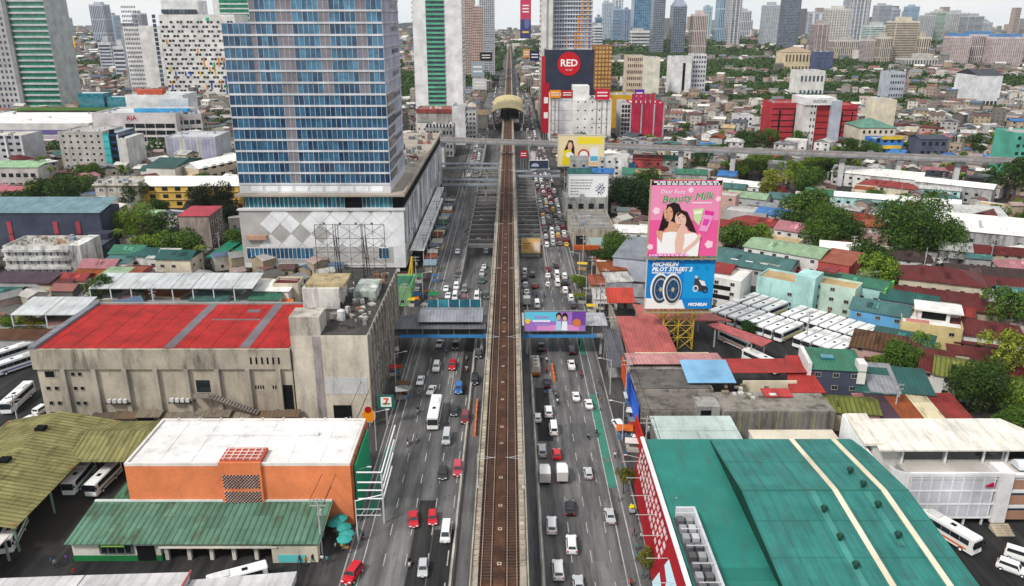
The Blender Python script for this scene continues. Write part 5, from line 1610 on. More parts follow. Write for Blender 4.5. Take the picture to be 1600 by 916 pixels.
# market roofs below the cross viaduct
for a in ((1570, 352, 52, 26, 8, -24, 'white', 'grey', 'gx', 'white gabled market hall at the picture edge', 4), (1498, 325, 30, 20, 9, -10, 'pale grey', 'light blue', 'gx', 'light blue walled hall with pale roof behind the great round tree', 2),
          (1400, 308, 52, 9, 7, -22, 'white', 'aqua', 'gx', 'long white market roof with aqua ends', 1.5), (1494, 284, 34, 13, 8, -38, 'white', 'grey', 'gx', 'slanting white market roof near the viaduct piers', 1.5),
          (1372, 270, 44, 12, 7, -12, 'white', 'white', 'gx', 'curving white market roof below the viaduct', 3), (1390, 287, 26, 11, 6, -14, 'red', 'cream', 'hip', 'red market roof between two white roofs', 2),
          (1440, 290, 34, 8, 6, -24, 'pale grey', 'aqua', 'gx', 'pale ribbed market roof with aqua gutter', 1)):
    t = hp(*a[:9], lab=a[9], rh=a[10], cat='market hall', mat='roof_smooth', detail=1)
# rough buildings between the avenue and the billboards
t = building('concrete_shell', 'grey concrete shell with open flat roof and graffiti wall', 'building', 896, 962, 362, 300, 34, 'stained', (.48, .43, .35), None, [('f', 1, 1, 'dark', .9, .5, 0, 7, .05, .3)], roofcol=(.24, .23, .22))
bx('graffiti', t, 'print', (t['_w'] * .35, t['_w'] * .75), (-.1, -.004), (1.5, 4.5), (.4, .55, .52))
bx('orange_tarp', t, 'print', (.2, t['_w'] * .6), (-2, -.2), (0, 1.6), '#b0552a')
for k in range(5):
    bx('roof_beam', t, 'concrete', (.5, t['_w'] - .5), (4 + k * 6, 4.5 + k * 6), (t['_h'] + .13, t['_h'] + .5), (.35, .34, .32))
t = building('shop_house', 'narrow stained shop house behind the white advertisement', 'building', 882, 950, 312, 345, 16, 'stained', (.42, .42, .4), None, [('f', 4, 2, 'dark', .5, .5, 0, 9)])
t = building('warehouse', 'light blue-grey shed wall beside the tyre billboard', 'building', 958, 1022, 402, 262, 26, 'clean', (.42, .45, .52), ('shed', .8, '#7d8288'), [], rz=R(-20))
hp(990, 355, 16, 12, 6, -8, 'white', 'white', 'gx', rh=1.2)
hp(985, 376, 12, 8, 5, -8, 'red', 'cream', 'shed')
hp(1010, 395, 12, 9, 6, -10, 'teal', 'grey', 'shed')
hp(978, 452, 12, 9, 4, -8, 'grey', 'grey', 'shed', 'roof_rusty')
hp(955, 415, 9, 7, 4, 4, 'rust', 'tan', 'shed', 'roof_rusty')
hp(965, 432, 8, 7, 4, 8, 'pale grey', 'grey', 'shed', 'roof_rusty')
hp(938, 436, 7, 8, 3.5, 0, 'orange-red', 'tan', 'shed', 'roof_rusty')
hp(945, 458, 7, 7, 3.5, 0, 'pale grey', 'white', 'shed', 'roof_rusty')
hp(1070, 372, 16, 12, 5, -8, 'grey', 'tan', 'gx')
for a in ((905, 268, 12, 12, 9, 0, 'dark teal', 'grey', 'gx'), (935, 266, 16, 10, 8, -8, 'blue', 'grey', 'gx'), (1000, 268, 18, 12, 7, -12, 'green', 'mint', 'gx'), (970, 258, 16, 10, 6, -12, 'blue', 'white', 'gx'), (1080, 268, 16, 9, 8, -12, 'green', 'grey', 'gx'),
          (1025, 262, 12, 8, 6, -12, 'maroon', 'grey', 'gx'), (905, 245, 10, 10, 14, -5, 'grey', 'grey', 'flat'), (960, 242, 16, 12, 13, -12, 'pale grey', 'white', 'flat'), (1010, 245, 18, 10, 10, -12, 'red', 'red', 'gx'), (1045, 246, 14, 9, 10, -12, 'green', 'grey', 'gx')):
    hp(*a, detail=1)
# left-hand houses
for a in ((205, 388, 11, 10, 7, -3, 'green', 'cream', 'gx'), (188, 402, 9, 9, 6, -3, 'teal', 'white', 'shed'), (232, 392, 10, 9, 7, -4, 'dark teal', 'white', 'hip'), (256, 395, 8, 9, 7, -4, 'pale grey', 'white', 'shed'), (280, 396, 12, 10, 7, -4, 'dark teal', 'cream', 'gx'),
          (160, 410, 12, 9, 5, -4, 'pink', 'tan', 'gx'), (180, 425, 8, 9, 4.5, -6, 'light green', 'white', 'shed'), (202, 424, 8, 9, 4.5, -6, 'orange-red', 'tan', 'shed', 'roof_rusty'), (216, 422, 7, 8, 4.5, -6, 'maroon', 'tan', 'shed', 'roof_rusty'),
          (118, 430, 10, 7, 4, -5, 'red', 'cream', 'gx'), (140, 424, 10, 8, 4, -5, 'rust', 'yellow', 'shed', 'roof_rusty'), (40, 432, 20, 8, 4.5, -3, 'purple-brown', 'grey', 'shed'), (90, 437, 9, 6, 4, -3, 'maroon', 'cream', 'shed'), (12, 452, 10, 7, 4, -3, 'dark teal', 'cream', 'gx'),
          (30, 520, 18, 6, 4, 0, 'brown', 'grey', 'shed', 'roof_rusty'), (170, 346, 12, 9, 6, -8, 'dark teal', 'white', 'gx'), (192, 338, 12, 8, 6, -6, 'light green', 'cream', 'hip'), (145, 375, 12, 9, 6, -5, 'slate', 'navy', 'shed'), (238, 332, 12, 9, 5, -5, 'light green', 'cream', 'gx'),
          (360, 445, 11, 7, 4, -8, 'pale grey', 'white', 'shed', 'roof_rusty'), (395, 440, 12, 8, 4, -5, 'grey', 'tan', 'flat'), (430, 445, 11, 8, 5, -5, 'white', 'white', 'shed'), (450, 437, 8, 7, 6, 0, 'maroon', 'cream', 'flat'), (415, 460, 9, 6, 4, 0, 'green', 'white', 'shed'),
          (618, 437, 11, 12, 6, 0, 'green', 'green', 'flat'), (265, 452, 12, 8, 4, -12, 'rust', 'tan', 'shed', 'roof_rusty'), (330, 462, 11, 7, 4, -12, 'teal', 'white', 'shed', 'roof_rusty'), (350, 470, 7, 5, 3, 0, 'green', 'tan', 'shed', 'roof_rusty'),
          (60, 290, 14, 9, 5, 0, 'pink', 'cream', 'shed'), (30, 340, 18, 10, 7, 0, 'grey', 'grey', 'flat'), (318, 318, 14, 9, 6, 0, 'dark brown', 'tan', 'gx'), (245, 262, 14, 9, 8, -5, 'dark teal', 'white', 'gx')):
    hp(*a)
# ================================================================ blocks and hotel beside the station, right
R1 = building('hotel', 'dark navy windowless hotel block with round red sign', 'hotel', 853, 929, 80, 650, 40, 'clean', (.035, .042, .07), None, [], par=1)
rw, rh_ = R1['_w'], R1['_h']
sx, sz = FX(889, 100, 650)
mm = MB()
mm.wheel(-.2, .2, 0, 0, 9, n=32)
put('round_sign', mm.mesh('round_sign', 'print'), R1, (sx - R1.location.x, -.3, sz), math.pi / 2, col=(.5, .01, .02))
text('lettering', 'RED', R1, (sx - R1.location.x, -.6, sz + .5), 7.4, 'print', (.8, .78, .76), bold=.18)
text('lettering', 'hotel', R1, (sx - R1.location.x, -.6, sz - 4.4), 2.6, 'print', (.7, .4, .4), bold=.03)
bx('red_edge', R1, 'print', (-3, -.1), (0, 6), (0, rh_ - 4), (.4, .02, .03))
R2 = building('tower_block', 'tall grey-blue apartment tower with orange and blue window columns', 'tower', 864, 926, 20, 690, 40, 'clean', (.42, .45, .52), None, [], par=0)
kids(R2)[0].location.z, kids(R2)[0].scale.z = 70, 140
tw = R2['_w']
for k in range(22):
    bx('floor_ledge', R2, 'clean', (0, tw), (-.7, -.02), (58 + k * 3.3, 58.8 + k * 3.3), (.6, .62, .66))
window_grid(R2, 'f', tw, 40, 14, 22, 59.2, 3.3, 1.4, 1.9, 'glass_far', 1, tw - 1)
for i, n, c in ((9, 9, '#e8902a'), (10.2, 14, '#e8902a'), (12.4, 20, '#e8a03a'), (8, 5, '#d88a50'), (11.4, 8, '#6fa0d8'), (13.2, 9, '#5a70c0'), (5, 4, '#d09070')):
    for k in range(n):
        bx('colour_panel', R2, 'clean', (tw * i / 14.5, tw * i / 14.5 + 1.5), (-.9, -.72), (58.8 + k * 3.3, 60.6 + k * 3.3), c)
R3 = building('tower_block', 'plain cream tower slab beside the dark hotel', 'tower', 846, 864, 20, 680, 40, 'clean', (.66, .64, .6), None, [], par=0)
kids(R3)[0].location.z, kids(R3)[0].scale.z = 70, 140
window_grid(R3, 'l', R3['_w'], 40, 6, 30, 10, 4, 2, 2, 'glass_far')
bx('grey_strip', R3, 'clean', (R3['_w'] * .45, R3['_w'] * .62), (-.3, -.01), (0, 138), (.3, .32, .36))
B1 = building('office_block', 'white blank block with seamed panels below the dark hotel', 'building', 859, 896, 152, 588, 30, 'clean', (.72, .72, .74), None, [('f', 1, 5, 'dark', .12, .12, 4, 34, .02, .3)], roofcol=(.5, .5, .5))
for k in range(4):
    bx('seam', B1, 'clean', (.2, B1['_w'] - .2), (-.1, -.004), (8 + k * 7, 8.4 + k * 7), (.45, .45, .5))
B2 = building('office_block', 'tall white block with black slot windows beside the yellow wall', 'building', 896, 956, 158, 580, 34, 'clean', (.74, .73, .71), None, [('f', 5, 5, 'dark', .2, .14, 2, 32)], roofcol=(.6, .6, .58))
bx('stair_tower', B2, 'clean', (0, B2['_w'] * .42), (4, 20), (B2['_h'] + .2, B2['_h'] + 10), (.75, .74, .73))
bx('frame_line', B2, 'clean', (B2['_w'] * .5, B2['_w'] * .97), (-.2, -.004), (14, 14.3), (.4, .4, .42))
bx('frame_line', B2, 'clean', (B2['_w'] * .5, B2['_w'] * .97), (-.2, -.004), (24, 24.3), (.4, .4, .42))
B3 = building('side_block', 'yellow-orange windowless block behind the white blocks', 'building', 956, 996, 150, 640, 30, 'clean', (.62, .36, .04), None, [])
B4 = building('office_block', 'crimson panelled block with grey vertical ribs', 'building', 986, 1038, 163, 592, 26, 'clean', (.42, .03, .07), None, [], roofcol=(.6, .58, .56))
for k in range(7):
    for j in range(7):
        if (k, j) not in ((6, 5), (6, 6), (5, 6)):
            bx('crimson_panel', B4, 'clean', (.4 + k * B4['_w'] / 7, (k + 1) * B4['_w'] / 7 - .2), (-.2, -.004), (1 + j * 4.7, 5.3 + j * 4.7), (.44 + rnd.uniform(-.1, .06), .03, .07))
for x in (0, .33, .71, 1):
    bx('rib', B4, 'clean', (B4['_w'] * x - .5, B4['_w'] * x + .5), (-.6, -.21), (0, B4['_h']), (.4, .38, .4))
B5 = building('office_block', 'white framed office with dark glazing beside the crimson block', 'building', 971, 986, 163, 596, 28, 'clean', (.6, .6, .6), None, [('f', 3, 8, 'dark', .8, .7)])
B6 = building('tower_block', 'orange-brown hotel tower with cream window bays', 'tower', 929, 957, 72, 950, 30, 'clean', (.3, .14, .06), None, [], par=1)
for k in range(11):
    for i in range(5):
        bx('bay', B6, 'clean', (1.5 + i * B6['_w'] / 5.2, 4 + i * B6['_w'] / 5.2), (-.6, -.01), (6 + k * 4.6, 8.8 + k * 4.6), (.62, .38, .13))
for a in (('cream slab block with red window rows', 980, 1007, 88, 900, 24, (.6, .5, .4), 8, 7, 'glass_warm_far'), ('blank cream end wall of a slab block', 1007, 1032, 91, 890, 30, (.68, .64, .55), 0, 0, ''),
          ('white slab block with one dark slot', 1051, 1082, 90, 930, 30, (.74, .74, .74), 0, 0, ''), ('white and charcoal banded block', 1083, 1105, 86, 940, 26, (.6, .6, .62), 5, 9, 'glass_far')):
    b = building('apartment_block', a[0], 'building', *a[1:6], 'clean', a[6], None, [('f', a[7], a[8], a[9], .6, .5)] if a[7] else [])
    if 'slot' in a[0]:
        bx('slot', b, 'dark', (b['_w'] * .55, b['_w'] * .68), (-.2, -.01), (2, b['_h'] - 6))
# red slab complex
S1 = building('apartment_block', 'red slab block with dark grid lines', 'building', 1208, 1256, 163, 560, 24, 'clean', (.42, .04, .055), None, [], roofcol=(.35, .1, .1))
S2b = building('apartment_block', 'red rear slab with dark stair strip', 'building', 1310, 1341, 166, 590, 24, 'clean', (.45, .04, .055), None, [], roofcol=(.35, .1, .1))
for b in (S1, S2b):
    n = int(b['_h'] / 4)
    for j in range(n):
        bx('grid_line', b, 'dark', (0, b['_w']), (-.2, -.004), (2 + j * 4, 2.6 + j * 4))
    for x in (.22, .72):
        bx('stair_strip', b, 'dark', (b['_w'] * x, b['_w'] * (x + .06)), (-.25, -.21), (0, b['_h'] - 4))
S3 = building('apartment_block', 'white and red corner slab with grey end wall', 'building', 1258, 1278, 155, 545, 26, 'clean', (.62, .6, .58), None, [('f', 2, 8, 'dark', .4, .4, 1, 36, .5, 1)], roofcol=(.6, .62, .64))
bx('red_face', S3, 'clean', (S3['_w'] + .003, S3['_w'] + 9), (.5, 24), (0, S3['_h'] - 4), (.34, .03, .035))
for j in range(8):
    bx('red_line', S3, 'dark', (S3['_w'] + .1, S3['_w'] + 8.9), (.3, .49), (2 + j * 4.2, 2.4 + j * 4.2))
bx('grey_face', S3, 'clean', (S3['_w'] + 9.1, S3['_w'] + 16), (-2, 22), (0, S3['_h'] - 1), (.4, .43, .5))
bx('white_crown', S3, 'clean', (-.4, S3['_w'] + 12), (-1, 20), (S3['_h'] - 3.9, S3['_h'] + 1), (.72, .72, .71))
text('lettering', 'WOW', S3, (S3['_w'] + 1, -1.15, S3['_h'] - 1.6), 3.2, 'print', (.15, .15, .16), bold=.05)
building('cream_block', 'blank cream block behind the red rear slab', 'building', 1372, 1402, 158, 640, 22, 'clean', (.7, .64, .5), None, [])
building('hall', 'cream hall with green dormer roof behind the viaduct', 'hall', 1345, 1400, 200, 560, 28, 'clean', (.66, .6, .48), ('hip', 5, '#5f8a78'), [('f', 6, 2, 'dark', .4, .3, 0, 14)])
bb = building('shop_house', 'bright blue and yellow shop house beside the viaduct', 'building', 1366, 1412, 219, 520, 14, 'clean', (.05, .2, .55), None, [('f', 4, 2, 'dark', .5, .4, 0, 14)])
for z in (5, 11):
    bx('yellow_band', bb, 'clean', (bb['_w'] * .25, bb['_w'] * .95), (-.6, -.2), (z, z + 2.2), (.7, .5, .05))
building('shop_house', 'dark slate house beside the viaduct', 'building', 1438, 1482, 218, 515, 14, 'clean', (.1, .11, .16), ('gx', 2, '#454a58'), [('f', 4, 2, 'dark', .5, .4, 0, 12)])
building('shop_house', 'green scaffolded block at the picture edge by the viaduct', 'building', 1588, 1640, 210, 440, 20, 'clean', (.1, .4, .3), None, [('f', 5, 6, 'dark', .5, .4)])
building('white_block', 'white walled block with black roof lights among the far roofs', 'building', 1528, 1568, 118, 800, 40, 'clean', (.7, .7, .72), ('gx', 5, '#40424a'), [('f', 6, 1, 'dark', .7, .4, 0, 12)])
building('white_block', 'white flat block above the park trees', 'building', 1250, 1290, 112, 900, 30, 'clean', (.7, .69, .66), None, [('f', 6, 2, 'glass_far', .5, .4)])
building('grey_block', 'grey office block beside the park', 'building', 1392, 1416, 114, 850, 24, 'clean', (.45, .48, .54), None, [('f', 6, 5, 'glass_far', .6, .4)])
building('mansion', 'cream columned mansion by the park', 'mansion', 1226, 1272, 82, 1300, 40, 'clean', (.66, .55, .36), ('hip', 8, '#a8927a'), [('f', 8, 2, 'glass_warm_far', .5, .6)])
building('grey_block', 'dark blue office block beside the mansion', 'building', 1275, 1303, 82, 1280, 30, 'clean', (.08, .1, .2), None, [('f', 8, 6, 'glass_far', .5, .4)])
building('white_house', 'white cube house by the pink-roofed slope', 'house', 1152, 1178, 182, 640, 16, 'clean', (.72, .72, .73), None, [('f', 3, 3, 'dark', .4, .4)])
# ================================================================ billboards
def ell(cx, cz, rx, rz, n=20, tilt=0):
    c, s = math.cos(tilt), math.sin(tilt)
    return [(cx + rx * math.cos(a) * c - rz * math.sin(a) * s, cz + rx * math.cos(a) * s + rz * math.sin(a) * c) for a in [2 * math.pi * i / n for i in range(n)]]
def ringplate(name, parent, cx, cz, rx, rz, k, y, col, t=.03, n=28):
    m = MB()
    for i in range(n):
        a0, a1 = 2 * math.pi * i / n, 2 * math.pi * (i + 1) / n
        q = [(cx + rx * f * math.cos(a), cz + rz * f * math.sin(a)) for f, a in ((1, a0), (1, a1), (k, a1), (k, a0))]
        m.hexa([(x, y, z) for x, z in q], [(x, y - t, z) for x, z in q])
    return put(name, m.mesh(name, 'print'), parent, col=col)
BX0, BW, BY = 35.7, 17.7, 199.0
t = thing('lattice_tower', 'yellow steel lattice tower carrying the two large billboards', 'tower', (BX0, BY, 0))
mm = MB()
cx0, cx1, cy0, cy1 = 5.6, 13.6, .6, 5.6
for x in (cx0, (cx0 + cx1) / 2, cx1):
    for y in (cy0, cy1):
        mm.bar((x, y, 0), (x, y, 46), .2)
put('leg_frame', mm.mesh('tower_legs', 'steel'), t, col=(.5, .33, .03))
mm = MB()
for k in range(13):
    z0, z1 = k * 3.5, k * 3.5 + 3.5
    for y in (cy0, cy1):
        for a, b in ((cx0, (cx0 + cx1) / 2), ((cx0 + cx1) / 2, cx1)):
            mm.bar((a, y, z0), (b, y, z1), .09)
            mm.bar((b, y, z0), (a, y, z1), .09)
        mm.bar((cx0, y, z1), (cx1, y, z1), .11)
    for x in (cx0, cx1):
        mm.bar((x, cy0, z0), (x, cy1, z1), .09)
        mm.bar((x, cy0, z1), (x, cy1, z1), .1)
put('bracing', mm.mesh('tower_bracing', 'steel'), t, col=(.46, .31, .04))
mm = MB()
for k in range(13):
    x = k * BW / 12
    mm.bar((x, .5, 11.2), (x, .5, 46.2), .09)
    mm.bar((x, .5, 12), (cx0 if x < cx0 else cx1 if x > cx1 else x, cy0, 8.6), .09)
for z in (11.2, 12.4, 25.9, 26.6, 46.2, 36, 19):
    mm.bar((0, .5, z), (BW, .5, z), .12)
put('back_frame', mm.mesh('tower_back_frame', 'steel'), t, col=(.42, .3, .08))
bx('catwalk', t, 'steel', (-.2, BW + .2), (-1.2, -.36), (25.98, 26.1), (.3, .26, .15))
bx('catwalk', t, 'steel', (-.2, BW + .2), (-1.2, -.3), (11.2, 11.35), (.3, .26, .15))
for k in range(7):
    mm = MB()
    mm.bar((0, 0, 0), (0, -1.8, .2), .06)
    mm.box(-.3, .3, -2.1, -1.7, .1, .4)
    put('floodlight', mm.mesh('floodlight', 'steel'), t, (1.2 + k * 2.5, -.3, 26.0), col=(.2, .19, .15))
# pink board
t = thing('billboard', 'tall pink billboard reading Beauty Milk with two women in white', 'billboard', (BX0, BY, 26.75))
PH = 19.7
bx('board', t, 'print', (0, BW), (-.25, .3), (0, PH), (.75, .1, .3))
bx('board_edge', t, 'steel', (-.3, -.004), (-.3, .35), (-.1, PH + .2), (.45, .36, .22))
bx('board_edge', t, 'steel', (BW + .004, BW + .3), (-.3, .35), (-.1, PH + .2), (.45, .36, .22))
bx('upper_tint', t, 'print', (.05, BW - .05), (-.27, -.254), (9.5, PH - 1.2), (.76, .25, .42))
bx('header_strip', t, 'print', (0, BW), (-.3, -.274), (PH - 1.15, PH), (.012, .012, .014))
for j in range(2):
    x = .5 + j * .8
    while x < BW - 1:
        L = rnd.uniform(.5, 1.6)
        bx('header_word', t, 'print', (x, min(x + L, BW - .5)), (-.33, -.304), (PH - .5 - j * .52, PH - .17 - j * .52), (.8, .8, .8))
        x += L + .3
U = lambda x, y: ((x - 340) / 672 * BW, (890 - y) / 690 * (PH - 1.2))
def plate(nm, pts, lay, c):
    poly_plate(nm, t, [U(*p) for p in pts], -.28 - lay * .035, 'print', c)
skin1, skin2, wht = (.62, .33, .21), (.72, .45, .36), (.82, .8, .79)
for x, y, r in ((400, 445, 30), (720, 245, 22), (935, 775, 34), (360, 800, 25), (990, 330, 22)):
    poly_plate('flower', t, [(U(x, y)[0] + .027 * r * math.cos(a) * (1 + .3 * (i % 2)), U(x, y)[1] + .027 * r * math.sin(a) * (1 + .3 * (i % 2))) for i, a in enumerate([i * math.pi / 5 for i in range(10)])], -.28, 'print', (.85, .6, .68))
plate('hair', [(432, 640), (455, 540), (470, 450), (500, 385), (560, 362), (615, 378), (640, 430), (628, 540), (620, 620), (560, 640), (500, 610), (462, 660)], 1, (.02, .012, .012))
plate('arm', [(405, 640), (470, 640), (520, 740), (610, 800), (600, 860), (500, 800), (425, 700)], 2, skin1)
plate('shoulders', [(480, 655), (520, 600), (530, 540), (590, 560), (640, 620), (650, 670), (560, 690)], 2, skin1)
poly_plate('face', t, ell(*U(517, 470), 1.15, 2.1, tilt=.12), -.385, 'print', skin1)
plate('hair_fringe', [(500, 390), (560, 365), (600, 400), (575, 470), (555, 420), (520, 400), (490, 440)], 4, (.02, .012, .012))
plate('dress', [(478, 658), (560, 648), (625, 655), (650, 720), (660, 890), (432, 890), (420, 700), (470, 760)], 3, wht)
plate('hair', [(585, 480), (640, 432), (700, 455), (745, 540), (800, 655), (740, 650), (700, 590), (640, 600), (600, 560)], 4, (.035, .015, .012))
plate('shoulders', [(615, 640), (640, 590), (680, 570), (720, 640), (790, 660), (800, 700), (640, 720)], 5, skin2)
poly_plate('face', t, ell(*U(638, 528), 1.4, 2.0, tilt=.3), -.49, 'print', skin2)
plate('hair_fringe', [(600, 470), (650, 440), (700, 470), (712, 540), (690, 500), (640, 465), (600, 500)], 7, (.035, .015, .012))
plate('dress', [(682, 668), (790, 662), (842, 700), (832, 890), (620, 890), (680, 800)], 6, wht)
plate('arm', [(612, 650), (672, 640), (690, 720), (672, 870), (612, 880), (598, 760)], 7, skin2)
plate('arm', [(672, 840), (800, 720), (830, 660), (852, 690), (812, 760), (700, 860)], 8, skin2)
for c, (ex, ey) in (('a', (500, 455)), ('a', (540, 450)), ('b', (618, 512)), ('b', (662, 498))):
    poly_plate('eye', t, ell(*U(ex, ey), .2, .1, 8), -.56, 'print', (.03, .015, .01))
for ex, ey, a in ((502, 520, .1), (632, 575, .3)):
    poly_plate('mouth', t, ell(*U(ex, ey), .42, .13, 10, a), -.56, 'print', (.55, .08, .08))
for ex, ey, a in ((512, 490, .1), (640, 540, .3)):
    poly_plate('nose', t, ell(*U(ex, ey), .12, .3, 8, a), -.56, 'print', (.5, .26, .18))
plate('carton', [(752, 430), (858, 420), (840, 520), (822, 590), (775, 540)], 1, (.5, .66, .32))
plate('carton_lid', [(765, 450), (845, 440), (838, 470), (770, 480)], 2, (.75, .82, .6))
plate('pouch', [(875, 450), (955, 462), (948, 520), (905, 650), (825, 640), (845, 540)], 2, (.78, .3, .55))
plate('pouch_lid', [(870, 438), (958, 452), (950, 490), (868, 480)], 3, (.7, .03, .3))
plate('pouch_label', [(868, 520), (925, 530), (900, 590), (850, 580)], 3, (.62, .06, .36))
plate('footer_strip', [(340, 865), (725, 865), (725, 890), (340, 890)], 9, (.6, .02, .3))
x = 352
while x < 700:
    L = rnd.uniform(16, 46)
    plate('footer_word', [(x, 872), (x + L, 872), (x + L, 884), (x, 884)], 10, (.85, .7, .8))
    x += L + 9
text('brand_script', 'Dear Face', t, (U(545, 262)[0], -.33, U(545, 262)[1]), 1.5, 'print', (.85, .72, .8), shear=.2, bold=.01)
o = text('lettering', 'Beauty Milk', t, (U(690, 318)[0] + .12, -.33, U(690, 318)[1] - .12), 2.75, 'print', (.85, .88, .82), shear=.25, bold=0)
o.rotation_euler = (math.pi / 2, -R(5), 0)
o = text('lettering', 'Beauty Milk', t, (U(690, 318)[0], -.4, U(690, 318)[1]), 2.75, 'print', (.03, .3, .06), shear=.25, bold=0)
o.rotation_euler = (math.pi / 2, -R(5), 0)
bx('small_line', t, 'print', (U(740, 0)[0], U(930, 0)[0]), (-.33, -.3), (U(0, 372)[1], U(0, 362)[1]), (.85, .7, .76))
# tyre board
t = thing('billboard', 'blue tyre billboard with two wheels and a racing motorcycle', 'billboard', (BX0 + .1, BY, 12.1))
TH2 = 13.6
bx('board', t, 'print', (0, BW), (-.25, .3), (0, TH2), (.008, .2, .55))
bx('board_edge', t, 'steel', (0, BW), (-.3, .32), (TH2 + .004, TH2 + .2), (.6, .6, .6))
bx('board_edge', t, 'steel', (-.2, -.004), (-.3, .32), (0, TH2), (.6, .6, .6))
bx('bright_blue_panel', t, 'print', (BW * .55, BW - .1), (-.27, -.254), (3.0, TH2 - 1.2), (.01, .28, .62))  # printed field of brighter blue
poly_plate('floor', t, [(.05, .05), (10.6, .05), (9.6, 2.5), (.05, 3.0)], -.27, 'print', (.75, .75, .72))
text('lettering', 'MICHELIN', t, (1.2, -.3, 12.3), 1.5, 'print', (.85, .86, .86), align='LEFT', shear=.25, bold=.06)
text('lettering', 'PILOT STREET 2', t, (1.2, -.3, 10.95), 1.5, 'print', (.85, .86, .86), align='LEFT', shear=.25, bold=.06)
text('lettering', 'PREMIUM MOTORCYCLE TIRE', t, (1.2, -.3, 10.0), .58, 'print', (.85, .86, .86), align='LEFT', shear=.2, bold=.02)
text('lettering', 'MICHELIN', t, (13.8, -.3, 1.2), 1.1, 'print', (.85, .86, .86), shear=.25, bold=.05)
for k, (cx, lay) in enumerate(((3.6, 0), (6.8, 5))):
    y = -.29 - lay * .035
    ringplate('tyre_outer', t, cx, 5.6, 2.5, 4.3, .74, y, (.74, .76, .78))
    ringplate('tyre_wall', t, cx + .15, 5.5, 2.2, 3.9, .8, y - .035, (.05, .055, .06))
    ringplate('rim', t, cx + .2, 5.5, 1.72, 3.1, .86, y - .07, (.35, .4, .45))
    poly_plate('hub_disc', t, ell(cx + .2, 5.5, 1.45, 2.65), y + .01, 'print', (.01, .06, .16))  # printed dark hub behind the spokes
    for i in range(6):
        a = i * math.pi / 3 + .2
        p, q = (cx + .2 + .3 * math.cos(a), 5.5 + .5 * math.sin(a)), (cx + .2 + 1.45 * math.cos(a), 5.5 + 2.6 * math.sin(a))
        nx, nz = -math.sin(a) * .14, math.cos(a) * .2
        poly_plate('spoke', t, [(p[0] - nx, p[1] - nz), (q[0] - nx, q[1] - nz), (q[0] + nx, q[1] + nz), (p[0] + nx, p[1] + nz)], y - .08, 'print', (.08, .09, .1))
    poly_plate('hub', t, ell(cx + .2, 5.5, .4, .65, 12), y - .12, 'print', (.4, .38, .3))
poly_plate('rider', t, [(12.6, 9.2), (13.2, 9.5), (13.5, 8.6), (15.2, 7.6), (16.0, 5.5), (15.0, 4.9), (13.6, 5.0), (12.5, 6.2)], -.3, 'print', (.04, .045, .05))
poly_plate('fairing', t, [(13.6, 8.2), (15.2, 7.7), (15.7, 6.4), (14.6, 6.6)], -.34, 'print', (.7, .72, .73))
poly_plate('helmet', t, ell(13.0, 8.9, .45, .45, 10), -.34, 'print', (.5, .52, .54))
ringplate('front_wheel', t, 15.5, 5.4, .8, .95, .6, -.37, (.03, .03, .035))
ringplate('rear_wheel', t, 13.0, 5.7, .75, .95, .6, -.34, (.6, .62, .64))
# wide purple advertisement on the footbridge
def sign(name, label, px0, py0, px1, py1, Y, col, th=.4, cat='billboard', posts=True, edge=None):
    (x0, z1), (x1, _) = FX(px0, py0, Y), FX(px1, py0, Y)
    _, z0 = FX(px0, py1, Y)
    t = thing(name, label, cat, (x0, Y, z0))
    w, h = x1 - x0, z1 - z0
    bx('board', t, 'print', (0, w), (0, th), (0, h), col)
    if edge:
        e = max(.12, h * .03)
        for a in (((-e, w + e), (h, h + e)), ((-e, w + e), (-e, 0)), ((-e, 0), (0, h)), ((w, w + e), (0, h))):
            bx('edge', t, 'steel', a[0], (-.1, th + .05), a[1], edge)
    if posts:
        for f in (.15, .5, .85):
            bx('post', t, 'steel', (w * f - .15, w * f + .15), (th + .005, th + .4), (-z0, h * .9), (.25, .24, .22))
    t['_w'], t['_h'] = w, h
    return t
t = sign('billboard', 'wide purple and turquoise film advertisement hung on the footbridge', 820, 487, 915, 517, 194.0, (.35, .16, .5), .4, posts=False, edge=(.2, .2, .22))
w_, h_ = t['_w'], t['_h']
bx('sky_panel', t, 'print', (.05, w_ * .55), (-.03, -.004), (h_ * .5, h_ - .05), (.12, .5, .68))
bx('pink_panel', t, 'print', (w_ * .2, w_ * .9), (-.03, -.004), (.05, h_ * .3), (.66, .26, .55))
bx('violet_panel', t, 'print', (w_ * .78, w_ - .05), (-.035, -.005), (h_ * .3, h_ - .05), (.16, .06, .32))
for k in range(3):
    bx('title_line', t, 'print', (w_ * (.13 + .03 * (k != 1)), w_ * (.42 - .03 * (k != 1))), (-.07, -.035), (h_ * (.26 + .2 * k), h_ * (.36 + .2 * k)), (.75, .7, .85) if k == 1 else (.3, .25, .55))
for k, (f, sk, hr, dr) in enumerate(((.56, (.6, .36, .26), .9, (.4, .6, .75)), (.66, (.7, .45, .36), .84, (.8, .8, .86)))):
    poly_plate('body', t, [(w_ * (f - .05), .1), (w_ * (f + .05), .1), (w_ * (f + .04), h_ * .5), (w_ * (f - .04), h_ * .5)], -.04 - k * .04, 'print', dr)
    poly_plate('hair', t, ell(w_ * f, h_ * (hr - .12), .75, .95 + .3 * k, 14), -.05 - k * .04, 'print', (.03, .015, .015))
    poly_plate('face', t, ell(w_ * f, h_ * (hr - .2), .5, .7, 14), -.09 - k * .04, 'print', sk)
poly_plate('sun_disc', t, ell(w_ * .86, h_ * .42, 1.1, 1.1, 18), -.07, 'print', (.6, .18, .05))
poly_plate('sun_disc', t, ell(w_ * .05, h_ * .5, .7, .7, 14), -.07, 'print', (.8, .5, .05))
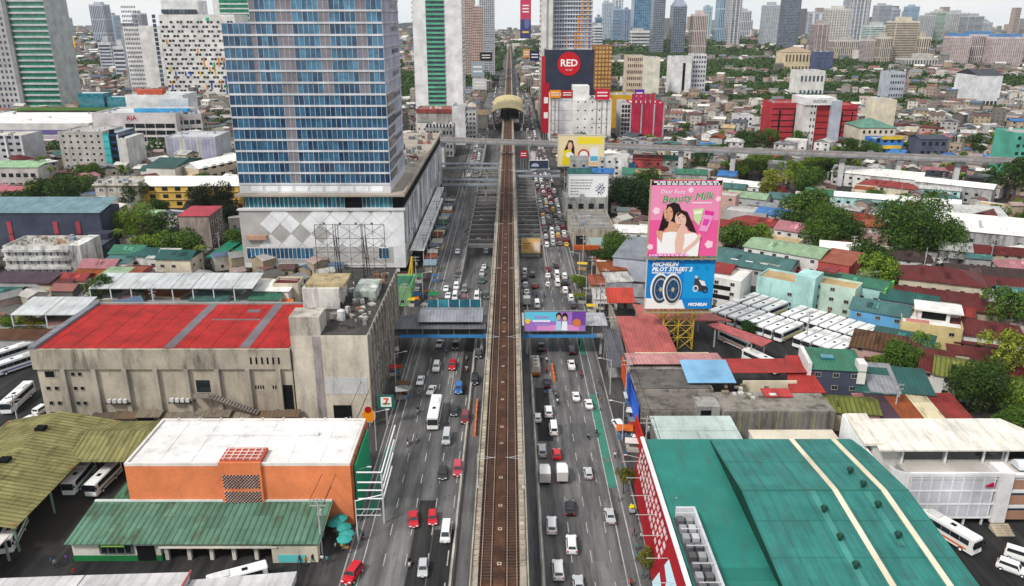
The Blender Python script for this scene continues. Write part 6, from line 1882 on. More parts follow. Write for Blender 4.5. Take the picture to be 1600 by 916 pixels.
# milk board, white board and others further up the avenue
t = sign('billboard', 'yellow milk billboard with a dark-haired woman', 873, 212, 944, 259, 440, (.72, .6, .36), .6, edge=(.6, .56, .45))
w_, h_ = t['_w'], t['_h']
bx('yellow_patch', t, 'print', (w_ * .42, w_ * .97), (-.05, -.004), (h_ * .72, h_ * .95), (.78, .62, .04))
bx('peach_patch', t, 'print', (w_ * .38, w_ * .99), (-.05, -.004), (h_ * .03, h_ * .22), (.75, .5, .28))
poly_plate('body', t, [(w_ * .08, .3), (w_ * .36, .3), (w_ * .33, h_ * .5), (w_ * .12, h_ * .55)], -.06, 'print', (.72, .58, .01))
poly_plate('hair', t, [(w_ * .12, h_ * .5), (w_ * .18, h_ * .7), (w_ * .22, h_ * .85), (w_ * .31, h_ * .84), (w_ * .35, h_ * .6), (w_ * .36, h_ * .3), (w_ * .3, h_ * .3), (w_ * .28, h_ * .6)], -.1, 'print', (.03, .01, .015))
poly_plate('face', t, ell(w_ * .255, h_ * .66, w_ * .05, h_ * .13), -.14, 'print', (.68, .4, .3))
poly_plate('bowl', t, ell(w_ * .25, h_ * .36, w_ * .09, h_ * .09), -.14, 'print', (.8, .78, .74))
ringplate('seal', t, w_ * .56, h_ * .36, 3.2, 3.2, .72, -.1, (.45, .03, .05))
poly_plate('seal_face', t, ell(w_ * .56, h_ * .36, 2.3, 2.3), -.08, 'print', (.8, .78, .74))
bx('jar', t, 'print', (w_ * .7, w_ * .88), (-.12, -.05), (h_ * .12, h_ * .6), (.7, .74, .74))
bx('jar_label', t, 'print', (w_ * .71, w_ * .87), (-.16, -.121), (h_ * .16, h_ * .32), (.1, .4, .62))
t = sign('billboard', 'white billboard with grey text lines and a cluster of dark diamonds', 889, 274, 950, 311, 350, (.76, .76, .75), .5, edge=(.55, .56, .58))
w_, h_ = t['_w'], t['_h']
for k in range(6):
    x = .8
    while x < w_ * (.55 if k < 4 else .25):
        L = rnd.uniform(.5, 1.4)
        bx('text_word', t, 'print', (x, x + L), (-.06, -.004), (h_ * (.78 - k * .12), h_ * (.82 - k * .12)), (.25, .25, .27))
        x += L + .25
for i in range(-3, 4):
    for j in range(-3, 4):
        if abs(i) + abs(j) <= 4 and (i * 2 + j) % 3:
            cx, cz, r = w_ * .82 + i * .62 + j * .1, h_ * .42 + j * .75, .42
            poly_plate('diamond', t, [(cx - r, cz), (cx, cz - r), (cx + r, cz), (cx, cz + r)], -.02, 'print', rnd.choice(((.03, .03, .04), (.15, .2, .28), (.3, .32, .34))))
t = sign('billboard', 'small orange billboard hung on the underpass strut', 815, 373, 844, 395, 301.5, (.7, .42, .16), .4, posts=False, edge=(.5, .4, .25))
w_, h_ = t['_w'], t['_h']
bx('picture_panel', t, 'print', (w_ * .65, w_ * .97), (-.06, -.004), (h_ * .1, h_ * .75), (.75, .6, .55))
for k in range(3):
    bx('text_word', t, 'print', (w_ * .08, w_ * (.5 - .08 * k)), (-.06, -.004), (h_ * (.62 - .16 * k), h_ * (.7 - .16 * k)), (.4, .2, .05))
bx('bracket', t, 'steel', (0, w_), (.405, .8), (-1.8, .2), (.3, .3, .3))
t = sign('billboard', 'white framed car advertisement beyond the underpass', 827, 251, 857, 264, 413, (.03, .04, .07), .5, posts=False, edge=(.72, .73, .75))
w_, h_ = t['_w'], t['_h']
poly_plate('car_shape', t, [(1, 1.2), (5, 1.2), (5, 2.0), (4, 2.8), (2.4, 2.9), (1.4, 2.2)], -.03, 'print', (.35, .4, .5))
t = sign('banner', 'tall narrow red and navy banner far down the avenue', 813, -10, 830, 60, 1180, (.05, .05, .16), 2, posts=True)
w_, h_ = t['_w'], t['_h']
bx('red_top', t, 'print', (.1, w_ - .1), (-.2, -.01), (h_ * .42, h_ * .98), (.5, .04, .1))
for k in range(3):
    bx('text_word', t, 'print', (w_ * .2, w_ * .8), (-.4, -.21), (h_ * (.72 - k * .07), h_ * (.75 - k * .07)), (.75, .7, .72))
bx('gold_line', t, 'print', (w_ * .2, w_ * .8), (-.4, -.21), (h_ * .12, h_ * .16), (.7, .5, .08))
poly_plate('figure', t, ell(w_ * .62, h_ * .34, w_ * .25, h_ * .12), -.3, 'print', (.12, .14, .3))
for a in (('orange sign above the white seamed block', 859, 141, 876, 153, 587, '#e08a1a'), ('red sign plate beside the orange sign', 877, 141, 896, 153, 587.5, '#a01c24'), ('crimson lettered sign on the white slotted block', 930, 139, 953, 156, 579, '#c02040'),
          ('purple and orange sign on the yellow-orange block', 992, 140, 1007, 156, 639, '#5a2a9a'), ('dark lettered sign beside the checkered tower', 750, 82, 769, 95, 900, '#14161e'), ('grey glass board beside the distant tracks', 736, 97, 756, 120, 780, '#8a9aa4'),
          ('pale board below the grey glass board', 738, 123, 760, 140, 720, '#b8bcc0'), ('navy screen beside the distant tracks', 828, 80, 843, 95, 900, '#1c1c48'), ('orange and green sign near the distant tracks', 817, 77, 828, 90, 950, '#c08a4a'),
          ('large yellow sign far beyond the mall', 88, 57, 115, 74, 1500, '#e2b81c'), ('low yellow sign beyond the mall', 84, 88, 100, 99, 1200, '#e6bc20'), ('red shop sign under the cross viaduct', 812, 236, 824, 247, 452, '#a01c30'),
          ('tall red vertical sign beside the white seamed block', 849, 130, 858, 208, 575, '#a01828')):
    t = sign('sign', a[0], *a[1:6], a[6], .5, 'sign')
    for k in range(2):
        bx('text_word', t, 'print', (t['_w'] * .15, t['_w'] * .85), (-.1, -.01), (t['_h'] * (.3 + .3 * k), t['_h'] * (.42 + .3 * k)), (.7, .66, .62))
# ================================================================ far city
def colmat(name, rough=.85):
    m, nt, b = newmat(name)
    a = nt.nodes.new('ShaderNodeVertexColor')
    a.layer_name = 'Col'
    c = mul(nt, a.outputs[0], ramp(nt, noise(nt, (1, 1, 1), .15), .3, (.75, .75, .75), .7, (1.15, 1.15, 1.15)))
    c = mul(nt, c, (.05, .045, .04), 'MIX', ramp(nt, noise(nt, (1, 1, .3), .5, 5, .7), .52, (0, 0, 0), .75, (.55, .55, .55)))
    nt.links.new(c, b.inputs['Base Color'])
    b.inputs['Roughness'].default_value = rough
    return m
colmat('far_mass')
FR = [hexc(c) for c in ('#6e4a44', '#5a3c3a', '#7a7a78', '#a8a49e', '#66666a', '#80504a', '#4e5a58', '#c0bcb4', '#6c6258', '#4c6078', '#5e4c42', '#94807a', '#d0ccc4', '#54524e')]
FW = [hexc(c) for c in ('#aaa298', '#88827c', '#c8c2b8', '#a09078', '#746e68', '#a08c80', '#b8b2aa', '#5e5854')]
TAKEN = []
for o in THINGS:
    if '_w' in o.keys():
        TAKEN.append((o.location.x - 3, o.location.x + o['_w'] + 3, o.location.y - 3, o.location.y + o['_d'] + 3) if '_d' in o.keys() else (o.location.x, o.location.x, o.location.y, o.location.y))
def free(x, y, mrg=0):
    if (-45 < x < 32 if y < 660 else -32 < x < 28 if y < 1000 else -22 < x < 17) and y < 2400:
        return False
    lx = -1.6 + (x + 1.6)
    if abs((y - 469) + (x + 1.6) * math.tan(R(14.3))) < 9:
        return False
    return not any(a - mrg < x < b + mrg and c - mrg < y < d + mrg for a, b, c, d in TAKEN)
def visible(x, y):
    return abs(x) < (y * .9455 + 28) * 830 / FPX
PARKS = [(330, 1180, 260, 60), (420, 1420, 330, 70), (160, 1150, 70, 40), (400, 1000, 190, 60), (330, 860, 120, 40), (560, 1500, 260, 110), (230, 1250, 110, 110), (-130, 1050, 90, 180), (-520, 1500, 300, 120), (760, 1050, 150, 90), (300, 1900, 500, 150), (-60, 1500, 60, 200), (700, 2500, 700, 200), (120, 900, 60, 50), (-150, 720, 40, 60)]
def in_park(x, y):
    return any(((x - a) / c) ** 2 + ((y - b) / d) ** 2 < 1 for a, b, c, d in PARKS)
fr = random.Random(21)
names = {0: 'maroon', 1: 'maroon', 2: 'grey', 3: 'pale grey', 4: 'slate', 5: 'rust', 6: 'teal', 7: 'white', 8: 'tan', 9: 'blue', 10: 'brown', 11: 'pink', 12: 'white', 13: 'dark brown'}
wn = ['cream', 'grey', 'white', 'tan', 'grey', 'pink', 'white', 'grey']
nh = 0
mass = MB()
NEAR_TREES = []
HPOS = [tuple(o.location[:2]) for o in THINGS if o.name.startswith(('house', 'block', 'hall', 'market', 'warehouse'))]
# near rows of the house carpet are houses of their own; beyond, one mass
for zone in ((60, 560, 490, 640), (-420, -60, 300, 520), (70, 330, 255, 460)):
    y = zone[2]
    while y < zone[3]:
        x = zone[0]
        while x < zone[1]:
            w, d = fr.uniform(8, 14), fr.uniform(7, 11)
            xx, yy = x + fr.uniform(-2, 2), y + fr.uniform(-5, 5)
            x += w + fr.uniform(1, 4)
            clear = visible(xx, yy) and free(xx, yy, 7) and all((a - xx + 4) ** 2 + (b - yy + 4) ** 2 > 200 for a, b in HPOS)
            if not clear:
                continue
            if fr.random() < .3:
                NEAR_TREES.append((xx, yy))
                continue
            if nh < 190:
                i = fr.randrange(14)
                house(xx, yy, w, d, fr.choice((3.5, 4, 6, 6.5, 7, 9)), R(fr.choice((-14, -30, -45, 40, 60)) + fr.uniform(-8, 8)), names[i], wn[fr.randrange(8)], fr.choice(('hip', 'gx', 'gx', 'gy', 'shed', 'flat')), fr.choice(('roof_metal', 'roof_rusty')), 1)
                HPOS.append(tuple(THINGS[-1].location[:2]))
                nh += 1
        y += 13
def mass_house(x, y, w, d, h, a, rc, wc):
    c, s = math.cos(a), math.sin(a)
    def P(u, v, z):
        return (x + c * u - s * v, y + s * u + c * v, z)
    q = [(-w / 2, -d / 2), (w / 2, -d / 2), (w / 2, d / 2), (-w / 2, d / 2)]
    for i in range(4):
        (u0, v0), (u1, v1) = q[i], q[(i + 1) % 4]
        mass.face([P(u0, v0, 0), P(u1, v1, 0), P(u1, v1, h), P(u0, v0, h)], 0, wc)
    k = fr.random()
    if k < .3:
        mass.face([P(u, v, h) for u, v in q], 0, rc)
    else:
        rh = min(w, d) * .2
        e = .5
        mass.face([P(-w / 2 - e, -d / 2 - e, h - .1), P(w / 2 + e, -d / 2 - e, h - .1), P(w / 2 + e, 0, h + rh), P(-w / 2 - e, 0, h + rh)], 0, rc)
        mass.face([P(-w / 2 - e, 0, h + rh), P(w / 2 + e, 0, h + rh), P(w / 2 + e, d / 2 + e, h - .1), P(-w / 2 - e, d / 2 + e, h - .1)], 0, rc)
        for u in (-w / 2, w / 2):
            mass.face([P(u, -d / 2, h - .1), P(u, d / 2, h - .1), P(u, 0, h + rh)], 0, wc)
    n = int(w / 3)
    for i in range(n):                                   # dark openings on the front
        u = -w / 2 + (i + .5) * w / n
        for f in range(max(1, int(h / 3))):
            mass.face([P(u - .5, -d / 2 - .06, f * 3 + 1), P(u + .5, -d / 2 - .06, f * 3 + 1), P(u + .5, -d / 2 - .06, f * 3 + 2.2), P(u - .5, -d / 2 - .06, f * 3 + 2.2)], 0, (.03, .03, .035, 1))
CANOPY = []
y = 520.0
while y < 5200:
    step = 12 if y < 1100 else 17 if y < 2000 else 30
    x = -(y * .9455 + 28) * 830 / FPX
    X1 = -x
    while x < X1:
        w, d = fr.uniform(.55, .95) * step, fr.uniform(.5, .8) * step
        xx, yy = x + fr.uniform(-2, 2), y + fr.uniform(-4, 4)
        x += w + fr.uniform(.5, step * .25)
        if yy < 640 and 60 < xx < 560:
            continue
        if yy < 525 and xx < -60:
            continue
        if not free(xx, yy, 5):
            continue
        if in_park(xx, yy) or fr.random() < .1:
            CANOPY.append((xx, yy, step))
            continue
        h = fr.choice((3, 4, 5, 6, 7, 8, 9, 12)) * (1 if y < 2000 else 1.6)
        if fr.random() < .03:
            h *= 2.2
        mass_house(xx, yy, w, d, h, R(fr.choice((-14, -14, -40, 30, 60)) + fr.uniform(-9, 9)), FR[fr.randrange(14)], FW[fr.randrange(8)])
    y += step * .95
for zone in ((34, 600, 250, 650), (-430, -48, 205, 530), (60, 180, 150, 260)):     # gaps between the nearer houses
    y = zone[2]
    while y < zone[3]:
        x = zone[0]
        while x < zone[1]:
            w, d = fr.uniform(4, 8), fr.uniform(4, 7)
            xx, yy = x + fr.uniform(-2, 2), y + fr.uniform(-3, 3)
            x += w + fr.uniform(.5, 2)
            if yy < 262 and (xx < 118 or xx > 150) and xx > 0:
                continue
            if xx < 0 and yy < 245 and xx > -104:
                continue
            if visible(xx, yy) and free(xx, yy, 3) and fr.random() < .8 and all((a - xx + 5) ** 2 + (b - yy + 5) ** 2 > 110 for a, b in HPOS):
                mass_house(xx, yy, w, d, fr.choice((2.8, 3.2, 4, 5.5)), R(fr.uniform(-60, 60)), FR[fr.randrange(14)], FW[fr.randrange(8)])
        y += 8.5
o = put('distant_rooftops', mass.mesh('distant_rooftops', 'far_mass'), kind='stuff')
o['label'] = 'carpet of small distant houses running to the horizon'
o['category'] = 'rooftops'
# far towers
def far_tower(label, px0, px1, pyt, Y, d, col, glass, cols, rows, fw=.6, fh=.55, top=None, ledge=None):
    col = tuple(c * .72 + q * .28 for c, q in zip(col, (.6, .66, .74)))  # mixes pale blue distance haze into the tower's own colour
    b = building('tower_block', label, 'tower', px0, px1, pyt, Y, d, 'clean', col, None, [], par=0, group='skyline towers')
    w, h = b['_w'], b['_h']
    sty = (px0 * 7 + px1) % 4 if fw <= .7 else 0
    if sty == 1:
        cols, fw, fh = 1, .94, .5
    elif sty == 2:
        rows, fh, fw = 3, .93, .5
    elif sty == 3:
        cols, fw = max(2, cols // 3), .7
    if top is None:
        q = fr.uniform(.1, .4)
        bx('plant_room', b, 'clean', (w * q, w * (q + .45)), (d * .2, d * .7), (h + .12, h + fr.uniform(4, 9)), tuple(c * .8 for c in col))
        if sty != 1:
            bx('antenna', b, 'steel', (w * .5 - .3, w * .5 + .3), (d * .5 - .3, d * .5 + .3), (h, h + fr.uniform(10, 20)), (.4, .4, .42))
    if sty == 3:
        for k in range(3):
            bx('balcony_stack', b, 'clean', (w * (.12 + .32 * k), w * (.22 + .32 * k)), (-1.2, -.31), (6, h - 4), tuple(min(.75, c * 1.2) for c in col))
    m = MB()
    for face, L, n in (('f', w, cols), ('l' if b.location.x > 0 else 'r', d, max(2, int(cols * d / w)))):
        st, dz = L / n, (h - 6) / rows
        for i in range(n):
            for j in range(rows):
                p0, p1 = on_face(face, w, d, st * (i + .5) - st * fw / 2, 4 + dz * j, -.05), on_face(face, w, d, st * (i + .5) + st * fw / 2, 4 + dz * (j + fh), .3)
                m.box(min(p0[0], p1[0]), max(p0[0], p1[0]), min(p0[1], p1[1]), max(p0[1], p1[1]), p0[2], p1[2])
    put('window', m.mesh('far_window', glass), b, kind='stuff')
    if top == 'cap':
        bx('plant_room', b, 'clean', (w * .25, w * .75), (d * .25, d * .75), (h, h + 7), col)
    elif top == 'peak':
        m = MB()
        m.hexa([(0, 0, h), (w, 0, h), (w, d, h), (0, d, h)], [(w * .45, d * .45, h + 24), (w * .55, d * .45, h + 24), (w * .55, d * .55, h + 24), (w * .45, d * .55, h + 24)])
        put('spire', m.mesh('spire', 'clean'), b, col=col)
    elif top == 'blue':
        bx('roof_cap', b, 'clean', (w * .1, w * .9), (d * .1, d * .9), (h, h + 5), (.1, .25, .5))
    if ledge:
        for k in range(ledge):
            bx('fin', b, 'clean', (w * (k + .5) / ledge - .6, w * (k + .5) / ledge + .6), (-1, -.01), (0, h), tuple(min(.75, c * 1.25) for c in col))
    return b
G1, GB = 'glass_far', 'glass_blue_far'
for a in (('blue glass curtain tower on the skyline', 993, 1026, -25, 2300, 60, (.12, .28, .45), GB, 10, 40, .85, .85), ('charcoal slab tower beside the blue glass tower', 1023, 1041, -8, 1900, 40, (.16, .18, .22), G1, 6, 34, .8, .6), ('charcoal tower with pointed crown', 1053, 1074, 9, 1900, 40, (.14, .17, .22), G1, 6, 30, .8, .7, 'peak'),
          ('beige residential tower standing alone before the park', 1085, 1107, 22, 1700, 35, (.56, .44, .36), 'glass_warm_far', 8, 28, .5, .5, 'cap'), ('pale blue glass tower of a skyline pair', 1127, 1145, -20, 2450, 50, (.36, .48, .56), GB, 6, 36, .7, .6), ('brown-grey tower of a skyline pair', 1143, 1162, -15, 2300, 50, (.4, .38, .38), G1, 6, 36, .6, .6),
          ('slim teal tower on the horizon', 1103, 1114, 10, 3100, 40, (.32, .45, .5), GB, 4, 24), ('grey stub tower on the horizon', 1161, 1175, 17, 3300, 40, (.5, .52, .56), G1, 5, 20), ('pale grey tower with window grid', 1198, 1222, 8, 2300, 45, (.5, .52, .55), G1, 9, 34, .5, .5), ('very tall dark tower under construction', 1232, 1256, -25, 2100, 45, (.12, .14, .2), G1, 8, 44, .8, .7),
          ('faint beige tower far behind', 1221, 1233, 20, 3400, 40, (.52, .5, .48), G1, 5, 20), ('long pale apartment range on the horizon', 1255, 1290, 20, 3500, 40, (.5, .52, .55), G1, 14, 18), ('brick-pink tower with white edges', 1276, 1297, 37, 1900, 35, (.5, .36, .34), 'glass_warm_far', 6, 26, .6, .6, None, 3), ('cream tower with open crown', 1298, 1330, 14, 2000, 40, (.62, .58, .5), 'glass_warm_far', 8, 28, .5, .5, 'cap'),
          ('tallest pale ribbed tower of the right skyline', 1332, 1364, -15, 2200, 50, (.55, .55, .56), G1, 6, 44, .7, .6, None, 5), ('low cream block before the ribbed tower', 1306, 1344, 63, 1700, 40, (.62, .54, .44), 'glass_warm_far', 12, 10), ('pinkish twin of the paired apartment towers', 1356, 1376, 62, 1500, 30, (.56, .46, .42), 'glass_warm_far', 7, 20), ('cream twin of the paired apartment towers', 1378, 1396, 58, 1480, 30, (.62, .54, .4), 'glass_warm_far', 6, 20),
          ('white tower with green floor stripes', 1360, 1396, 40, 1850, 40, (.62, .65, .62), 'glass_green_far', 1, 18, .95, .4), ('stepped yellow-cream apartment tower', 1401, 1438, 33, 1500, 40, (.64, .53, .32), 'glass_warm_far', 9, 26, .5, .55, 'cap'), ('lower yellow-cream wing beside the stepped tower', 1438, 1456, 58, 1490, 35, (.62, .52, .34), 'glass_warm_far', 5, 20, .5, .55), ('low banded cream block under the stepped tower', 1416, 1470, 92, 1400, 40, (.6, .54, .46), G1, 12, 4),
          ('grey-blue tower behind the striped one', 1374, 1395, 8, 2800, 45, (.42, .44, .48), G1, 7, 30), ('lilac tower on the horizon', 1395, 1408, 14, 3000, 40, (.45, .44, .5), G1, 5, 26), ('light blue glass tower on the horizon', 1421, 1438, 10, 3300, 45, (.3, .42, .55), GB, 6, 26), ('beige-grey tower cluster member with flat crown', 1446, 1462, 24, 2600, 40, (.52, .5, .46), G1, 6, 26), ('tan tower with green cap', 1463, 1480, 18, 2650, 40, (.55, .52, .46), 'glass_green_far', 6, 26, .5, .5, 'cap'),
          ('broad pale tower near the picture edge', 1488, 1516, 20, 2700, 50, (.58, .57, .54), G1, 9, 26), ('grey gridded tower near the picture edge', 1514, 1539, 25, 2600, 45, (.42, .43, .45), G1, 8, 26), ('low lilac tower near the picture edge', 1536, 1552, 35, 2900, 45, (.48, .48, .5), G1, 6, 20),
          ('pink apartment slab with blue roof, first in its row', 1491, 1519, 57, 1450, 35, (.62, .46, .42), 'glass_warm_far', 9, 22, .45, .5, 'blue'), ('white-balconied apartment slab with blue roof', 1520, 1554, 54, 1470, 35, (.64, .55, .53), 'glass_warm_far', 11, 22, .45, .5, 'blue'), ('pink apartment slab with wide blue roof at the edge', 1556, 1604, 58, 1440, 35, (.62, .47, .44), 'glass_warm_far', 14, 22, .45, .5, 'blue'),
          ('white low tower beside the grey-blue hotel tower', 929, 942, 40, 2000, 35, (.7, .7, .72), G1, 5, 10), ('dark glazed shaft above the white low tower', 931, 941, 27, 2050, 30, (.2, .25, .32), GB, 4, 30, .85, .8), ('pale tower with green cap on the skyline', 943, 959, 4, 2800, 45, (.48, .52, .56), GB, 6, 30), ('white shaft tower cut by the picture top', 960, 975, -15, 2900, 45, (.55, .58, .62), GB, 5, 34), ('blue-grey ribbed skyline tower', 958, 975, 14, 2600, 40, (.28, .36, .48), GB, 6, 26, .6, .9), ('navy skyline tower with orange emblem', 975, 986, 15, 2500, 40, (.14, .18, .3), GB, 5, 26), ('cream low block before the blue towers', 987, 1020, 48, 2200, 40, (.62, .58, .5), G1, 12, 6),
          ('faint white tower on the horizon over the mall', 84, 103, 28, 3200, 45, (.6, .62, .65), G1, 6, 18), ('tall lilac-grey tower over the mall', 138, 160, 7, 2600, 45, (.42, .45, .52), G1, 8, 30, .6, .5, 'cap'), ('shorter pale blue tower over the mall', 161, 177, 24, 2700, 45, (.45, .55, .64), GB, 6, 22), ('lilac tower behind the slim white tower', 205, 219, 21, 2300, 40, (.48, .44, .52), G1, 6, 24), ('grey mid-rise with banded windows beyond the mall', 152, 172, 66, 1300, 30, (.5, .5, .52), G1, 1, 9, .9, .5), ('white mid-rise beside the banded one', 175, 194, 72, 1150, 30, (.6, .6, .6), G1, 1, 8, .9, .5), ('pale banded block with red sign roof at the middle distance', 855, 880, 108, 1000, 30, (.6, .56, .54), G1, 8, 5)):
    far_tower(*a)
dk = MB()
for k in range(170):                                   # the pale skyline behind the towers
    Y = fr.uniform(3400, 5600)
    X = fr.uniform(-.72, .72) * Y
    if abs(X) < 30:
        continue
    right = X > .05 * Y
    w, h = fr.uniform(22, 55), fr.uniform(20, 75) if not right else fr.uniform(40, 150)
    if X < 0:
        h = fr.uniform(15, 50)
    c = rnd.choice(FW)
    dk.box(X, X + w, Y, Y + 30, 0, h, 0, c)
    for f in range(int(h / 6)):
        dk.box(X + 2, X + w - 2, Y - .4, Y, 3 + f * 6, 5.4 + f * 6, 0, (.12, .14, .17, 1))
o = put('distant_skyline', dk.mesh('distant_skyline', 'far_mass'), kind='stuff')
o['label'], o['category'] = 'pale low skyline of faraway blocks', 'skyline'
# hills on the horizon
m = MB()
pts = [(-5200 + 130 * i, 30 + 24 * math.sin(i * .21) + 14 * math.sin(i * .53 + 1) + 6 * math.sin(i * 1.7)) for i in range(36)]
for (x0, z0), (x1, z1) in zip(pts, pts[1:]):
    m.hexa([(x0, 6000, 0), (x1, 6000, 0), (x1, 6400, 0), (x0, 6400, 0)], [(x0, 6200, max(4, z0)), (x1, 6200, max(4, z1)), (x1, 6400, max(3, z1 * .6)), (x0, 6400, max(3, z0 * .6))])
matte('far_forest', grime=.2, streak=False, col=(.03, .045, .042, 1))
structure('hills', m.mesh('hills', 'far_forest'))
# ================================================================ trees
def crown_mesh(name, seed, nl, leaf, lobes=22, flat=.8, droop=0):
    """unit crown (radius about 1, base at z=0): leaf quads spread over many lobes"""
    r = random.Random(seed)
    m = MB()
    L = []
    for i in range(lobes):
        a, u = r.uniform(0, 6.283), r.random() ** .5
        z = r.uniform(.15, 1.0)
        rr = u * .82 * math.sqrt(max(.05, 1 - (z - .5) ** 2 * 2.2))
        L.append((rr * math.cos(a), rr * math.sin(a), z * 1.25 * flat, r.choice((.12, .18, .24, .3, .38))))
    tot = sum(l[3] ** 2 for l in L)
    for x, y, z, q in L:
        for k in range(int(nl * q * q / tot)):
            d = Vector((r.gauss(0, 1), r.gauss(0, 1), r.gauss(.25, 1))).normalized()
            p = Vector((x, y, z)) + d * q * r.uniform(.72, 1.08)
            n = (d + Vector((r.gauss(0, .6), r.gauss(0, .6), r.gauss(.2, .6)))).normalized()
            u = n.orthogonal().normalized()
            v = n.cross(u)
            a = r.uniform(0, 6.283)
            u, v = u * math.cos(a) + v * math.sin(a), v * math.cos(a) - u * math.sin(a)
            s = leaf * r.uniform(.6, 1.3)
            m.face([p - u * s * 1.3, p - v * s * .6 , p + u * s * 1.3, p + v * s * .6])
    return m.mesh(name, 'leaf')
CROWN = [crown_mesh('crown_round', 1, 5200, .042, 26), crown_mesh('crown_broad', 2, 5200, .042, 30, .62), crown_mesh('crown_loose', 3, 3400, .042, 16, .9), crown_mesh('crown_tall', 5, 4200, .042, 22, 1.15)]
BIG = [crown_mesh('crown_great', 4, 15000, .026, 60, .8), crown_mesh('crown_great_broad', 9, 12000, .027, 50, .7)]
FAR = [crown_mesh('crown_far', 6, 420, .11, 10, .8), crown_mesh('crown_far_broad', 8, 420, .11, 12, .65)]
def trunk_mesh(seed):
    r = random.Random(seed)
    m = MB()
    m.cyl(0, 0, 0, 1, .07, .045, 8)
    for k in range(5):
        a = k * 1.26 + r.uniform(-.4, .4)
        z = r.uniform(.6, .95)
        e = Vector((math.cos(a) * .45, math.sin(a) * .45, z + .55))
        q = Vector((math.cos(a) * .2, math.sin(a) * .2, z + .25))
        m.bar((0, 0, z), q, .035, n=6)
        m.bar(q, e, .02, n=5)
    return m.mesh('trunk', 'bark')
TRUNK = [trunk_mesh(1), trunk_mesh(2)]
def tree(x, y, r, h, col, kind, look, cm=None):
    """r crown radius, h height of the crown's base above ground"""
    t = thing('tree', look, 'tree', (x, y, 0), rnd.uniform(0, 6.28), 'trees')
    put('trunk', TRUNK[rnd.randrange(2)], t, sc=(r * .8, r * .8, h + r * .35))
    put('crown', cm or CROWN[kind], t, (0, 0, h), rnd.uniform(0, 6), (r, r, r * rnd.uniform(.92, 1.08)), col)
    return t
DK, MD, LT, YL = (.028, .06, .014), (.05, .1, .02), (.1, .165, .026), (.15, .18, .03)
def tp(px, py, r, h, col, kind, look, cm=None):
    """px, py: middle of the crown in the photograph"""
    r *= 1.18
    x, y = G(px, py, h + r * .55)
    return tree(x, y, r, h, col, kind, look, cm)
tp(1434, 352, 13.5, 4, (.04, .085, .018), 0, 'great round dark green tree behind the maroon roofs', BIG[0])
tp(1478, 368, 7, 3, (.04, .085, .018), 0, 'smaller tree leaning on the great round tree')
tp(1262, 322, 9, 3, MD, 0, 'dark tree at the top of the clump above the green-roofed red hall')
tp(1245, 345, 8, 2, DK, 1, 'dark tree lowest in the clump above the green-roofed red hall')
tp(1300, 345, 9.5, 2, MD, 1, 'broad tree at the middle of the clump above the green-roofed red hall', BIG[1])
tp(1322, 365, 7.5, 2, DK, 0, 'dark tree at the end of the clump beside the rust roofs')
tp(1284, 368, 7, 2, MD, 0, 'round tree touching the green-roofed red hall')
tp(972, 300, 10, 2, (.014, .03, .012), 1, 'very dark tree behind the white text billboard', BIG[1])
tp(1000, 308, 9, 2, (.014, .032, .012), 0, 'very dark tree between white and pink billboards')
tp(1008, 285, 8, 2, DK, 0, 'dark tree above the pair of very dark trees')
tp(962, 385, 5.5, 2, MD, 0, 'mid green tree below the graffiti wall')
tp(945, 398, 4, 1, DK, 1, 'low dark tree beside the graffiti wall')
tp(1150, 365, 8, 2, MD, 1, 'spreading tree touching the pink billboard')
tp(1180, 372, 6, 2, LT, 2, 'light green tree beside the teal warehouse roof')
tp(1372, 428, 7, 2, LT, 2, 'bright green tree behind the lime wall')
tp(1356, 402, 6.5, 2, DK, 0, 'dark tree above the bright green tree')
tp(1535, 600, 6.8, 2, (.03, .06, .015), 1, 'broad dark tree below the moss green roof', BIG[1])
tp(1572, 552, 7, 2.5, YL, 2, 'yellow-green tree beside the maroon lean-to')
tp(1568, 482, 6.5, 3, MD, 2, 'loose tree overhanging the maroon hipped house')
tp(1590, 622, 4.2, 2, LT, 0, 'light green tree at the picture edge')
tp(1594, 662, 4.4, 1.5, MD, 0, 'tree at the picture edge behind the cream roof')
tp(1412, 562, 5, 1, MD, 0, 'round tree beside the brown mossy roof')
tp(1440, 545, 4, 1, LT, 2, 'small light tree between brown and moss roofs')
tp(1380, 568, 3, .5, LT, 1, 'low shrub before the brown mossy roof')
tp(1171, 511, 2.4, 1, (.02, .06, .02), 0, 'small round clipped tree among the parked buses')
tp(975, 744, 1.9, 2.6, (.1, .1, .02), 2, 'small olive street tree before the red mall front')
tp(1017, 874, 2.0, 2.6, (.1, .1, .02), 2, 'small olive street tree at the foot of the red mall front')
tp(905, 437, 2.6, 1.5, LT, 0, 'small bright tree on the outgoing pavement')
tp(907, 462, 2, 1, YL, 1, 'low yellow-green shrub on the outgoing pavement')
tp(217, 348, 8.5, 3, LT, 0, 'big bright round tree before the cream apartments', BIG[0])
tp(238, 378, 6.5, 2, LT, 1, 'light green tree under the big bright round tree')
tp(282, 378, 8, 2, MD, 1, 'broad tree before the beige red-roofed block')
tp(262, 358, 7, 2, DK, 2, 'dark loose tree beside the beige red-roofed block')
tp(330, 312, 10, 3, (.012, .02, .01), 0, 'very dark tree between school and tower', BIG[0])
tp(352, 330, 7, 2, (.012, .02, .01), 1, 'very dark low tree at the tower podium')
tp(212, 308, 6, 2, DK, 3, 'dark tree between cream apartments and yellow school')
tp(85, 290, 8, 3, DK, 1, 'dark tree below the turquoise-edged block')
tp(115, 285, 8, 3, MD, 1, 'mid green tree below the turquoise-edged block')
tp(140, 270, 6, 3, MD, 0, 'small tree before the turquoise-edged block')
tp(100, 305, 8, 2, DK, 0, 'dark low tree behind the navy block')
tp(60, 300, 6, 2, DK, 0, 'dark tree beside the pink low roof')
